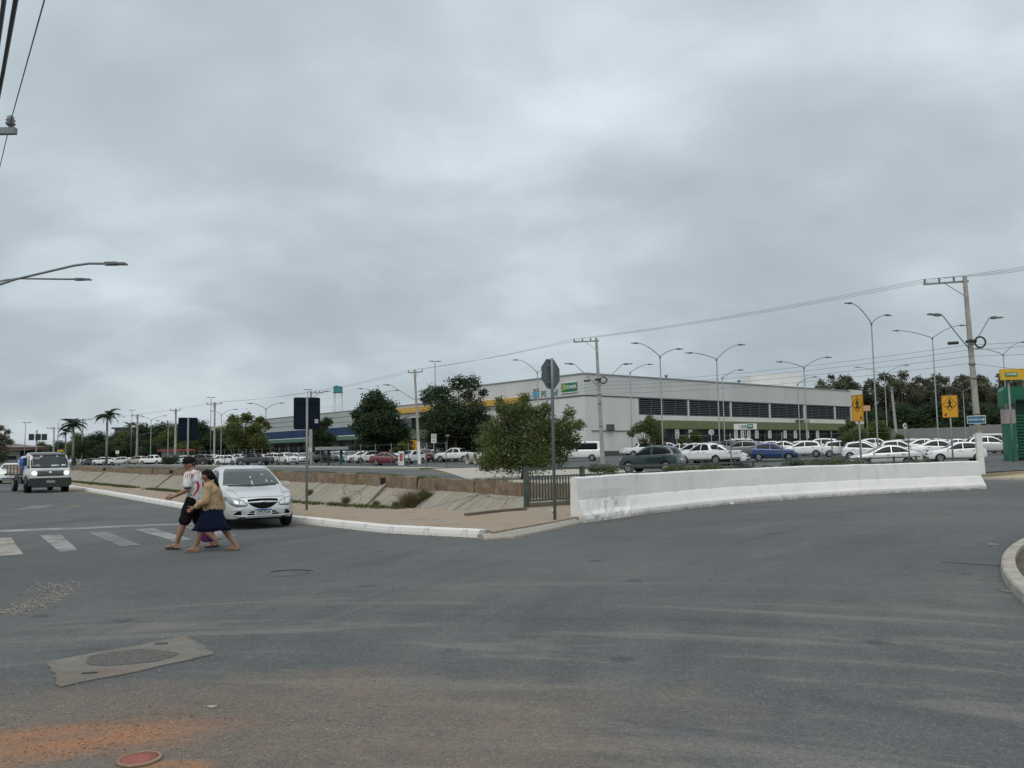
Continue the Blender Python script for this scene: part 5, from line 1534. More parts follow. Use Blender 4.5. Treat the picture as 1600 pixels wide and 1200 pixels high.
# ------------------------------------------------------------------ overhead: poles, lamps, wires
def taper_pole(root, H, w0, w1, m, white=0.0, lean=(0, 0)):
    mb = MB()
    def ring(z):
        w = w0+(w1-w0)*z/H
        cx, cy = lean[0]*z/H, lean[1]*z/H
        b = w*.32
        return [(cx+a*w/2, cy+c*w*.36, z) for a, c in ((-1, -.7), (-.7, -1), (.7, -1), (1, -.7), (1, .7), (.7, 1), (-.7, 1), (-1, .7))]
    zs = [-.3]+list(np.linspace(0, H, 14))
    vs = sum([ring(z) for z in zs], [])
    n = 8
    mb.add(vs, [(i*n+j, i*n+(j+1) % n, (i+1)*n+(j+1) % n, (i+1)*n+j) for i in range(len(zs)-1) for j in range(n)]+[tuple((len(zs)-1)*n+j for j in range(n))])
    o = mb.build('shaft', m, root)
    if white > 0:
        mb = MB()
        vs = []
        for z in (-.05, white*.5, white):
            vs += [(p[0]*1.0+(p[0]-lean[0]*z/H)*.03, p[1]+(p[1]-lean[1]*z/H)*.03, z) for p in ring(z)]
        mb.add(vs, [(i*n+j, i*n+(j+1) % n, (i+1)*n+(j+1) % n, (i+1)*n+j) for i in range(2) for j in range(n)])
        mb.build('whitewashed_foot', M_WHITE, root)
    return o
def lamp_head(mb, p, d, L=.65):
    p = Vector(p); d = Vector(d).normalized()
    mb.bar(p-d*.1, p+d*L, .24, .075); mb.bar(p-d*.02, p+d*.28, .17, .15)
POLE_TOPS = {}
def power_pole(px, D, H, label, arm=2.0, armdir=None, side=0.0, white=2.0, lamps=(), name='power_pole', key=None, lean=(0, 0), w=(.34, .20), three=True, box=False):
    b = P(px, D)
    root = thing(name, label, 'pole', (b.x, b.y, b.z), 0, 'concrete power poles along the canal')
    taper_pole(root, H, w[0], w[1], M_POLE, white, lean)
    a = Vector((armdir[0], armdir[1], armdir[2] if len(armdir) > 2 else 0)).normalized()
    top = Vector((lean[0], lean[1], H-.25))
    mb = MB()
    p0, p1 = top+a*(side-arm/2), top+a*(side+arm/2)
    nrm = Vector((-a.y, a.x, 0))*.16
    mb.bar(p0-nrm, p1-nrm, .09, .11)
    mb.build('crossarm', M_GSTEEL, root)
    st = MB()
    q = top+a*(side*.9)
    st.bar(top-nrm*.9-Vector((0, 0, .85)), q-nrm*.9+a*(.2 if side > 0 else -.2), .035, .035)
    if side == 0: st.bar(top-nrm*.9-Vector((0, 0, .7)), top+a*.6-nrm*.9, .03, .03); st.bar(top-nrm*.9-Vector((0, 0, .7)), top-a*.6-nrm*.9, .03, .03)
    st.build('brace', M_GSTEEL, root)
    ks = (.04, .36, .68) if side != 0 else (.03, .5, .97)
    tops = []
    for k in ks:
        c = (p1.lerp(p0, k) if side > 0 else p0.lerp(p1, k))-nrm
        i_ = MB(); i_.disc_lathe(c+Vector((0, 0, .05)), (0, 0, 1), [(.02, 0), (.045, .03), (.07, .07), (.045, .10), (.075, .14), (.045, .17), (.07, .21), (.03, .26)], 10)
        i_.build('insulator', mat('insulator', (.17, .16, .155), .3), root)
        tops.append(root.location+c+Vector((0, 0, .30)))
    POLE_TOPS[key or label] = tops
    for (z, dx, dy, rise) in lamps:
        mb = MB()
        e = Vector((lean[0]*z/H+dx, lean[1]*z/H+dy, z+rise)); s0 = Vector((lean[0]*z/H, lean[1]*z/H, z))
        hd = Vector((dx, dy, 0)).normalized()
        pts = [s0, s0.lerp(e, .5)+Vector((0, 0, .02)), e-hd*.1, e+hd*.15+Vector((0, 0, .05))]
        mb.tube(pts, .03, 7); mb.build('lamp_arm', M_STEEL, root)
        mb = MB(); lamp_head(mb, pts[-1], hd+Vector((0, 0, .05)), .7); mb.build('lamp_head', M_LAMP, root)
    if box:
        mb = MB(); z = H*.66; c = Vector((lean[0]*z/H, lean[1]*z/H, z))
        for rr in (.30, .27, .33):
            ang = np.linspace(0, 2*math.pi, 22)
            mb.tube([c+Vector((.42+rr*math.cos(t), -.24, rr*math.sin(t))) for t in ang], .022, 5)
        mb.build('cable_coil', M_WIRE, root)
        mb = MB(); mb.tube([c+Vector((-.35, -.22, .02)), c+Vector((-.15, -.24, .1)), c+Vector((.2, -.24, .05))], .09, 8); mb.tube([c+Vector((-1.3, -.1, -.02)), c+Vector((-.75, -.12, .0))], .09, 8); mb.build('splice_box', M_WIRE, root)
        mb = MB()
        for zz in (H*.55, H*.48, H*.30): mb.disc_lathe((lean[0]*zz/H, lean[1]*zz/H, zz), (0, 0, 1), [(.20, 0), (.20, .05)], 12)
        mb.build('strap', M_GSTEEL, root)
    return root
adir = (-.80, .28)
power_pole(1531, 46.5, 11.15, 'thick leaning concrete power pole by the green gateway with blue street sign', 2.35, (-.95, .30), 0.95, 2.3, ((6.9, -1.75, -.4, 1.95), (7.05, 1.5, .5, 1.75)), key='A', lean=(-.22, .05), w=(.35, .20), box=True)
power_pole(941.5, 74, 11.3, 'concrete power pole with a cable coil between the bushy tree and the white wall', 2.35, (-.95, .25), .95, 0, ((6.9, -2.2, -.3, 2.0), (6.9, 2.3, .5, 2.0)), key='B', lean=(-.30, .05), w=(.38, .22), box=True)
power_pole(655.5, 96, 10.9, 'leaning pole with a whitewashed foot beside the regulation sign', 1.9, (-.92, .35), 0, 2.6, ((7.3, -2.9, -.5, 1.8), (7.3, 2.2, .6, 1.6)), key='C', lean=(-.5, .0), w=(.36, .22))
power_pole(485.5, 116, 10.2, 'pale concrete pole standing just behind the dark blue sign with the sticker', 2.0, (-.95, .25), -.95, 0, ((9.2, 1.8, .4, .9),), key='D', w=(.50, .26))
power_pole(334.5, 138, 10.3, 'power pole with white foot rising behind the silver saloon', 2.9, (.95, -.25), 0, 1.8, (), key='E', w=(.34, .24))
power_pole(273.5, 150, 10.0, 'power pole left of the small dark blue sign', 2.2, (.98, -.2), 0, 0, (), key='F', w=(.42, .26))
power_pole(213.5, 164, 9.9, 'power pole with two low lamp arms right of the tall palm', 2.2, (.98, -.2), 0, 0, ((5.6, -1.9, .2, 2.0), (5.6, 2.0, .2, .6)), key='G', w=(.42, .26))
power_pole(1403, 118, 9.2, 'pale leaning pole before the dark trees between the two yellow signs', .5, (1, 0), 0, 0, (), key='J', lean=(-.45, 0), w=(.42, .26))
power_pole(128, 190, 10.5, 'power pole between the two palms', 2.4, (.98, .1), .9, 0, (), key='H', w=(.34, .24))
power_pole(83, 170, 7.9, 'power pole right of the billboard at the left', 1.6, (.98, .1), -.5, 0, (), key='I', w=(.3, .2))
# slim steel masts
def mast(px, D, H, label, arms, name='mast', r=(.09, .055), cat='lamp post', white=0):
    b = P(px, D)
    root = thing(name, label, cat, (b.x, b.y, b.z))
    mb = MB(); mb.tube([(0, 0, -.2), (0, 0, H)], list(r), 10); mb.build('shaft', M_STEEL, root)
    for ln, ang in arms:
        mb = MB(); d = Vector((math.cos(R(ang)), math.sin(R(ang)), 0)); mb.bar((0, 0, H-.05), d*ln+Vector((0, 0, H-.05)), .08, .06); mb.build('crossarm', M_LAMP, root)
        mb = MB(); mb.bar(d*(ln-.3)+Vector((0, 0, H)), d*(ln+.25)+Vector((0, 0, H)), .22, .08); mb.build('lamp_head', M_LAMP, root)
    return root
mast(681, 110, 13.3, 'slim dark mast with two short lamps rising out of the tallest tree', ((.55, 10), (.55, 190)))
mast(480.5, 140, 12.2, 'slim mast rising above the dark blue sign with the sticker', ((.5, 0), (.5, 180)))
mast(328.5, 150, 12.0, 'slim mast just left of the power pole behind the silver saloon', ((.55, 0), (.55, 180)))
mast(204.5, 178, 11.6, 'slim mast just left of the power pole with two low lamp arms', ((.5, 0), (.5, 180)))
mast(89.5, 190, 9.8, 'thin bare mast left of the left palm', ())
mast(38, 150, 8.4, 'thin mast with a bent lamp in front of the red-roofed building', ((.7, 20), (.3, 200)))
def street_lamp(px, D, py_top, label, arms, base_z=None):
    # arms: list of (dx, dy, rise) in metres from the head of the post
    b = P(px, D)
    top = at_D(px, py_top, D)
    H = top.z-b.z
    root = thing('street_lamp', label, 'street lamp', (b.x, b.y, b.z), 0, 'double-armed street lamps')
    mb = MB(); mb.tube([(0, 0, -.2), (0, 0, .9), (0, 0, .95), (0, 0, H)], [.10, .10, .075, .055], 10); mb.build('post', M_STEEL, root)
    mb = MB(); mb.disc_lathe((0, 0, H-.15), (0, 0, 1), [(.09, 0), (.09, .22)], 10); mb.build('collar', M_STEEL, root)
    for dx, dy, rise in arms:
        e = Vector((dx, dy, H+rise)); s0 = Vector((0, 0, H))
        hd = Vector((dx, dy, 0)).normalized()
        pts = []
        for t in np.linspace(0, 1, 9):
            pts.append(Vector((dx*t, dy*t, H+rise*(1-(1-t)**1.7))))
        mb = MB(); mb.tube(pts, [.042]*5+[.036]*4, 7); mb.build('arm', M_STEEL, root)
        mb = MB(); lamp_head(mb, pts[-1], hd+Vector((0, 0, -.02)), .62); mb.build('lamp_head', M_LAMP, root)
    return root
def arm_px(px, D, dpx, dpy, dy=0.0):
    return (dpx/FPX*D, dy, -dpy/FPX*D)
SL = [
 (1372, 76, 505, 'street lamp right behind the near yellow sign, its left arm raised high', ((-34, -31, -.5), (30, -15, .8))),
 (1467, 90, 528, 'street lamp left of the thick leaning power pole, with wide low arms', ((-55, -12, -.3), (48, -20, .3))),
 (1577, 100, 554, 'street lamp above the green gateway at the right edge', ((-40, -10, -.3), (34, -20, .4))),
 (1510, 140, 612, 'small distant street lamp crossing the thick power pole', ((-36, -12, 0), (30, -10, 0))),
 (1388, 130, 586, 'small distant street lamp before the trees right of the near yellow sign', ((-40, -13, 0), (34, -15, 0))),
 (1036, 82, 557, 'street lamp with raised arms over the first louvred window', ((-36, -21, -.4), (30, -13, .7))),
 (1125, 84, 561, 'tall street lamp over the white entrance board with wide arms', ((-40, -10, -.3), (38, -23, .4))),
 (1133, 104, 590, 'single-armed street lamp just right of the tall one by the entrance board', ((28, -12, .3),)),
 (1262, 92, 574, 'street lamp with wide arms at the fifth louvred window', ((-36, -9, -.3), (38, -16, .4))),
 (1251, 112, 600, 'single-armed street lamp just left of the fifth louvred window', ((27, -11, .3),)),
 (988, 106, 582, 'single-armed street lamp on the blank white wall right of the coil pole', ((30, -13, .4),)),
 (842, 104, 582, 'street lamp behind the back of the octagonal sign', ((-31, -20, -.3), (12, -5, .6))),
 (594, 118, 616, 'street lamp standing behind the round dark tree', ((-28, -9, -.2), (24, -6, .3))),
 (415, 124, 639, 'street lamp right behind the broad green tree', ((-22, -9, -.2), (22, -9, .2))),
 (345, 150, 648, 'distant street lamp right of the power pole with the white foot', ((-12, -6, 0), (20, -8, .2))),
 (235, 160, 657, 'distant street lamp right of the power pole with two low lamp arms', ((-12, -6, 0), (19, -7, .2))),
 (262, 160, 667, 'short distant street lamp with one long arm above the green wood', ((-15, -10, 0), (4, -1, .2))),
]
for px_, D_, pt, lb, arms in SL:
    street_lamp(px_, D_, pt, lb, [arm_px(px_, D_, a[0], a[1], a[2]) for a in arms])
# lamp arms reaching in from posts beyond the left edge
def edge_lamp(p_end, p_mid, D, label, blue=False):
    e = at_D(*p_end, D); m_ = at_D(*p_mid, D)
    base = Vector((m_.x-3.6, D, 0))
    root = thing('street_lamp', label, 'street lamp', base, 0)
    top = Vector((0, 0, m_.z-.95))
    mm, ee = m_-base, e-base
    mb = MB(); mb.tube([(0, 0, -.1), (0, 0, top.z)], [.11, .07], 10); mb.build('post', M_STEEL, root)
    mb = MB(); mb.tube([top, top.lerp(mm, .5)+Vector((0, 0, .10)), mm-Vector((.25, 0, .03)), mm+Vector((.15, 0, .02)), ee], .034, 8); mb.build('arm', M_STEEL, root)
    mb = MB(); mb.bar(ee-Vector((.1, 0, 0)), ee+Vector((.36, 0, -.01)), .22, .045); mb.bar(ee-Vector((.2, 0, 0)), ee+Vector((.12, 0, .0)), .13, .09); mb.build('lamp_head', M_LAMP, root)
    return root
edge_lamp((176, 412), (130, 413), 22, 'upper street lamp arm reaching in from the left edge')
edge_lamp((126, 436.5), (20, 436), 30, 'lower flat street lamp arm reaching in from the left edge')

# wires
def wire(pts, r, label, sag=.5, name='overhead_wire', group=None):
    mb = MB(); path = []
    for a, b in zip(pts, pts[1:]):
        L = (b-a).length
        n = 14
        for k in range(n):
            t = k/n
            path.append(a.lerp(b, t)-Vector((0, 0, sag*(L/40.0)**1.3*4*t*(1-t))))
    path.append(pts[-1])
    base = Vector(path[0])
    mb.tube([p-base for p in path], r, 5)
    o = mb.build(name, M_WIRE, None, base)
    return tag(o, label, 'cable', group)
T = POLE_TOPS
for k in range(3):
    right = at_D(1700, 398+[0, 4, 8][k], 30)
    # on the short side-arm poles the three conductors land on the three insulators
    pts = [right, T['A'][k], T['B'][k], T['C'][k], T['D'][k], T['E'][k], T['F'][k], T['G'][k], T['H'][k]]
    wire(pts, .008, ['outermost of the three high wires running pole to pole', 'middle one of the three high wires running pole to pole', 'innermost of the three high wires, nearest the pole shafts'][k], .35, group='high wires')
A_loc, B_loc = P(1531, 46.5), P(941.5, 74)
C_loc = P(655.5, 96)
for k, (za, zb_, zc_) in enumerate(((7.25, 7.3, 7.0), (6.95, 7.0, 6.8), (6.6, 6.7, 6.5), (6.2, 6.3, 6.2))):
    a = A_loc+Vector((-.25, 0, za)); b = B_loc+Vector((-.15, 0, zb_)); c = C_loc+Vector((-.3, 0, zc_))
    r_ = at_D(1680, [528, 533, 548, 585][k], 40)
    wire([r_, a, b, c], .009, ['highest', 'second highest', 'third highest', 'lowest'][k]+' of the four slack telephone cables between the thick poles', .5, 'telephone_cable', 'telephone cables')
# heavy cables and a crossarm at the top left corner
def corner_cables():
    w1 = [at_D(40, -90, 9), at_D(5, 110, 14), at_D(-40, 350, 24)]
    wire(w1, .035, 'thick twisted black cable in the top left corner', 0, 'power_cable')
    w2 = [at_D(14, -60, 9), at_D(-6, 90, 13), at_D(-40, 260, 20)]
    wire(w2, .032, 'second black cable cut off by the top left corner', 0, 'power_cable')
    pin = at_D(16.5, 190, 14)
    w3 = [at_D(86, -60, 7.5), pin, at_D(-30, 385, 26)]
    wire(w3, .008, 'thin wire dropping to the insulator at the left edge', 0, 'overhead_wire')
    base = at_z(-70, 850, 0); base = Vector((pin.x-2.4, pin.y, 0))
    root = thing('power_pole', 'power pole beyond the left edge with its crossarm tip and insulator showing', 'pole', base)
    taper_pole(root, pin.z+.3, .36, .24, M_POLE)
    mb = MB(); mb.bar((-.6, 0, pin.z-.17), (2.5, 0, pin.z-.17), .09, .11); mb.build('crossarm', M_GSTEEL, root)
    mb = MB(); mb.disc_lathe((2.4, 0, pin.z-.10), (0, 0, 1), [(.02, -.1), (.02, 0), (.06, .03), (.085, .06), (.05, .09), (.08, .12), (.05, .15), (.06, .18), (.02, .21)], 12); mb.build('insulator', mat('insulator'), root)
corner_cables()
# ------------------------------------------------------------------ the long commercial building
M_CLAD = mat('grey_cladding', (.56, .565, .55), .7, var=.07, vscale=.25, dirt=(.44, .44, .42), dscale=.3, damt=.4, vstretch=(1, 1, .25))
M_WALLW = mat('white_render_wall', (.62, .615, .59), .85, var=.06, vscale=.4, dirt=(.48, .47, .43), dscale=.5, damt=.35, vstretch=(1, 1, .3))
M_OLIVE = mat('olive_fascia', (.145, .160, .070), .7, var=.12, vscale=.6)
M_YELLOW = mat('yellow_fascia', (.56, .33, .055), .65, var=.1, vscale=.7)
M_BLUE = mat('blue_louvre', (.035, .085, .20), .55, var=.15, vscale=.5)
M_GREENA = mat('green_awning', (.045, .115, .072), .6, var=.15, vscale=.6)
M_DARK = mat('dark_shopfront', (.022, .024, .026), .35, var=.5, vscale=.6)
M_SLAT = mat('louvre_slat', (.20, .21, .225), .6)
M_VOID = mat('louvre_void', (.010, .012, .018), .8, spec=.2)
M_SHUT = mat('grey_shutter', (.14, .145, .145), .7, var=.2, vscale=.5)
def building():
    C = Vector((*XY(916, 112), 0)); E = Vector((*XY(1351, 158), 0)); W = Vector((*XY(392, 193), 0))
    root = thing('commercial_building', 'long grey shopping building with louvred upper windows and green awnings behind the parking lot', 'building', (C.x, C.y, 0))
    ur = (E-C); LR = ur.length; ur.normalize(); nr = Vector((ur.y, -ur.x, 0))     # towards the street
    ul = (W-C); LL = ul.length; ul.normalize(); nl = Vector((-ul.y, ul.x, 0))
    if nr.y > 0: nr = -nr
    if nl.y > 0: nl = -nl
    def dist_r(px):
        d = ray(px, horizon(px)); k = d.x/d.y
        # C + ur*a on ray x = k*y
        return (k*C.y-C.x)/(ur.x-k*ur.y)
    def dist_l(px):
        d = ray(px, horizon(px)); k = d.x/d.y
        return (k*C.y-C.x)/(ul.x-k*ul.y)
    def wallbox(u, n, a0, a1, z0, z1, o0, o1, name, m, bev=0):
        # box along facade: a along wall, o outwards (towards the street positive)
        mb = MB()
        q = [u*a0+n*o0, u*a1+n*o0, u*a1+n*o1, u*a0+n*o1]
        mb.prism([(p.x, p.y) for p in q], z0, z1)
        return mb.build(name, m, root, bevel=bev)
    # body of the hall behind both facades
    ZL, ZT = 9.5, 12.35
    mb = MB()
    q = [Vector((0, 0, 0)), ur*LR, ur*LR+ul*40, ul*dist_l(700)+ur*25, ul*dist_l(700)]
    mb.prism([(p.x, p.y) for p in q], ZL+.0, ZT); mb.build('upper_wall', M_CLAD, root)
    q = [-nr*.3-nl*.3, ur*LR-nr*.3, ur*LR+ul*40, ul*dist_l(700)+ur*25, ul*dist_l(700)-nl*.3]
    mb = MB(); mb.prism([(p.x, p.y) for p in q], 0, ZL-.05); mb.build('lower_wall', M_WALLW, root)
    wallbox(ur, nr, -.05, LR, ZL-.14, ZL+.02, -.1, .06, 'joint_trim', mat('dark_joint', (.10, .10, .10), .7))
    wallbox(ul, nl, -.05, dist_l(700), ZL-.14, ZL+.02, -.1, .07, 'joint_trim', mat('dark_joint'))
    wallbox(ur, nr, 0, LR, ZT, ZT+.16, -.3, .10, 'roof_edge', mat('roof_flashing', (.25, .26, .26), .6))
    wallbox(ul, nl, 0, dist_l(700), ZT, ZT+.16, -.3, .11, 'roof_edge', mat('roof_flashing'))
    # cladding seams
    # right facade: blank pier, louvred bays, white spandrel, olive fascia, shopfronts
    wallbox(ur, nr, .0, dist_r(1000), 0, ZL-.15, -.3, 0, 'pier_wall', M_WALLW)
    bays = [(1001.5, 1077.2), (1079.4, 1143.6), (1145.8, 1204.6), (1206.7, 1258.5), (1260.5, 1306.5), (1308.4, 1332)]
    a_end = dist_r(1333)
    wallbox(ur, nr, dist_r(1000), LR, 6.15, 7.0, -.3, .02, 'spandrel', M_WALLW)
    for (b0, b1) in bays:
        a0, a1 = dist_r(b0), dist_r(b1)
        o = wallbox(ur, nr, a0, a1, 7.0, ZL-.14, -.30, -.26, 'louvred_window', M_VOID)
        mb = MB()
        for k in range(9):
            z = 7.14+k*.275
            p0, p1 = ur*a0-nr*.08+Vector((0, 0, z)), ur*a1-nr*.08+Vector((0, 0, z))
            mb.bar(p0, p1, .10, .05)
        mb.build('slats', M_SLAT, o)
        mb = MB()
        nv = 4
        for k in range(nv+1):
            a = a0+(a1-a0)*k/nv
            mb.bar(ur*a-nr*.18+Vector((0, 0, 7.0)), ur*a-nr*.18+Vector((0, 0, ZL-.15)), .07, .07)
        mb.build('mullions', M_SLAT, o)
        wallbox(ur, nr, a1, dist_r(b1+1.75), 7.0, ZL-.15, -.4, .05, 'column', M_WALLW)
        wallbox(ur, nr, dist_r(b0-.5), a0, 7.0, ZL-.15, -.4, .03, 'jamb', mat('dark_joint'))
    wallbox(ur, nr, dist_r(1333), LR, 0, ZT+.3, -.35, .12, 'corner_pier', mat('white_corner', (.62, .62, .61), .8))
    wallbox(ur, nr, dist_r(1022), dist_r(1331), 4.93, 6.13, .05, 2.6, 'olive_fascia', M_OLIVE)
    a0 = dist_r(1024); k = 0
    pxs = [1024, 1052, 1070, 1092, 1112, 1131, 1156, 1172, 1196, 1214, 1236, 1255, 1275, 1300, 1331]
    for i, (p0, p1) in enumerate(zip(pxs, pxs[1:])):
        m = [M_SHUT, M_DARK, M_SHUT, M_SHUT, M_DARK, M_SHUT, M_DARK, M_DARK, M_SHUT, M_SHUT, M_SHUT, M_DARK, M_DARK, M_DARK][i]
        o = wallbox(ur, nr, dist_r(p0+.5), dist_r(p1-.5), 0, 4.9, -.45, -.28 + .01*(i % 3), 'shopfront', m)
        wallbox(ur, nr, dist_r(p1-.5), dist_r(p1+.5), 0, 4.9, -.5, .0, 'column', mat('grey_column', (.24, .24, .23), .8))
        if m is M_SHUT:
            wallbox(ur, nr, dist_r(p0+4), dist_r(p1-4), 3.1, 3.7, -.29, -.24, 'transom_window', M_DARK)
    for p_ in (1039, 1060, 1131, 1141, 1151, 1163.5, 1184, 1208, 1224, 1243, 1259):
        a = dist_r(p_); w_ = .32*dist_r(p_+1) - .32*dist_r(p_-1)
        o = wallbox(ur, nr, a-.42, a+.42, 3.55, 4.85, 2.35, 2.42, 'hanging_panel', M_WHITE)
        mb = MB()
        for k in range(3):
            c = ur*a+nr*2.425+Vector((0, 0, 4.5-k*.34)); mb.bar(c-ur*.2, c+ur*.2, .01, .16)
        mb.build('printing', mat('grey_print', (.2, .2, .2), .7), o)
    for a_px, z in ((1247, 6.5), (1251, 6.5), (1257, 6.55), (1261, 6.55)):
        a = dist_r(a_px); wallbox(ur, nr, a-.42, a+.42, z-.35, z+.3, .03, .5, 'air_conditioner', M_CONC if a_px > 1252 else mat('dark_unit', (.09, .09, .085), .7))
    for a_px, z in ((951, 5.1), (955, 5.1)):
        a = dist_r(a_px); wallbox(ur, nr, a-.32, a+.32, z-.4, z+.45, .02, .45, 'air_conditioner', mat('dark_unit'))
    wallbox(ur, nr, dist_r(925), dist_r(985), 4.62, 4.72, .02, .12, 'wall_pipe', mat('dark_joint'))
    wallbox(ur, nr, dist_r(925), dist_r(1000), 0, 1.9, .01, .05, 'dark_plinth', mat('plinth_dark', (.08, .075, .07), .8))
    # rooftop plant room and vents
    p = Vector((*XY(1207, 160), 0))-C; zt_ = at_D(1200, 584.5, 156).z
    mb = MB(); mb.box((p.x, p.y, (zt_+11)/2), (9.2, 8, zt_-11), math.atan2(ur.y, ur.x)-.7); mb.build('plant_room', M_WALLW, root)
    for px_ in (1061, 1175):
        p = ur*dist_r(px_)-nr*2
        mb = MB(); mb.tube([(p.x, p.y, ZT), (p.x, p.y, ZT+.7)], .16, 8); mb.tube([(p.x, p.y, ZT+.7), (p.x, p.y, ZT+.95)], [.34, .2], 8); mb.build('roof_vent', M_STEEL, root)
    # left facade, tall part
    wallbox(ul, nl, .0, dist_l(700), 0, ZL-.15, -.3, 0, 'pier_wall', M_WALLW)
    wallbox(ul, nl, dist_l(826), dist_l(612), 9.06, 9.93, .05, .6, 'yellow_fascia', M_YELLOW)
    wallbox(ul, nl, dist_l(790), dist_l(700), 4.9, 5.9, .05, 2.2, 'olive_fascia', M_OLIVE)
    wallbox(ul, nl, dist_l(788), dist_l(702), 0, 4.9, -.1, .04, 'shopfront', M_DARK)
    # left facade, lower part
    ZB = 10.43
    q = [ul*dist_l(700)-nl*.0, ul*LL, ul*LL-nl*45, ul*dist_l(700)-nl*45]
    mb = MB(); mb.prism([(p.x, p.y) for p in q], 7.43, ZB); mb.build('upper_wall', mat('pale_grey_cladding', (.36, .38, .375), .7, var=.06, vscale=.3), root)
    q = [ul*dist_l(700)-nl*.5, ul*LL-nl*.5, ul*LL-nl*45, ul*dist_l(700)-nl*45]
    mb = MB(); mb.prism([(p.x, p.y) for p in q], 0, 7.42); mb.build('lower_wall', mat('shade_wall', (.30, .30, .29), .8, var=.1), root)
    for z in (8.4, 9.4): wallbox(ul, nl, dist_l(612), LL, z, z+.06, .0, .03, 'cladding_seam', mat('dark_joint'))
    wallbox(ul, nl, dist_l(700), LL, ZB, ZB+.14, -.3, .08, 'roof_edge', mat('roof_flashing'))
    o = wallbox(ul, nl, dist_l(608), LL, 5.72, 7.42, -.5, -.3, 'blue_louvre_band', M_BLUE)
    mb = MB()
    for k in range(8):
        z = 5.82+k*.2
        mb.bar(ul*dist_l(608)-nl*.12+Vector((0, 0, z)), ul*LL-nl*.12+Vector((0, 0, z)), .26, .10)
    mb.build('slats', M_BLUE, o)
    # sloping green awning with a pale front edge
    mb = MB(); a0, a1 = dist_l(606), LL
    for a in (a0, a1):
        pass
    prof = [(0, 5.70), (2.6, 5.55), (2.75, 5.50), (2.9, 4.86), (2.8, 4.80), (0, 4.95)]
    vs = [ul*a+nl*o_+Vector((0, 0, z)) for a in (a0, a1) for o_, z in prof]; n = len(prof)
    mb.add(vs, [tuple(range(n)), tuple(range(n, 2*n))[::-1]]+[(i, (i+1) % n, n+(i+1) % n, n+i) for i in range(n)]); mb.build('green_awning', M_GREENA, root)
    wallbox(ul, nl, a0, a1, 5.52, 5.70, 2.66, 2.80, 'awning_edge', mat('pale_edge', (.48, .55, .52), .6))
    k = 0
    pl = [606, 585, 565, 548, 530, 512, 497, 480, 465, 452, 440, 428, 418, 408, 396]
    for p0, p1 in zip(pl, pl[1:]):
        wallbox(ul, nl, dist_l(p0)+.15, dist_l(p1)-.15, 0, 4.8, -.7, -.5, 'shopfront', [M_DARK, mat('shop_green', (.03, .085, .06), .5, var=.4, vscale=.5), M_DARK, mat('shop_brown', (.05, .035, .03), .6, var=.4, vscale=.5)][k % 4]); k += 1
        wallbox(ul, nl, dist_l(p1)-.2, dist_l(p1)+.2, 0, 4.8, -.6, -.2, 'column', mat('dark_joint'))
    # section right of the awning: panels, glass and olive band
    wallbox(ul, nl, dist_l(690), dist_l(612), 8.2, 9.0, -.3, .03, 'panel', M_WALLW)
    wallbox(ul, nl, dist_l(643), dist_l(612), 6.6, 8.2, -.3, .02, 'glass_panel', mat('grey_glass', (.10, .13, .14), .2))
    wallbox(ul, nl, dist_l(690), dist_l(643), 6.2, 8.2, -.3, .0, 'dark_louvre', M_VOID)
    wallbox(ul, nl, dist_l(690), dist_l(612), 4.5, 6.0, .0, 1.8, 'olive_fascia', mat('olive_dark', (.10, .12, .07), .7))
    # lettering on the tall left wall
    def sign_l(px0, px1, z0, z1, m, name, o_=.12):
        return wallbox(ul, nl, dist_l(px1), dist_l(px0), z0, z1, .02, o_, name, m)
    ang = math.atan2(-ul.y, -ul.x)
    rot = (math.pi/2, 0, ang)
    def put_text(px, z, txt, size, m, par, o_=.15, sx=1.0):
        p = ul*dist_l(px)+nl*o_+Vector((0, 0, z))
        mesh_obj('lettering', text_mesh(txt, size, m, extrude=.02, bold=.012, sx=sx), None, par, p, rot)
    b = sign_l(880.5, 904.5, 10.05, 11.35, mat('sign_green', (.02, .17, .075), .5, var=.25, vscale=.9), 'green_sign')
    sign_l(880, 905, 9.95, 10.06, M_WHITE, 'sign_border', .13); sign_l(880, 905, 11.34, 11.44, M_WHITE, 'sign_border', .13)
    put_text(895, 10.72, 'CUIABÁ', .62, M_WHITE, b, .14)
    sign_l(882, 886.5, 10.35, 11.2, mat('sign_lime', (.32, .36, .06), .5), 'emblem', .135)
    tl = mat('teal_letters', (.04, .30, .26), .5)
    e_ = sign_l(835.5, 844, 9.75, 10.55, mat('sign_cyan', (.06, .32, .50), .5, var=.4, vscale=2), 'blue_emblem')
    sign_l(836, 839.2, 10.56, 11.0, mat('grey_print'), 'emblem_mark'); sign_l(841, 844, 10.56, 11.0, mat('emblem_red', (.30, .06, .08), .5), 'emblem_mark')
    put_text(852, 10.15, 'PS', 1.1, tl, root, .1); put_text(870.5, 10.2, 'uf', 1.1, tl, root, .1)
building()

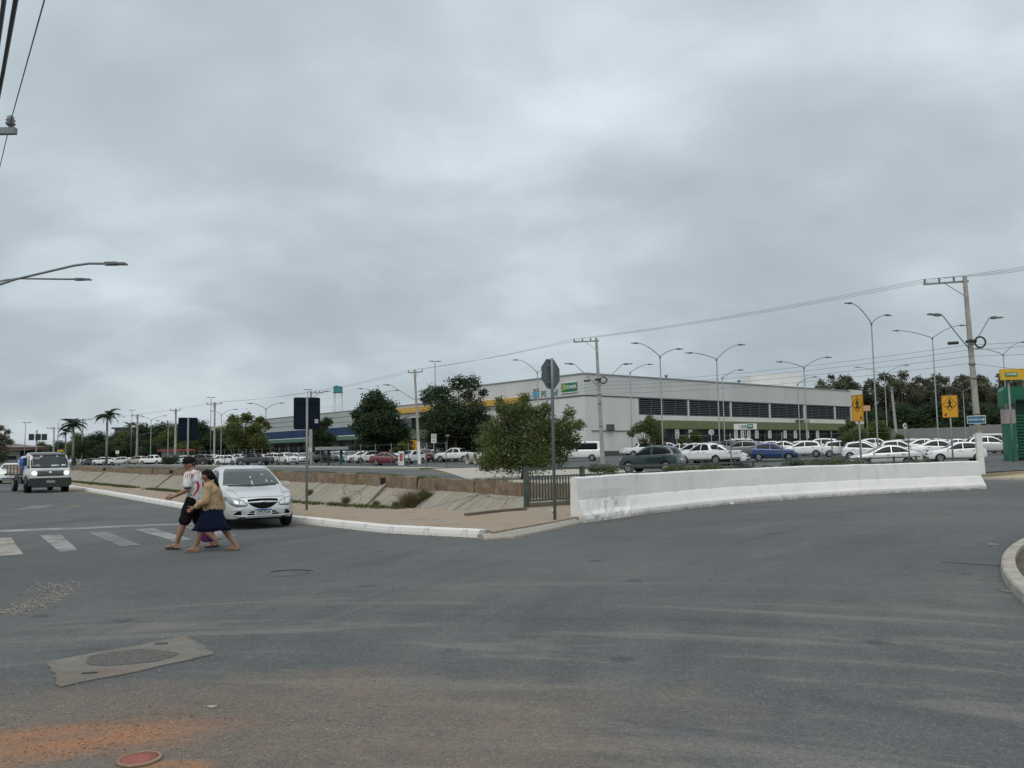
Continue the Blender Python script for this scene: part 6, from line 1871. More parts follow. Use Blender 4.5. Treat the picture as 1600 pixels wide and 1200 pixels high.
# ------------------------------------------------------------------ water tower behind it
def water_tower():
    D = 215
    x, y = XY(528, D)
    root = thing('water_tower', 'teal water tank on a white lattice tower behind the long building', 'tower', (x, y, 0))
    zt = at_D(528, 604, D).z; zb_ = at_D(528, 613, D).z
    mb = MB(); mb.box((0, 0, (zt+zb_)/2), (2.0, 2.0, zt-zb_)); mb.box((0, 0, zb_-.08), (2.35, 2.35, .16)); mb.box((-.4, 0, zt+.1), (.9, 1.2, .25)); mb.build('tank', mat('teal_tank', (.03, .20, .21), .6, var=.2), root, bevel=.05)
    for sx in (1, -1):
        for sy in (1, -1):
            mb = MB(); mb.bar((sx*1.5, sy*1.5, 0), (sx*.9, sy*.9, zb_-.1), .13, .13); mb.build('leg', M_WHITE, root)
    mb = MB(); n = 8
    for k in range(n):
        z0, z1 = (zb_-.1)*k/n, (zb_-.1)*(k+1)/n
        w0, w1 = 1.5-.6*k/n, 1.5-.6*(k+1)/n
        for a, b in (((-1, -1), (1, -1)), ((1, -1), (1, 1)), ((1, 1), (-1, 1)), ((-1, 1), (-1, -1))):
            mb.bar((a[0]*w0, a[1]*w0, z0), (b[0]*w1, b[1]*w1, z1), .05, .05); mb.bar((b[0]*w0, b[1]*w0, z0), (a[0]*w1, a[1]*w1, z1), .05, .05); mb.bar((a[0]*w1, a[1]*w1, z1), (b[0]*w1, b[1]*w1, z1), .06, .06)
    mb.build('lattice', M_WHITE, root)
water_tower()
# ------------------------------------------------------------------ low buildings far left
def shed():
    b0 = Vector((*XY(-30, 185), 0)); b1 = Vector((*XY(66, 196), 0))
    root = thing('roadside_building', 'low brown-roofed building with dark openings at the far left end of the street', 'building', b0)
    d = b1-b0; L = d.length; d.normalize(); n = Vector((d.y, -d.x, 0))
    if n.y > 0: n = -n
    def bx(a0, a1, z0, z1, o0, o1, nm, m):
        mb = MB(); q = [d*a0+n*o0, d*a1+n*o0, d*a1+n*o1, d*a0+n*o1]; mb.prism([(p.x, p.y) for p in q], z0, z1); return mb.build(nm, m, root)
    bx(0, L, 0, 4.6, -9, 0, 'wall', mat('shed_wall', (.33, .32, .30), .85, var=.15))
    bx(L*.62, L*.98, 1.0, 4.4, 0.02, .08, 'opening', M_DARK); bx(L*.30, L*.56, 2.4, 3.2, 0.02, .08, 'opening', M_DARK); bx(L*.05, L*.26, 1.4, 3.4, 0.02, .08, 'opening', M_DARK)
    bx(-.5, L+.5, 4.62, 5.2, -.1, 1.4, 'fascia', mat('red_fascia', (.17, .07, .055), .8, var=.25))
    mb = MB(); q0 = [d*-.6+n*1.5, d*(L+.6)+n*1.5, d*(L+.6)-n*5, d*-.6-n*5]
    mb.add([(q0[0].x, q0[0].y, 5.22), (q0[1].x, q0[1].y, 5.22), (q0[2].x, q0[2].y, 5.6), (q0[3].x, q0[3].y, 7.3)], [(0, 1, 2, 3)]); mb.add([(q0[0].x, q0[0].y, 5.21), (q0[3].x, q0[3].y, 7.29), (q0[3].x, q0[3].y, 5.2)], [(0, 1, 2)])
    mb.build('roof', mat('shed_roof', (.17, .145, .125), .85, var=.2), root)
    bx(0, L, 0, 1.6, .8, .95, 'front_wall', mat('shed_front', (.36, .37, .33), .85, var=.25, vscale=.8))
shed()
def hall(px0, px1, D, ztop, zeave, label, m, h2=0):
    a, b = Vector((*XY(px0, D), 0)), Vector((*XY(px1, D), 0))
    root = thing('hall', label, 'building', a)
    d = b-a; L = d.length; d.normalize(); n = Vector((d.y, -d.x, 0))
    if n.y > 0: n = -n
    mb = MB(); q = [Vector((0, 0, 0)), d*L, d*L-n*15, -n*15]; mb.prism([(p.x, p.y) for p in q], 0, zeave); mb.build('wall', mat('hall_wall', (.30, .30, .29), .85), root)
    mb = MB(); q = [n*.8-d*.5, d*(L+.5)+n*.8, d*(L+.5)-n*15, -d*.5-n*15]
    prof = []
    mb.add([(p.x, p.y, zeave) for p in q]+[(p.x, p.y, ztop) for p in q], [(0, 1, 2, 3), (4, 5, 6, 7), (0, 1, 5, 4), (1, 2, 6, 5), (2, 3, 7, 6), (3, 0, 4, 7)]); mb.build('roof', m, root, bevel=.1)
    for k in range(int(L/6)):
        mb = MB(); p = d*(2.5+k*6)+n*.04; mb.box((p.x, p.y, zeave*.5), (3.2, .1, zeave*.35), math.atan2(d.y, d.x)); mb.build('window', M_DARK, root)
W_ROOF = mat('white_sheet_roof', (.62, .63, .62), .6, var=.05)
hall(192, 318, 245, at_D(250, 666.5, 245).z, at_D(250, 672.5, 245).z, 'white-roofed hall behind the wood left of the small blue sign', W_ROOF)
hall(318, 372, 230, at_D(350, 666, 230).z, at_D(350, 673, 230).z, 'cream-roofed hall showing between the masts and the broad green tree', mat('cream_roof', (.60, .60, .50), .6))
hall(178, 216, 210, at_D(200, 667.5, 210).z, at_D(200, 670, 210).z, 'dark canopy with slanting end just right of the tall palm', mat('dark_canopy', (.06, .065, .06), .7))
hall(252, 300, 172, at_D(270, 702, 172).z, at_D(270, 705, 172).z, 'small kiosk with a red front behind the power pole left of the blue sign', mat('red_front', (.25, .05, .045), .7))
# grey boundary wall behind the lot, right
def bwall():
    a, b = Vector((*XY(1355, 172), 0)), Vector((*XY(1720, 120), 0))
    root = thing('boundary_wall', 'plain grey boundary wall under the dark trees at the right', 'wall', a)
    d = b-a; L = d.length; d.normalize()
    za = at_D(1400, 670, 165).z; n = int(L/4)
    for k in range(n):
        z1 = za+ (at_D(1600, 668, 140).z-za)*k/n + (.25 if (k//7) % 2 else 0)
        mb = MB(); c = d*(k+.5)*L/n; mb.box((c.x, c.y, z1/2), (L/n-.04, .2, z1), math.atan2(d.y, d.x)); mb.build('wall_panel', mat('wall_panel_grey', (.27, .275, .27), .85, var=.12, vscale=.4, dirt=(.2, .19, .17), dscale=.4, damt=.5), root)
        mb = MB(); c = d*k*L/n; mb.box((c.x, c.y, z1/2+.05), (.25, .28, z1+.1), math.atan2(d.y, d.x)); mb.build('pier', mat('wall_panel_grey'), root)
bwall()
# ------------------------------------------------------------------ green gateway with its yellow sign, right edge
def gateway():
    D = 62
    x, y = XY(1578, D); z0 = gz(x, y)
    root = thing('gateway', 'green gateway portal with slatted screen at the right edge', 'gateway', (x, y, z0), R(-12))
    g = mat('gateway_green', (.010, .125, .068), .4, var=.1, vscale=1)
    k = D/FPX
    zt = at_D(1580, 605, D).z-z0
    for x_ in (0, 5.2):
        mb = MB(); mb.box((x_, 0, zt/2-.3), (.62, 1.0, zt-.6)); mb.build('leg', g, root)
    mb = MB(); vs = [(-.45, -.55, zt-1.35), (-.31, -.55, zt-1.7), (.31, -.55, zt-1.7), (.42, -.55, zt-.95), (5.5, -.55, zt-.95), (5.5, -.55, zt), (-.25, -.55, zt), (-.45, -.55, zt-.3)]
    n = len(vs); mb.add(vs+[(a, b+1.1, c) for a, b, c in vs], [tuple(range(n)), tuple(range(n, 2*n))[::-1]]+[(i, (i+1) % n, n+(i+1) % n, n+i) for i in range(n)]); mb.build('beam', g, root)
    zb0, zb1 = at_D(1578, 662, D).z-z0, at_D(1578, 631, D).z-z0
    mb = MB(); mb.box((.0, -.02, (zb0+zb1)/2), (.66, 1.06, zb1-zb0)); mb.build('notice_panel', mat('notice_panel', (.34, .29, .27), .8, var=.15), root)
    mb = MB(); mb.box((1.1, .3, (zt-1)/2), (.9, .2, zt-1)); mb.build('inner_wall', mat('deep_green', (.006, .05, .03), .6), root)
    for q in range(14):
        mb = MB(); mb.box((1.2, -.2, .35+q*.23), (1.55, .05, .10)); mb.build('slat', g, root)
    sx, sy = XY(1570, 60)
    r2 = thing('sign_board', 'yellow sign board with a green name plate above the green gateway', 'sign', (sx, sy, gz(sx, sy)), R(-12))
    za, zb_ = at_D(1570, 594, 60).z-r2.location.z, at_D(1570, 577, 60).z-r2.location.z
    yl = mat('sign_yellow', (.62, .37, .02), .5, var=.06)
    mb = MB(); mb.box((1.5, 0, (za+zb_)/2), (3.0, .25, zb_-za)); mb.build('board', yl, r2)
    gp = MB(); gp.box((.69, -.14, (za+zb_)/2), (.80, .04, .28)); gpo = gp.build('name_plate', mat('sign_green'), r2)
    mesh_obj('lettering', text_mesh('CUIABÁ', .20, M_WHITE, extrude=.005, bold=.004), None, gpo, (.69, -.165, (za+zb_)/2-.0), (math.pi/2, 0, 0))
    mb = MB(); mb.tube([(.55, .1, 0), (.55, .1, za)], .07, 8); mb.tube([(2.4, .1, 0), (2.4, .1, za)], .07, 8); mb.build('post', M_STEEL, r2)
gateway()

# ------------------------------------------------------------------ signs
def facing(x, y, extra=0.0):
    # rotation so that local -y looks at the camera
    return math.atan2(-x, y)+extra
def poly_plate(pts, th, mb=None):
    mb = mb or MB(); n = len(pts)
    mb.add([(p[0], 0, p[1]) for p in pts]+[(p[0], th, p[1]) for p in pts], [tuple(range(n)), tuple(range(n, 2*n))[::-1]]+[(i, (i+1) % n, n+(i+1) % n, n+i) for i in range(n)])
    return mb
def rrect(w, z0, z1, r=.05, n=4):
    out = []
    for cx, cz, a0 in ((w/2-r, z0+r, -90), (w/2-r, z1-r, 0), (-w/2+r, z1-r, 90), (-w/2+r, z0+r, 180)):
        for k in range(n+1):
            a = R(a0+90*k/n); out.append((cx+r*math.cos(a), cz+r*math.sin(a)))
    return out
M_SIGNBACK = mat('sign_back_dark_blue', (.005, .010, .020), .6, spec=.15, var=.12, vscale=2)
def blue_sign(px, py_base, py_top, py_bot, wpx, D, label, sticker=False):
    b = at_z(px, py_base, .135) if D is None else Vector((*XY(px, D), .135))
    D = b.y
    root = thing('traffic_sign', label, 'sign', b, facing(b.x, b.y, .1))
    zt, zb_ = at_D(px, py_top, D).z-b.z, at_D(px, py_bot, D).z-b.z
    w = wpx/FPX*D
    poly_plate(rrect(w, zb_, zt, .05), .012).build('plate', M_SIGNBACK, root)
    mb = MB(); mb.tube([(0, -.035, -.05), (0, -.035, zt-.02)], .036, 12); mb.build('post', M_STEEL, root)
    for z in (zb_+.15, zt-.15):
        mb = MB(); mb.bar((-w*.42, -.004, z), (w*.42, -.004, z), .02, .04); mb.build('bracket', M_SIGNBACK, root)
    if sticker:
        s = MB(); s.box((w*.36, -.004, zb_+.24), (.095, .004, .11)); so = s.build('sticker', mat('sticker_white', (.62, .63, .63), .5), root)
        for q in (-.02, .015): 
            l = MB(); l.box((w*.36, -.0075, zb_+.24+q), (.06, .002, .018)); l.build('print_line', M_BLACK, so)
blue_sign(479, 797, 621, 671, 40.5, None, 'dark blue back of a traffic sign with a white sticker, right of the silver saloon', True)
blue_sign(293, None, 652.5, 688.5, 28.5, 33.5, 'smaller dark blue sign back standing behind the person in the football shirt')
def octagon():
    b = at_z(865, 812, .135); D = b.y
    root = thing('stop_sign', 'grey back of an octagonal sign on a tall grey-green post before the bridge railing', 'sign', b, facing(b.x, b.y)+R(52))
    zc = at_D(862, 584.5, D).z-b.z; r = .375
    pts = []
    rn = random.Random(4)
    for k in range(8):
        a0, a1 = R(22.5+45*k), R(67.5+45*k)
        p0, p1 = (r*math.cos(a0), zc+r*math.sin(a0)), (r*math.cos(a1), zc+r*math.sin(a1))
        if k in (3, 4):   # torn edge
            for t in (0, .25, .4, .55, .75): 
                j = 1-(.07 if t in (.4,) else rn.uniform(0, .02))
                pts.append(((p0[0]+(p1[0]-p0[0])*t)*j, zc+(p0[1]+(p1[1]-p0[1])*t-zc)*j))
        else: pts.append(p0)
    poly_plate(pts, .004).build('plate', mat('sign_back_grey', (.115, .135, .145), .5, .25, var=.15, vscale=3), root)
    mb = MB(); mb.tube([(.0, -.04, -.1), (.0, -.04, 3.0), (0, -.04, zc+r-.01)], .038, 12); mb.build('post', mat('post_grey_green', (.16, .20, .20), .5, .3, var=.12, vscale=2), root)
    for z in (zc-.2, zc+.2):
        mb = MB(); mb.bar((-.12, -.006, z), (.12, -.006, z), .02, .04); mb.build('bracket', M_STEEL, root)
octagon()
def ped_pictogram(parent, w, z0, z1, o, flip=False):
    m = mat('sign_black', (.015, .013, .012), .6)
    s = w/ .60; cz = z1-.36*s if (z1-z0) > .9 else (z0+z1)/2+.08
    sg = -1 if flip else 1
    mb = MB()
    # diamond outline
    R_ = .26*s
    for a, b in (((0, R_*1.1), (R_, 0)), ((R_, 0), (0, -R_*1.1)), ((0, -R_*1.1), (-R_, 0)), ((-R_, 0), (0, R_*1.1))):
        mb.bar((a[0], o, cz+a[1]), (b[0], o, cz+b[1]), .012*s, .010)
    mb.build('diamond_outline', m, parent)
    mb = MB()
    mb.disc_lathe((0, o+.004, cz+.165*s), (0, -1, 0), [(.034*s, 0), (.034*s, .008)], 14)
    def limb(p, q, t): mb.bar((sg*p[0]*s, o, cz+p[1]*s), (sg*q[0]*s, o, cz+q[1]*s), .008, t*s)
    limb((0, .13), (0, -.02), .075); limb((0, .0), (.07, -.17), .036); limb((0, .0), (-.07, -.17), .036); limb((0, .11), (.10, .02), .028); limb((0, .11), (-.10, .02), .028); limb((.07, -.17), (.10, -.17), .02); limb((-.07, -.17), (-.045, -.17), .02)
    mb.build('pedestrian_symbol', m, parent)
    mb = MB()
    for k in range(5): mb.box(((-.16+k*.08)*s, o, cz-.10*s), (.03*s, .006, .05*s))
    mb.build('crossing_bars', m, parent)
    # arrow in the lower corner
    ax, az = sg*-.17*s, z0+.13*s
    if not flip: ax = -.17*s
    else: ax = .17*s
    d = Vector((-1 if not flip else 1, 0, -1)).normalized()
    c = Vector((ax, o, az)); mb = MB()
    mb.bar(c-d*.07*s, c+d*.03*s, .008, .035*s)
    t = c+d*.08*s; l = Vector((d.z, 0, -d.x))
    mb.add([t+Vector((0, -.004, 0)), c+l*.06*s+Vector((0, -.004, 0)), c-l*.06*s+Vector((0, -.004, 0))], [(0, 1, 2)])
    mb.build('arrow', m, parent)
def yellow_sign(px, D, py_top, py_bot, w, yaw, label, flip):
    x, y = XY(px, D); b = Vector((x, y, .13))
    root = thing('crossing_sign', label, 'sign', b, facing(x, y, yaw), 'yellow pedestrian crossing signs')
    zt, zb_ = at_D(px, py_top, D).z-b.z, at_D(px, py_bot, D).z-b.z
    poly_plate(rrect(w, zb_, zt, .04), .01).build('plate', mat('crossing_yellow', (.60, .30, .012), .5, var=.06, vscale=2), root)
    mb = MB(); bm_ = mat('sign_black')if 'sign_black' in MATS else mat('sign_black', (.015, .013, .012), .6)
    for a, c in (((-w/2+.02, zb_+.02), (w/2-.02, zb_+.02)), ((-w/2+.02, zt-.02), (w/2-.02, zt-.02)), ((-w/2+.02, zb_+.02), (-w/2+.02, zt-.02)), ((w/2-.02, zb_+.02), (w/2-.02, zt-.02))):
        mb.bar((a[0], -.003, a[1]), (c[0], -.003, c[1]), .006, .014)
    mb.build('border', mat('sign_brown', (.12, .05, .01), .6), root)
    ped_pictogram(root, w, zb_, zt, -.006, flip)
    mb = MB(); mb.tube([(0, .05, -.1), (0, .05, zt-.05)], .036, 10); mb.build('post', M_STEEL, root)
yellow_sign(1343, 32.5, 617, 658.5, .62, R(-48), 'tall yellow pedestrian crossing sign seen at a slant, before the end of the long building', True)
yellow_sign(1488, 38, 617.5, 652.5, .66, R(6), 'yellow pedestrian crossing sign facing the camera, before the dark trees', False)
def small_sign(px, D, py0, py1, wpx, label, m, post_h=None, shape='rect', yaw=0.0, txt=None, tm=None, tsize=.3, name='road_sign', base=None):
    b = P(px, D) if base is None else base
    root = thing(name, label, 'sign', b, facing(b.x, b.y, yaw))
    zt, zb_ = at_D(px, py0, D).z-b.z, at_D(px, py1, D).z-b.z
    w = wpx/FPX*D
    if shape == 'rect': poly_plate(rrect(w, zb_, zt, .03), .02).build('plate', m, root)
    else: poly_plate([((zt-zb_)/2*math.cos(a), (zt+zb_)/2+(zt-zb_)/2*math.sin(a)) for a in np.linspace(0, 2*math.pi, 20, endpoint=False)], .02).build('plate', m, root)
    mb = MB(); mb.tube([(0, .06, -.1), (0, .06, (zt+zb_)/2 if post_h is None else post_h)], .045, 8); mb.build('post', M_STEEL, root)
    return root, (zt+zb_)/2, zt-zb_, w
M_SWHITE = mat('sign_white', (.66, .66, .65), .5)
M_SBLK = MATS['sign_black']
r_, zc_, h_, w_ = small_sign(1513, 46, 0, 1, 1, 'x', M_SWHITE) if False else (None,)*4
# blue street sign on the thick pole
def street_sign():
    p = at_D(1525.5, 655.7, 46.0)
    root = thing('street_sign', 'blue street sign with white lettering and arrow fixed to the thick leaning pole', 'sign', p, facing(p.x, p.y, R(-4)))
    w, h = 25.5/FPX*46, 12.6/FPX*46
    poly_plate(rrect(w, -h/2, h/2, .02), .02).build('border', M_SWHITE, root)
    poly_plate(rrect(w*.94, -h*.42, h*.42, .02), .01).build('plate', mat('street_blue', (.012, .13, .22), .45), root, (0, -.011, 0))
    mesh_obj('lettering', text_mesh('CERÂMICA', .135, M_SWHITE, extrude=.002, bold=.002), None, root, (-.10, -.016, 0), (math.pi/2, 0, 0))
    mb = MB(); mb.bar((.25, -.015, 0), (.38, -.015, 0), .008, .045); mb.add([(.41, -.02, 0), (.33, -.02, .085), (.33, -.02, -.085)], [(0, 1, 2)]); mb.build('arrow', M_SWHITE, root)
    mb = MB(); mb.bar((-.2, .02, 0), (.2, .02, 0), .03, .05); mb.build('clamp', M_STEEL, root)
street_sign()
r_, zc_, h_, w_ = small_sign(1166, 98, 662, 671, 34.5, 'white entrance board with a green plate over the parking lot drive', M_SWHITE, name='entrance_board')
mb = MB()
for k in range(8): mb.box((-.62+k*.105+(.1 if k > 0 else 0), -.012, zc_), (.055, .012, .30+.06*((k*7) % 3)))
mb.build('printing', mat('teal_print', (.03, .10, .11), .6), r_)
mb = MB(); mb.box((w_*.22, -.03, zc_+.03), (.62, .02, .50)); gp = mb.build('green_plate', mat('sign_green'), r_)
mb = MB(); mb.box((w_*.22, -.045, zc_+.06), (.44, .008, .12)); mb.build('printing', M_SWHITE, gp)
r_, zc_, h_, w_ = small_sign(1112.5, 96, 671, 679.5, 8, 'round white speed sign on a thin post left of the entrance board', M_SWHITE, shape='round')
mesh_obj('lettering', text_mesh('12', .42, M_SBLK, extrude=.004, bold=.015), None, r_, (0, -.012, zc_), (math.pi/2, 0, 0))
r_, zc_, h_, w_ = small_sign(1416, 96, 661, 670, 8, 'small round white sign between the two yellow crossing signs', M_SWHITE, shape='round', yaw=R(50))
mesh_obj('lettering', text_mesh('10', .40, M_SBLK, extrude=.004, bold=.015), None, r_, (0, -.012, zc_), (math.pi/2, 0, 0))
r_, zc_, h_, w_ = small_sign(678, 92, 678, 692, 8, 'white regulation sign with a black ring under the tallest tree', M_SWHITE)
mb = MB()
for k in range(16):
    a, b = 2*math.pi*k/16, 2*math.pi*(k+1)/16
    mb.bar((.20*math.cos(a), -.006, zc_+.2+.20*math.sin(a)), (.20*math.cos(b), -.006, zc_+.2+.20*math.sin(b)), .008, .05)
mb.bar((-.12, -.006, zc_+.08), (.12, -.006, zc_+.32), .008, .05)
for q in (-.18, -.30): mb.bar((-.18, -.006, zc_+q), (.18, -.006, zc_+q), .008, .05)
mb.build('printing', M_SBLK, r_)
small_sign(699, 104, 679, 682, 7, 'low white lamp post sign right of the regulation sign', M_SWHITE)
small_sign(555.5, 116, 693, 701, 3.2, 'slim white notice on a post right of the bus shelter', M_SWHITE, yaw=.5)
small_sign(183, 172, 704, 709, 5, 'small white notice in front of the wood near the tall palm', M_SWHITE)
small_sign(355, 100.5, 0, 1, 1, 'x', M_SWHITE) if False else None
small_sign(484, 112, 699.5, 706, 6, 'small tilted white board at the foot of the pale concrete pole', M_SWHITE, yaw=.4, name='notice_board')
# orange board behind the near yellow sign
small_sign(1357, 100, 633.5, 642, 11, 'peach board behind the near yellow crossing sign', mat('peach_board', (.55, .30, .16), .6), name='notice_board')
# totem, banner, bus shelter, pipes
def totem():
    b = P(627, 92)
    root = thing('totem', 'white totem with a red panel on the far pavement', 'totem', b, facing(b.x, b.y, .15))
    H = at_D(627, 705, 92).z-b.z
    mb = MB(); mb.box((0, .15, H/2), (.62, .35, H)); mb.build('shell', M_SWHITE, root, bevel=.03)
    mb = MB(); mb.box((-.02, -.035, H*.58), (.32, .02, H*.52)); p = mb.build('panel', mat('totem_red', (.36, .03, .04), .5), root)
    mb = MB()
    for k in range(4): mb.box((-.02, -.05, H*.42+k*.13), (.18, .01, .06))
    mb.build('printing', mat('pink_print', (.5, .22, .22), .5), p)
    mb = MB(); mb.box((.36, .15, H*.5), (.09, .36, H*.96)); mb.build('green_side', mat('sign_green'), root)
totem()
def banner():
    b = P(643, 116)
    root = thing('banner', 'yellow banner with red lettering on the building behind the leaning pole', 'banner', b, facing(b.x, b.y, .2))
    z0, z1 = at_D(643, 707, 116).z-b.z, at_D(643, 688, 116).z-b.z
    poly_plate(rrect(1.9, z0, z1, .02), .03).build('sheet', mat('sign_yellow'), root)
    mb = MB(); rn = random.Random(2)
    for k in range(3):
        for j in range(3): mb.box((-.05+j*.24, -.012, z0+.35+k*.34), (.16, .012, .20+.05*rn.random()))
    mb.build('printing', mat('banner_red', (.48, .06, .02), .5), root)
    mb = MB(); mb.tube([(-.9, .05, -.1), (-.9, .05, z1)], .04, 6); mb.tube([(.9, .05, -.1), (.9, .05, z1)], .04, 6); mb.build('post', M_STEEL, root)
banner()
def shelter():
    b = P(521, 106)
    root = thing('bus_shelter', 'bus shelter with a flat grey roof on two dark green posts', 'bus shelter', b, facing(b.x, b.y, .12))
    k = 106/FPX
    H = at_D(521, 698, 106).z-b.z
    w = 49*k
    mb = MB(); mb.box((-.15, .5, H-.22), (w, 2.0, .42)); mb.build('roof', mat('shelter_roof', (.33, .35, .34), .6, var=.1), root, bevel=.05)
    for px_, m in ((514, mat('shelter_dark_green', (.008, .035, .032), .5)), (533.5, mat('shelter_green', (.008, .10, .075), .5))):
        mb = MB(); mb.box(((px_-521)*k, .3, H/2-.2), (.32, .5, H-.4)); mb.build('post', m, root)
    mb = MB(); mb.box((.1, .7, .45), (1.6, .4, .07)); mb.box((-.5, .7, .22), (.08, .3, .45)); mb.box((.7, .7, .22), (.08, .3, .45)); mb.build('bench', M_GSTEEL, root)
shelter()
for i, (px_, D_, rz_) in enumerate(((730, 88, .5), (742, 87, .45))):
    b = P(px_, D_)
    mb = MB(); d = Vector((math.cos(rz_), math.sin(rz_), 0))
    prof = [(.52, 0), (.60, 0), (.60, 1.3), (.52, 1.3), (.48, 1.25), (.48, .05)]
    mb.disc_lathe((0, 0, .6), d, prof, 20)
    mb.f = [f for f in mb.f if len(f) <= 4]; mb.mi = mb.mi[:len(mb.f)]; mb.sm = mb.sm[:len(mb.f)]
    n_ = 20
    for k in range(n_): mb.f.append([k, (k+1) % n_, 5*n_+(k+1) % n_, 5*n_+k]); mb.mi.append(0); mb.sm.append(True)
    o = mb.build('concrete_pipe', M_CONC, None, b); tag(o, ['left', 'right'][i]+' of two short concrete pipe sections left of the bushy street tree', 'pipe', 'concrete pipe sections')
# billboard gantry on the far left
def gantry():
    b = P(56, 160)
    root = thing('billboard', 'dark back of a three-panel billboard above the low building at the left', 'billboard', (b.x, b.y, 0), facing(b.x, b.y))
    z0, z1 = at_D(57, 688, 160).z, at_D(57, 678, 160).z
    k = 160/FPX
    for px_ in (49, 58, 66.5):
        mb = MB(); mb.box(((px_-56)*k, 0, (z0+z1)/2), (7.6*k, .12, z1-z0)); mb.build('panel', mat('billboard_back', (.025, .035, .035), .7, var=.2), root)
    mb = MB(); mb.tube([(0, .2, 0), (0, .2, at_D(56, 672, 160).z)], .14, 8); mb.bar((-10*k, .12, (z0+z1)/2), (13*k, .12, (z0+z1)/2), .1, .12); mb.build('mast', M_GSTEEL, root)
gantry()
# thin wire fence along the lot
def fence(pts, label, gap, H, name='wire_fence'):
    b0 = Vector((*pts[0], 0)); root = thing(name, label, 'fence', (b0.x, b0.y, 0))
    pm = MB(); pm.tube([(0, 0, -.2), (0, 0, H), (0, -.0, H+.02)], .038, 6); pm = pm.mesh('fence_post'); pm.materials.append(M_GSTEEL)
    lines = []
    for a, b in zip(pts, pts[1:]):
        a, b = Vector(a), Vector(b); n = max(1, int((b-a).length/gap))
        for k in range(n):
            p = a.lerp(b, k/n); mesh_obj('fence_post', pm, None, root, (p.x-b0.x, p.y-b0.y, gz(p.x, p.y)+.02)); lines.append((p.x-b0.x, p.y-b0.y, gz(p.x, p.y)))
    for z in (.4, H*.5, H-.1):
        mb = MB(); mb.tube([(q[0], q[1], q[2]+z) for q in lines], .007, 4); mb.build('wire', M_GSTEEL, root)
fence([XY(1058, 50), XY(1142, 51), XY(1300, 53), XY(1420, 54), XY(1560, 52)], 'thin posts of a wire fence before the parked cars right of the dark green SUV', 3.1, 2.45)
fence([ST(62, 38.6), ST(92, 38.6), ST(160, 38.6)], 'thin posts of a wire fence along the far pavement behind the bus shelter', 3.0, 2.3)
# ------------------------------------------------------------------ vegetation
def leaves_mesh(name, centers, radii, n, size, seed, squash=.8, hollow=.35, aspect=.55, droop=.0):
    rs = np.random.RandomState(seed)
    centers = np.array(centers, float); radii = np.array(radii, float)
    w = radii**2.2; w /= w.sum()
    idx = rs.choice(len(radii), n, p=w)
    d = rs.normal(size=(n, 3)); d /= np.linalg.norm(d, axis=1)[:, None]
    rr = (hollow+(1-hollow)*rs.rand(n)**.6)*(1+.16*rs.normal(size=n))
    # lumpy outline
    lump = 1+.22*np.sin(d[:, 0]*5+idx*1.7)*np.cos(d[:, 1]*4+idx)+.15*np.sin(d[:, 2]*7+idx*2.3)
    p = centers[idx]+d*(radii[idx]*rr*lump)[:, None]*np.array([1, 1, squash])
    a = rs.normal(size=(n, 3)); a[:, 2] *= .55; a[:, 2] -= droop; a /= np.linalg.norm(a, axis=1)[:, None]
    b = np.cross(a, rs.normal(size=(n, 3))); b /= np.linalg.norm(b, axis=1)[:, None]
    s = size*(.6+.8*rs.rand(n))[:, None]
    nn = np.cross(a, b)
    v = np.empty((n, 4, 3))
    v[:, 0] = p-a*s*.5; v[:, 1] = p+b*s*aspect*.5+nn*s*.06; v[:, 2] = p+a*s*.5; v[:, 3] = p-b*s*aspect*.5+nn*s*.06
    me = bpy.data.meshes.new(name)
    me.vertices.add(n*4); me.vertices.foreach_set('co', v.ravel())
    me.loops.add(n*4); me.loops.foreach_set('vertex_index', np.arange(n*4, dtype=np.int32))
    me.polygons.add(n); me.polygons.foreach_set('loop_start', np.arange(0, n*4, 4, dtype=np.int32))
    me.update(); me.validate()
    return me
L_DARK = leafmat('dark_foliage', (.050, .084, .046), .5, .7)
L_MID = leafmat('mid_foliage', (.105, .140, .050), .5, .9)
L_LIGHT = leafmat('light_foliage', (.105, .135, .042), .5, .9)
L_WOOD = leafmat('wood_foliage', (.105, .122, .088), .55, .35)
L_PALM = leafmat('palm_foliage', (.028, .050, .030), .4, .6)
L_GRASS = leafmat('grass_blades', (.075, .105, .030), .5, 1.5)
L_DRY = leafmat('dry_weed', (.14, .12, .06), .5, 2.0)
def make_tree(name, H, trunk_h, clumps, n, size, m, seed, tr=.16, label=None, loc=(0, 0, 0), group=None, cat='tree', squash=.8, hollow=.35, bare=0, stems=1, rz=0):
    root = thing(name, label, cat, loc, rz, group)
    rn = random.Random(seed)
    mb = MB()
    for q in range(stems):
        ox = (rn.uniform(-.5, .5)*tr*4 if stems > 1 else 0)
        fork = Vector((rn.uniform(-.2, .2)+ox, rn.uniform(-.2, .2), trunk_h))
        mb.tube([(ox*.5, 0, -.15), (ox*.6+rn.uniform(-.05, .05), 0, trunk_h*.5), fork], [tr*1.15, tr*.85, tr*.7], 9)
        for c, r_ in clumps:
            if stems > 1 and rn.random() < .4: continue
            c = Vector(c); mid = fork.lerp(c, .5)+Vector((rn.uniform(-.3, .3), rn.uniform(-.3, .3), rn.uniform(-.1, .4)))
            mb.tube([fork-Vector((0, 0, .1)), mid, c+Vector((0, 0, r_*.3))], [tr*.5, tr*.3, tr*.10], 6)
            for k in range(3+bare):
                d = Vector((rn.gauss(0, 1), rn.gauss(0, 1), rn.gauss(.2, .7))).normalized()
                mb.tube([mid.lerp(c, .6), c+d*r_*(.8+.3*bare*rn.random())], [tr*.16, tr*.04], 5)
    mb.build('trunk', M_TRUNK, root)
    me = leaves_mesh('crown', [c for c, r_ in clumps], [r_ for c, r_ in clumps], n, size, seed, squash, hollow)
    mesh_obj('crown', me, m, root)
    return root
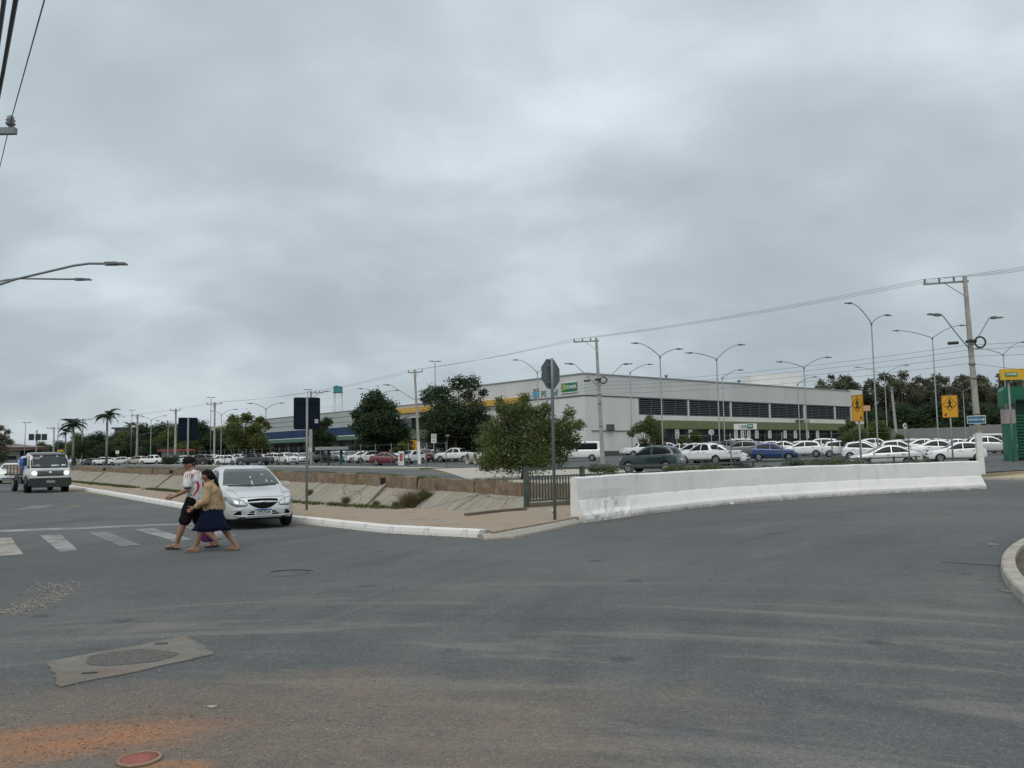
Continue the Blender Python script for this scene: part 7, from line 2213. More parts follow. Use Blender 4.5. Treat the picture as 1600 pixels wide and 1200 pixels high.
def clump_set(rx, ry, z0, z1, n, r, seed, top=.7):
    rn = random.Random(seed); out = []
    for k in range(n):
        t = (k+.5)/n; z = z0+(z1-z0)*t
        w = math.sqrt(max(.05, 1-((t-.42)/.62)**2))
        a = k*2.4+rn.uniform(-.5, .5); q = rn.uniform(.35, 1.0)
        out.append(((rx*w*q*math.cos(a), ry*w*q*math.sin(a), z), r*rn.uniform(.75, 1.25)*(1 if t < .8 else top)))
    return out
# bushy street tree at the bridge, near
def px_m(D): return D/FPX
D_ = 46.0; k_ = px_m(D_)
b = P(815, D_); b.z = .12
def cl(px, py, r): 
    p = at_D(px, py, D_); return ((p.x-b.x, random.uniform(-1.2, 1.2), p.z-b.z), r)
random.seed(11)
near_cl = [cl(812, 640, .75), cl(795, 655, .9), cl(835, 650, .85), cl(775, 690, 1.0), cl(818, 680, 1.3), cl(855, 668, .9), cl(880, 668, .65), cl(905, 664, .42), cl(865, 690, 1.0), cl(895, 690, .6), cl(770, 715, .85), cl(800, 716, 1.1), cl(838, 716, 1.05), cl(760, 728, .5), cl(868, 712, .8), cl(785, 640, .45), cl(765, 668, .6), cl(780, 626, .35), cl(820, 622, .4), cl(853, 638, .45), cl(888, 646, .38)]
make_tree('street_tree', 5, 1.0, near_cl, 30000, .13, L_MID, 5, .13, 'bushy broad street tree growing low beside the railing at the bridge', b, hollow=.25, squash=.85, stems=3)
# the round dark tree, the tallest dark tree, the broad green tree, the small one behind the sign
D_ = 100; b = P(594, D_)
def cl(px, py, r, dy=2.0):
    p = at_D(px, py, D_); return ((p.x-b.x, random.uniform(-dy, dy), p.z-b.z), r)
make_tree('street_tree', 9, 2.6, [cl(590, 625, 1.3), cl(575, 640, 1.5), cl(605, 640, 1.6), cl(560, 648, .7), cl(572, 665, 1.7), cl(600, 662, 2.0), cl(622, 672, 1.6), cl(580, 690, 1.6), cl(605, 690, 1.7), cl(630, 692, 1.2), cl(590, 655, 2.0), cl(562, 696, .8)], 26000, .28, L_DARK, 8, .22, 'round dense dark green tree between the bus shelter and the white totem', b)
D_ = 106; b = P(712, D_)
make_tree('street_tree', 11, 3.2, [cl(716, 598, 1.3), cl(738, 600, 1.2), cl(690, 615, 1.4), cl(672, 612, 1.2), cl(664, 622, 1.0), cl(755, 612, .7), cl(730, 618, 1.0), cl(700, 640, 2.2), cl(722, 650, 2.2), cl(745, 640, 1.6), cl(690, 660, 2.4), cl(715, 672, 2.4), cl(740, 668, 2.0), cl(757, 655, 1.2), cl(684, 684, 1.8), cl(705, 694, 1.8), cl(735, 692, 1.7), cl(757, 690, 1.6), cl(668, 655, 1.0)], 30000, .28, L_DARK, 9, .3, 'tallest dark tree rising left of the bushy street tree', b, bare=3)
D_ = 121; b = P(387, D_)
make_tree('street_tree', 7, 1.7, [cl(380, 652, 1.0), cl(365, 656, .9), cl(400, 656, .8), cl(417, 662, .5), cl(372, 672, 1.5), cl(395, 672, 1.5), cl(362, 690, 1.3), cl(385, 692, 1.6), cl(408, 690, 1.4), cl(374, 698, 1.2), cl(398, 699, 1.2), cl(415, 700, .8), cl(425, 668, .4)], 15000, .28, L_LIGHT, 10, .2, 'broad light green tree over the dark grey pickup', b, bare=2)
D_ = 124; b = P(503, D_)
make_tree('street_tree', 6, 1.5, [cl(506, 665, .9), cl(515, 660, .8), cl(498, 675, 1.2), cl(508, 685, 1.4), cl(495, 692, 1.1), cl(512, 696, 1.0), cl(500, 700, .9)], 9000, .26, L_DARK, 12, .16, 'small dark tree just right of the tall blue sign', b)
D_ = 98; b = P(636, D_)
make_tree('young_tree', 3, .9, [cl(630, 697, .55), cl(638, 703, .5), cl(622, 703, .4), cl(634, 690, .35)], 2600, .2, L_LIGHT, 13, .06, 'young yellow-green tree just right of the white totem', b)
# trees in the lot on the right
D_ = 84; b = P(1012, D_)
make_tree('lot_tree', 5, 1.4, [cl(990, 672, .55), cl(985, 678, .4), cl(1000, 668, .7), cl(1012, 660, .6), cl(1020, 652, .45), cl(1026, 662, .7), cl(1018, 674, .9), cl(1032, 672, .7), cl(1022, 686, .8), cl(1028, 694, .6), cl(1008, 690, .5), cl(1022, 700, .5)], 5200, .2, L_MID, 21, .1, 'sparse lot tree over the white pickup at the long white wall', b, bare=2)
D_ = 84; b = P(1082, D_)
make_tree('lot_tree', 4, 1.1, [cl(1080, 680, .5), cl(1073, 686, .5), cl(1085, 688, .5), cl(1078, 695, .45), cl(1068, 690, .3)], 2600, .18, L_LIGHT, 22, .07, 'small green lot tree below the olive fascia behind the silver SUV', b)
D_ = 78; b = P(1322, D_)
make_tree('lot_tree', 4, 1.1, [cl(1315, 672, .5), cl(1325, 664, .45), cl(1330, 678, .7), cl(1312, 686, .6), cl(1335, 690, .6), cl(1320, 698, .6), cl(1328, 658, .3)], 3800, .18, L_MID, 23, .08, 'thin flowering lot tree just left of the near yellow sign post', b, bare=2)
D_ = 104; b = P(1370, D_)
make_tree('lot_tree', 5, .9, [cl(1358, 676, 1.0), cl(1372, 670, 1.2), cl(1388, 676, 1.1), cl(1365, 684, 1.0), cl(1380, 685, 1.1), cl(1352, 686, .7), cl(1398, 684, .6)], 6500, .24, L_LIGHT, 24, .1, 'yellow-green lot tree between the near yellow sign and the lamp posts', b)
# copies of generic tree prototypes: wood behind the lot at the right, wood at the left
protoA = make_tree('wood_tree', 15, 4.5, clump_set(5.4, 5.2, 5, 14.5, 26, 1.55, 3), 14000, .42, L_WOOD, 31, .32, 'x', bare=2, hollow=.2, squash=.75)
protoB = make_tree('wood_tree', 13, 3.5, clump_set(6.4, 5.5, 4, 12.5, 26, 1.45, 7), 10000, .42, L_WOOD, 32, .28, 'x', bare=4, hollow=.15, squash=.7)
protoC = make_tree('wood_tree', 9, 1.8, clump_set(4.5, 4.5, 2.0, 8.5, 16, 1.9, 9), 14000, .36, L_DARK, 33, .22, 'x', hollow=.2)
PH = {0: (protoA, 15.4), 1: (protoB, 13.4), 2: (protoC, 9.0)}
usedT = set()
def put_tree(kind, px, D, py_top, wscale, label, group, rz, m=None):
    pr, h0 = PH[kind]
    if kind in usedT: o = copy_tree(pr)
    else: o = pr; usedT.add(kind)
    x, y = XY(px, D); z = gz(x, y)
    s = (at_D(px, py_top, D).z-z)/h0
    o.location = (x, y, z); o.scale = (s*wscale, s*wscale, s); o.rotation_euler = (0, 0, rz)
    tag(o, label, 'tree', group)
    if m is not None:
        for c in o.children:
            if c.name.startswith('crown'): c.material_slots[0].link = 'OBJECT'; c.material_slots[0].material = m
WR = 'trees behind the grey wall at the right'
for i, (kd, px, D, pt, ws, lb) in enumerate((
    (0, 1318, 190, 580, .95, 'rounded tree showing over the right end of the long building roof'),
    (1, 1362, 186, 590, .9, 'loose dark tree right behind the near yellow sign'),
    (1, 1402, 180, 577, .9, 'tall open-crowned tree between the two tallest street lamps'),
    (0, 1445, 184, 588, .9, 'dense dark tree left of the far yellow sign'),
    (1, 1484, 178, 580, .95, 'open-crowned tree right behind the far yellow sign'),
    (0, 1528, 182, 582, .95, 'dense dark tree behind the thick leaning pole'),
    (1, 1566, 176, 578, .95, 'open-crowned tree left of the green gateway'),
    (0, 1610, 180, 586, 1.0, 'dark tree behind the green gateway at the right edge'),
    (2, 1380, 170, 640, 1.3, 'low dark tree under the tall open-crowned tree, left'),
    (2, 1425, 168, 634, 1.4, 'low dark tree filling the gap above the grey wall, left of the far yellow sign'),
    (2, 1470, 166, 630, 1.4, 'low dark tree above the grey wall behind the far yellow sign post'),
    (2, 1515, 164, 634, 1.4, 'low dark tree above the grey wall left of the thick pole foot'),
    (2, 1560, 162, 634, 1.4, 'low dark tree above the grey wall right of the thick pole'))):
    put_tree(kd, px, D, pt, ws, lb, WR, i*1.3)
WL = 'trees of the wood at the left'
for i, (px, D, pt, ws, lb) in enumerate((
    (128, 196, 686, 1.1, 'dark wood tree between the two palms'),
    (150, 190, 684, 1.0, 'dark wood tree just left of the tall palm'),
    (178, 194, 684, 1.2, 'dark wood tree right of the tall palm'),
    (203, 188, 682, 1.2, 'dark wood tree behind the power pole with two low lamp arms'),
    (226, 186, 672, 1.1, 'rounded wood tree right of the power pole with two low lamp arms'),
    (246, 190, 670, 1.1, 'tallest rounded wood tree left of the small blue sign'),
    (266, 184, 676, 1.1, 'wood tree left behind the power pole by the small blue sign'),
    (288, 186, 672, 1.1, 'wood tree hidden behind the small blue sign'),
    (312, 178, 668, 1.1, 'wood tree right of the small blue sign'),
    (336, 184, 676, 1.1, 'wood tree behind the power pole with the white foot'),
    (356, 178, 680, 1.1, 'wood tree left behind the broad green tree'),
    (236, 176, 694, 1.3, 'low shrub-like tree in front of the wood, right of the lamp-arm pole'),
    (296, 174, 692, 1.3, 'low shrub-like tree in front of the wood, behind the person in the football shirt'),
    (162, 182, 696, 1.3, 'low shrub-like tree at the foot of the tall palm'),
    (96, 205, 694, 1.2, 'wood tree at the left end behind the truck cab'),
    (68, 215, 696, 1.2, 'wood tree behind the billboard'))):
    put_tree(2, px, D, pt-7 if i < 11 else pt-4, ws, lb, WL, i*1.7, L_DARK if i % 3 else L_MID)
put_tree(1, -12, 110, 660, .9, 'tree cut by the left edge above the low building', None, .4)
# palms
def palm(px, D, py_top, label, nfr=16, seed=1, size=1.0, proto=[None]):
    x, y = XY(px, D); z = gz(x, y)
    root = thing('palm', label, 'palm', (x, y, z), 0, 'palms at the left')
    Hc = at_D(px, py_top, D).z-z-.55*size
    mb = MB(); mb.tube([(0, 0, -.2), (.05, 0, Hc*.5), (0, 0, Hc*.86)], [.26*size, .20*size, .17*size], 10); mb.build('trunk', mat('palm_trunk', (.24, .225, .195), .9, var=.2, vscale=3), root)
    mb = MB(); mb.tube([(0, 0, Hc*.84), (0, 0, Hc)], [.15*size, .10*size], 8); mb.build('crownshaft', mat('crownshaft_green', (.06, .10, .04), .5), root)
    if proto[0] is None:
        mb = MB(); L = 3.0; n = 24
        pts = [Vector((L*t*(1-.12*t), 0, 1.25*t-2.1*t**2.2)) for t in np.linspace(0, 1, n)]
        mb.tube(pts, [.035*(1-.7*i/n) for i in range(n)], 4)
        for i in range(3, n):
            t = i/(n-1); ln = .85*math.sin(math.pi*min(1, t*.80+.18))+.12
            for s_ in (1, -1):
                for sub in (0, .5):
                    p = pts[i-1].lerp(pts[i], sub)
                    e_ = p+Vector((.35*ln, s_*ln*.85, -.32*ln))
                    wv = Vector((.05, 0, .0))
                    mb.add([p-wv, p+wv, e_], [(0, 1, 2)])
        proto[0] = mb.mesh('frond'); proto[0].materials.append(L_PALM)
    rn = random.Random(seed)
    for k in range(nfr):
        o = mesh_obj('frond', proto[0], None, root, (0, 0, Hc-.05), (rn.uniform(-.2, .2), rn.uniform(-.75, .55), 2*math.pi*k/nfr+rn.uniform(-.2, .2)))
        o.scale = (size*rn.uniform(.85, 1.1),)*3
palm(166, 158, 644, 'tall palm with a smooth grey trunk rising over the wood', 17, 1, 1.05)
palm(113.5, 176, 658, 'second palm with drooping fronds left of the tall palm', 17, 2, 1.15)
palm(101.5, 186, 672, 'small thin palm left of the second palm', 11, 3, .8)
palm(203, 190, 662, 'small palm head showing beside the slim mast', 10, 4, .7)
# bushes behind the railing and along the lot
def bush(px, D, py, r, n, m, label, seed, sp=1.4, size=.09):
    b = P(px, D)
    rn = random.Random(seed)
    cl_ = [((rn.uniform(-sp, sp)*r, rn.uniform(-.5, .5)*r, r*rn.uniform(.45, .9)), r*rn.uniform(.5, .8)) for k in range(6)]
    root = thing('bush', label, 'bush', b, 0, 'bushes along the lot edge')
    mb = MB()
    for c, q in cl_: mb.tube([(c[0]*.3, c[1]*.3, -.05), (c[0], c[1], c[2])], [.03, .012], 5)
    mb.build('stem', M_TRUNK, root)
    mesh_obj('leaves', leaves_mesh('leaves', [c for c, q in cl_], [q for c, q in cl_], n, size, seed, .8, .2), m, root)
bush(945, 49, 720, .55, 2600, L_MID, 'rounded bush left of the dark green SUV, at the coil pole foot', 1)
bush(1103, 44, 715, .62, 2800, L_LIGHT, 'light green bush behind the railing right of the dark green SUV', 2)
bush(1130, 47, 715, .45, 1500, L_MID, 'small bush in front of the nose-right white hatchback', 3)
bush(1262, 46, 712, .75, 3200, L_DARK, 'dark bush behind the railing right of the blue hatchback', 4)
bush(1288, 45, 712, .70, 2800, L_MID, 'mid green bush behind the railing between the dark bush and the near yellow sign', 5)
bush(1326, 46, 712, .78, 3200, L_DARK, 'dark flowering bush behind the railing just left of the near yellow sign', 6)
bush(1425, 50, 715, .62, 2200, L_DARK, 'dark bush behind the barrier between the two yellow signs', 7)
bush(1456, 48, 716, .62, 2200, L_MID, 'bush behind the barrier left of the far yellow sign post', 8)
bush(1180, 46, 719, .45, 1500, L_DARK, 'low dark bush in front of the blue hatchback', 9)
bush(262, 143, 722, 1.3, 3000, L_DARK, 'dark bush between the white pickup and the striding person', 10, 1.2, .2)
for i_, (px_, D_, r_, m_, lb_) in enumerate(((1085, 46, .7, L_MID, 'leafy bush left of the light green bush at the silver SUV tail'), (1150, 45, .6, L_DARK, 'dark bush left of the blue hatchback front wheel line'), (1215, 45, .55, L_MID, 'bush in front of the blue hatchback nose'), (1305, 47, .85, L_MID, 'tall leafy bush left of the dark flowering bush'), (1352, 45, .7, L_MID, 'leafy bush right of the near yellow sign post'), (1375, 47, .6, L_DARK, 'dark bush in front of the old silver saloon'), (1400, 46, .6, L_MID, 'leafy bush at the nose of the old silver saloon'), (1475, 46, .5, L_DARK, 'small dark bush under the far yellow sign'))):
    bush(px_, D_, 0, r_, 2400, m_, lb_, 40+i_)
bush(1060, 48, 722, .5, 1800, L_MID, 'bush behind the railing at the tail of the dark green SUV', 12)
bush(1240, 44, 718, .5, 1800, L_MID, 'low bush behind the railing under the white hatchback with red tail light', 13)
# weeds and grass
def blades(name, pts, n, h, spread, m, seed, label=None, parent=None):
    rs = np.random.RandomState(seed)
    pts = np.array(pts, float)
    idx = rs.randint(0, len(pts), n)
    p = pts[idx]+np.c_[rs.normal(size=(n, 2))*spread, np.zeros(n)]
    a = rs.rand(n)*2*np.pi; hh = h*(.4+.9*rs.rand(n)); ln = hh*(.2+.6*rs.rand(n)); w = .006+.008*rs.rand(n)
    dx, dy = np.cos(a), np.sin(a)
    v = np.empty((n, 3, 3))
    v[:, 0] = p+np.c_[-dy*w, dx*w, np.zeros(n)]; v[:, 1] = p+np.c_[dy*w, -dx*w, np.zeros(n)]; v[:, 2] = p+np.c_[dx*ln, dy*ln, hh]
    me = bpy.data.meshes.new(name)
    me.vertices.add(n*3); me.vertices.foreach_set('co', v.ravel()); me.loops.add(n*3); me.loops.foreach_set('vertex_index', np.arange(n*3, dtype=np.int32)); me.polygons.add(n); me.polygons.foreach_set('loop_start', np.arange(0, n*3, 3, dtype=np.int32)); me.update(); me.validate()
    o = mesh_obj(name, me, m, parent)
    return tag(o, label, 'grass' if label else None, None, 'stuff')
rn = random.Random(6); gp = []
s_ = 21.5
while s_ < 75:
    edge = float(np.interp(s_, [19.4, 28], [12.3, 11.1]))
    dens = .5+.5*mnoise.noise(Vector((s_*.22, 3.3, 0)))*1.6
    if dens > .30:
        for k in range(int(1+dens*4)): gp.append((*ST(s_+rn.uniform(0, .4), edge-abs(rn.gauss(0, .28))-.02), .13))
    s_ += .32
blades('verge_grass', gp, 26000, .10, .10, L_GRASS, 3, 'strip of short grass along the near edge of the canal')
gp = []
s_ = 22
while s_ < 120:
    if mnoise.noise(Vector((s_*.3, 9.1, 0))) > -.05: gp += [(*ST(s_+rn.uniform(0, .8), T_FAR+rn.uniform(-.05, .35)), zr(s_)+.02) for k in range(3)]
    s_ += .6
blades('bank_grass', gp, 9000, .16, .15, L_MID, 4, 'thin grass along the top of the far canal wall')
def weed(px, py, r, n, label, seed, m=L_DRY):
    # tuft rooted on the canal slope
    d = ray(px, py)
    best = None
    for tt in np.linspace(20.4, T_FAR-.2, 60):
        # plane of the slope at t: z between -2.75 and top
        k = tt/(d.x*N2.x+d.y*N2.y); x, y, z = d.x*k, d.y*k, EYE+d.z*k
        s, t = toST(x, y); zs = float(np.interp(tt, [20.3, T_FAR-.18], [-2.75, zr(s)-.55]))
        if best is None or abs(zs-z) < best[0]: best = (abs(zs-z), (x, y, zs))
    x, y, z = best[1]
    rn = random.Random(seed)
    o = blades('weed_tuft', [(rn.gauss(0, r*.35), rn.gauss(0, r*.35), 0) for k in range(12)], n, r*1.1, r*.15, m, seed)
    del o['kind']
    o.location = (x, y, z); tag(o, label, 'weed')
weed(642, 792, .75, 1500, 'tall dry weed tuft low on the canal slope below the white totem', 1)
weed(664, 778, .45, 900, 'dark weed tuft in the crack of the canal slope right of the tall dry weed', 2, L_MID)
weed(620, 795, .35, 600, 'short weed left of the tall dry weed on the canal slope', 3, L_MID)
weed(540, 786, .35, 600, 'lone weed on the canal slope right of the tall blue sign post', 4)
weed(484, 772, .30, 500, 'dark weed on the canal slope just right of the tall blue sign post', 5, L_MID)
weed(588, 790, .25, 400, 'small weed on the canal slope between the lone weed and the tall dry weed', 6, L_MID)
# island ground cover
gp = []
rn = random.Random(9)
for k in range(900):
    a = R(rn.uniform(125, 190)); r_ = 18-rn.uniform(.55, 4.5)
    gp.append((22.15+r_*math.cos(a), 2.25+r_*math.sin(a), .06))
blades('island_plants', gp, 16000, .14, .05, L_MID, 7, 'dark low plants inside the roundabout kerb')

# ------------------------------------------------------------------ road markings, covers, patches, gravel
def worn_paint(name, c, thr, under=(.085, .087, .086)):
    g = NT(name, .85, .25)
    base = g.scale(under, g.rng(g.noise(40, 4), .3, .7, .8, 1.2))
    k = g.rng(g.math('ADD', g.math('MULTIPLY', g.noise(1.3, 6, .65), .55), g.math('MULTIPLY', g.noise(22, 5, .75), .45)), thr-.10, thr+.07, 1, .12)
    cc = g.scale(c, g.rng(g.noise(6, 5), .3, .7, .85, 1.12))
    g.bump(g.noise(60, 3), .3, .005)
    return g.out(g.mix(k, base, cc))
M_PAINT = worn_paint('worn_white_paint', (.31, .31, .30), .53)
M_PAINT2 = worn_paint('faint_white_paint', (.215, .215, .21), .52)
M_PAINT3 = worn_paint('dusty_white_paint', (.34, .315, .27), .56)
M_YPAINT = worn_paint('faint_yellow_paint', (.25, .22, .07), .48)
def mark(name, pts, m, z=.009):
    q = [at_z(px, py, z) for px, py in pts]
    # subdivide the outline a little so that its edge wavers
    out = []; rn = random.Random(int(pts[0][0]*7+pts[0][1]))
    for a, b in zip(q, q[1:]+q[:1]):
        for t in (0, .25, .5, .75):
            p = a.lerp(b, t); out.append((p.x+rn.uniform(-.015, .015), p.y+rn.uniform(-.015, .015)))
    return poly_sheet(name, out, z, m)
mark('crossing_stripe', [(-22, 841), (18, 840), (37, 866), (-20, 870)], M_PAINT3)
mark('crossing_stripe', [(62, 836.5), (94, 835), (123, 860), (94, 862)], M_PAINT)
mark('crossing_stripe', [(138, 832), (167, 830.5), (219, 851), (186, 853.5)], M_PAINT2)
mark('crossing_stripe', [(211, 827), (240, 825.5), (301, 843), (271, 846)], M_PAINT)
mark('crossing_stripe', [(281, 822.5), (306, 821.5), (376, 837), (350, 839.5)], M_PAINT2)
mark('stop_line', [(-20, 829.0), (180, 821.3), (330, 816.0), (330, 818.6), (180, 824.6), (-20, 832.2)], M_PAINT)
mark('yellow_marking', [(103, 792.5), (118, 788.5), (128, 789.5), (122, 793)], M_YPAINT)
mark('lane_marking', [(20, 797), (52, 790), (90, 788.5), (60, 795)], M_PAINT2)
mark('lane_marking', [(1555, 920.5), (1575, 921.0), (1606, 927.5), (1606, 929.5), (1572, 925)], M_PAINT2)
mark('lane_marking', [(1543, 849), (1558, 849), (1560, 851), (1546, 851)], M_PAINT2)
mark('road_seam', [(1470, 877.6), (1566, 883.2), (1566, 884.2), (1470, 878.1)], mat('seam_tar', (.05, .05, .05), .8))
def arc_strip(name, cx, cy, r, w, a0, a1, m, z=.009):
    mb = MB(); n = 24; vs = []
    for i in range(n+1):
        a = R(a0+(a1-a0)*i/n)
        for rr in (r, r+w): vs.append((cx+rr*math.cos(a), cy+rr*math.sin(a), z))
    mb.add(vs, [(2*i, 2*i+1, 2*i+3, 2*i+2) for i in range(n)]); return tag(mb.build(name, m), kind='structure')
# concrete slab patch with a rough round infill and its two lifting slots
def slab_patch():
    root = thing('concrete_patch', None, None); tag(root, kind='structure')
    q = [at_z(72, 1037), at_z(288, 996.5), at_z(302, 1003), at_z(338, 1024), at_z(96, 1076)]
    mb = MB(); n = len(q)
    pts = []
    rn = random.Random(5)
    for a, b_ in zip(q, q[1:]+q[:1]):
        for t in np.linspace(0, 1, 8, endpoint=False):
            p = a.lerp(b_, t); pts.append((p.x+rn.uniform(-.018, .018), p.y+rn.uniform(-.018, .018)))
    mb.prism(pts, -.03, .016)
    g = NT('patch_concrete', .9, .25)
    c = g.mix(g.rng(g.noise(1.6, 7, .65), .35, .65), (.185, .177, .157), (.135, .128, .115))
    c = g.mix(g.rng(g.noise(7, 6, .7), .50, .66, 0, .6), c, (.09, .085, .078))
    c = g.mix(g.rng(g.noise(2.2, 6, .7), .48, .62, 0, .6), c, (.165, .125, .092))
    c = g.scale(c, g.rng(g.noise(60, 3, .7), .3, .7, .78, 1.22))
    g.bump(g.noise(30, 5), .6, .008)
    mb.build('slab', g.out(c), root)
    c_r = .36; c_ = at_z(204, 1030); rn = random.Random(8)
    pts = [(c_.x+c_r*math.cos(a)*(1+.06*math.sin(5*a)), c_.y+.27*math.sin(a)*(1+.08*math.cos(3*a))) for a in np.linspace(0, 2*math.pi, 40, endpoint=False)]
    mb = MB(); mb.prism(pts, 0, .020)
    g = NT('rough_infill', .95, .2)
    cc = g.scale((.085, .080, .075), g.rng(g.voro(38), 0, .5, .45, 1.5))
    g.bump(g.voro(38), .9, .02)
    mb.build('round_infill', g.out(cc), root)
    for px, py, a in ((252, 1009, .1), (140, 1055, .2)):
        p = at_z(px, py); mb = MB(); mb.box((p.x, p.y, .018), (.11, .035, .008), a); mb.build('lifting_slot', M_BLACK, root)
slab_patch()
def cover():
    p = at_z(218, 1189, .0)
    root = thing('manhole_cover', 'small red round manhole cover with a pale rim at the bottom left', 'manhole cover', (p.x, p.y, .004))
    mb = MB(); prof = [(.118, 0), (.118, .014), (.104, .018), (.100, .010)]
    mb.disc_lathe((0, 0, 0), (0, 0, 1), prof, 36); mb.build('rim', mat('cover_rim', (.24, .17, .12), .85, var=.3, vscale=14, dirt=(.2, .11, .06), dscale=9, damt=.8), root)
    mb = MB(); mb.disc_lathe((0, 0, 0), (0, 0, 1), [(.1, .002), (.1, .012), (.02, .013)], 36); mb.build('lid', mat('cover_red', (.27, .075, .06), .75, var=.25, vscale=30, dirt=(.20, .10, .05), dscale=14, damt=.6, bump=.5, bscale=90), root)
cover()
def sunk_cover():
    c = at_z(450, 897)
    root = thing('sunken_cover', None, None); tag(root, kind='structure')
    mb = MB(); mb.disc_lathe((c.x, c.y, .004), (0, 0, 1), [(.30, 0), (.30, .003), (.02, .0035)], 40); mb.build('lid', mat('cover_asphalt', (.088, .088, .086), .9, var=.2, vscale=8, bump=.4, bscale=60), root)
    mb = MB(); 
    a_ = [R(t) for t in range(35, 150, 5)]
    mb.tube([(c.x+.37*math.cos(t), c.y+.37*math.sin(t), .008) for t in a_], .008, 5); mb.build('open_joint', M_BLACK, root)
sunk_cover()
def gravel(name, cpx, n, spread, size, seed, label, m):
    rs = np.random.RandomState(seed)
    mb = MB()
    poly = [at_z(*p) for p in cpx]
    base = [(1, 0, -.5), (-.6, .8, -.5), (-.5, -.9, -.5), (.1, .1, .9), (.7, .7, .3)]
    for k in range(n):
        i = rs.randint(0, len(poly)-1); t = rs.rand(); c = poly[i].lerp(poly[i+1], t)
        x, y = c.x+rs.normal()*spread, c.y+rs.normal()*spread*.55
        s = size*(.35+rs.rand()**2*1.3); a = rs.rand()*6.28; ca, sa = math.cos(a), math.sin(a)
        vs = [(x+s*(p[0]*ca-p[1]*sa), y+s*(p[0]*sa+p[1]*ca), .006+s*.5*(p[2]+.5)*(.6+.6*rs.rand())) for p in base]
        mb.add(vs, [(0, 1, 2), (0, 4, 3), (1, 3, 4), (0, 1, 4), (1, 2, 3), (2, 0, 3)])
    o = mb.build(name, m, fixn=False); return tag(o, label, 'gravel', None, 'stuff')
M_GRAV = mat('gravel_stone', (.20, .185, .165), .9, var=.5, vscale=11)
gravel('gravel', [(0, 962), (40, 948), (80, 935), (95, 922), (85, 910)], 1800, .16, .012, 1, 'loose gravel in a broken patch of asphalt at the left', M_GRAV)
gravel('scattered_grit', [(0, 1120), (150, 1090), (300, 1100), (480, 1080), (600, 1150), (300, 1180)], 1800, .55, .006, 2, 'fine grit scattered over the dusty asphalt in the lower left', M_GRAV)
gravel('gutter_grit', [(940, 817), (1040, 800), (1145, 788), (1300, 777), (1530, 765)], 900, .10, .018, 3, 'grit and leaves collected along the foot of the white barrier', mat('grit_brown', (.12, .10, .075), .95, var=.4, vscale=9))
gravel('kerb_grit', [(110, 763), (288, 797), (459, 818), (596, 834), (750, 842), (806, 842), (900, 821)], 1000, .12, .016, 4, 'sandy grit along the foot of the painted kerb', mat('grit_sand', (.24, .19, .13), .95, var=.3, vscale=9))
gravel('soil_clods', [(0, 1150), (120, 1135), (240, 1118), (320, 1112), (200, 1150), (60, 1180), (300, 1180)], 800, .20, .006, 6, 'small clods of red soil in the lower left corner', mat('red_clod', (.24, .125, .068), .95, var=.4, vscale=20))
# dropped litter
for i, (px, py, w, h, c, lb) in enumerate(((1143, 789, .16, .09, (.55, .55, .53), 'crumpled white litter at the foot of the barrier'), (866, 801, .14, .12, (.6, .6, .58), 'small white bag behind the octagonal sign post'), (332, 1104, .085, .006, (.30, .29, .27), 'pale flat scrap on the dusty asphalt below the concrete patch'))):
    p = at_z(px, py, .14 if i == 1 else .006)
    mb = MB(); rn = random.Random(i+3)
    mb.disc_lathe((0, 0, 0), (0, 0, 1), [(w*.35, 0), (w*.5, h*.3), (w*.42, h*.7), (w*.1, h)], 11)
    mb.v = [(v[0]*(1+rn.uniform(-.3, .3)), v[1]*.6*(1+rn.uniform(-.3, .3)), v[2]*(1+rn.uniform(-.2, .2))) for v in mb.v]
    o = mb.build('litter', mat('litter_%d' % i, c, .7, var=.2), None, p); tag(o, lb, 'litter')
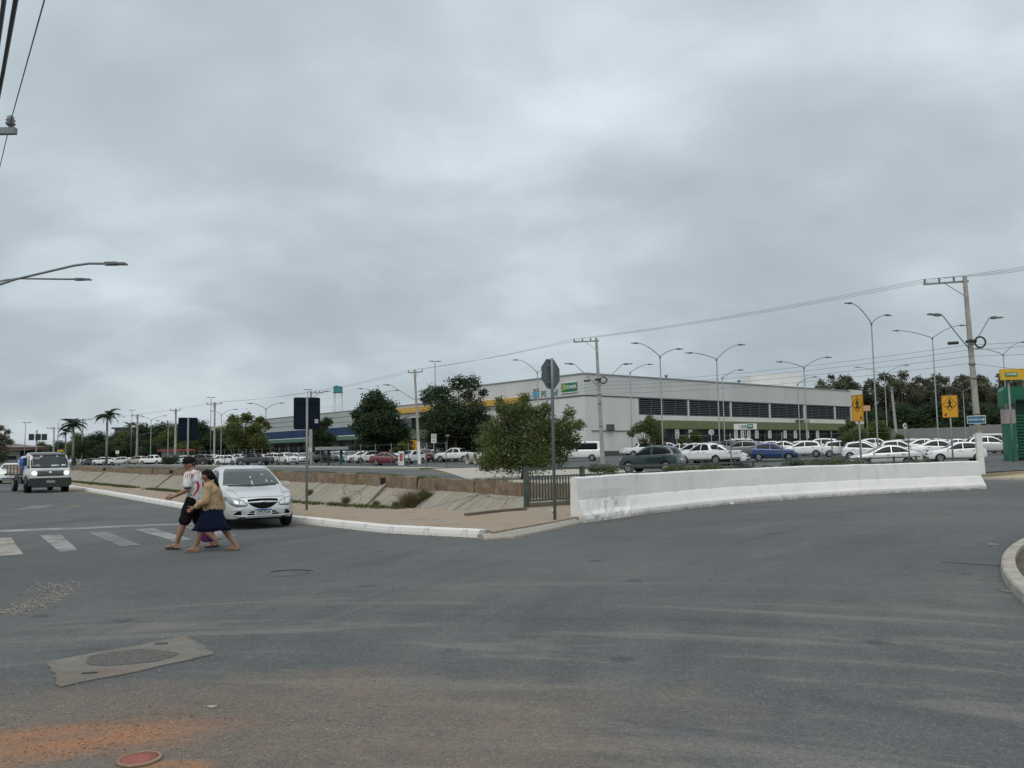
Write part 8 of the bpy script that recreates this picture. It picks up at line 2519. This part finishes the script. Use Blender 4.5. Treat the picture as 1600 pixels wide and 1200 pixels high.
# motorcyclist waiting on the far street
def biker():
    x, y = XY(116, 150)
    z = at_D(116, 729, 150).z
    root = thing('motorcycle', 'dark motorcycle on the far street just right of the truck', 'motorcycle', (x, y, z), R(-60))
    for xx in (.62, -.62):
        mb = MB(); mb.disc_lathe((xx, -.05, .30), (0, 1, 0), [(.2, 0), (.30, .01), (.30, .09), (.2, .1)], 20); mb.build('wheel', M_TYRE, root)
    mb = MB(); mb.tube([(.62, 0, .3), (.42, 0, .85), (.35, 0, .98)], .035, 6); mb.tube([(.4, -.33, 1.02), (.36, 0, .98), (.4, .33, 1.02)], .018, 6); mb.build('fork', M_BLACK, root)
    mb = MB(); mb.tube([(.35, 0, .78), (.1, 0, .80), (-.15, 0, .70), (-.6, 0, .76)], [.10, .15, .12, .08], 8); mb.tube([(.1, 0, .45), (-.3, 0, .42)], [.17, .13], 8); mb.tube([(-.3, 0, .42), (-.62, 0, .3)], .04, 6); mb.build('frame', M_BLACK, root)
    rr = thing('person', 'person in dark clothes and helmet sitting on the motorcycle', 'person', (x, y, z), R(-60))
    body = [((-.2, 0, .86), .14, (-.1, 0, 1.25), .14, 1.15), ((-.1, 0, 1.25), .12, (-.06, 0, 1.36), .09, 1.4), ((-.05, 0, 1.36), .06, (0, 0, 1.46), .055), ((.01, 0, 1.53), .10, (.02, 0, 1.55), .10)]
    for s_ in (1, -1):
        body += [((-.15, s_*.1, .86), .09, (.18, s_*.17, .74), .065), ((.18, s_*.17, .74), .06, (.0, s_*.17, .36), .04), ((0, s_*.17, .33), .035, (.14, s_*.17, .31), .03), ((-.08, s_*.18, 1.3), .055, (.12, s_*.26, 1.1), .045), ((.12, s_*.26, 1.1), .04, (.36, s_*.28, 1.05), .03), ((.36, s_*.28, 1.05), .03, (.44, s_*.28, 1.04), .028)]
    mesh_obj('body', blob(body, .016, 'rider_body', 3), mat('dark_clothes', (.022, .022, .026), .85), rr)
    mb = MB(); mb.disc_lathe((.01, 0, 1.42), (0, 0, 1), [(.08, 0), (.135, .06), (.145, .14), (.12, .22), (.05, .27)], 16); mb.build('helmet', mat('helmet_black', (.02, .02, .022), .2), rr)
biker()
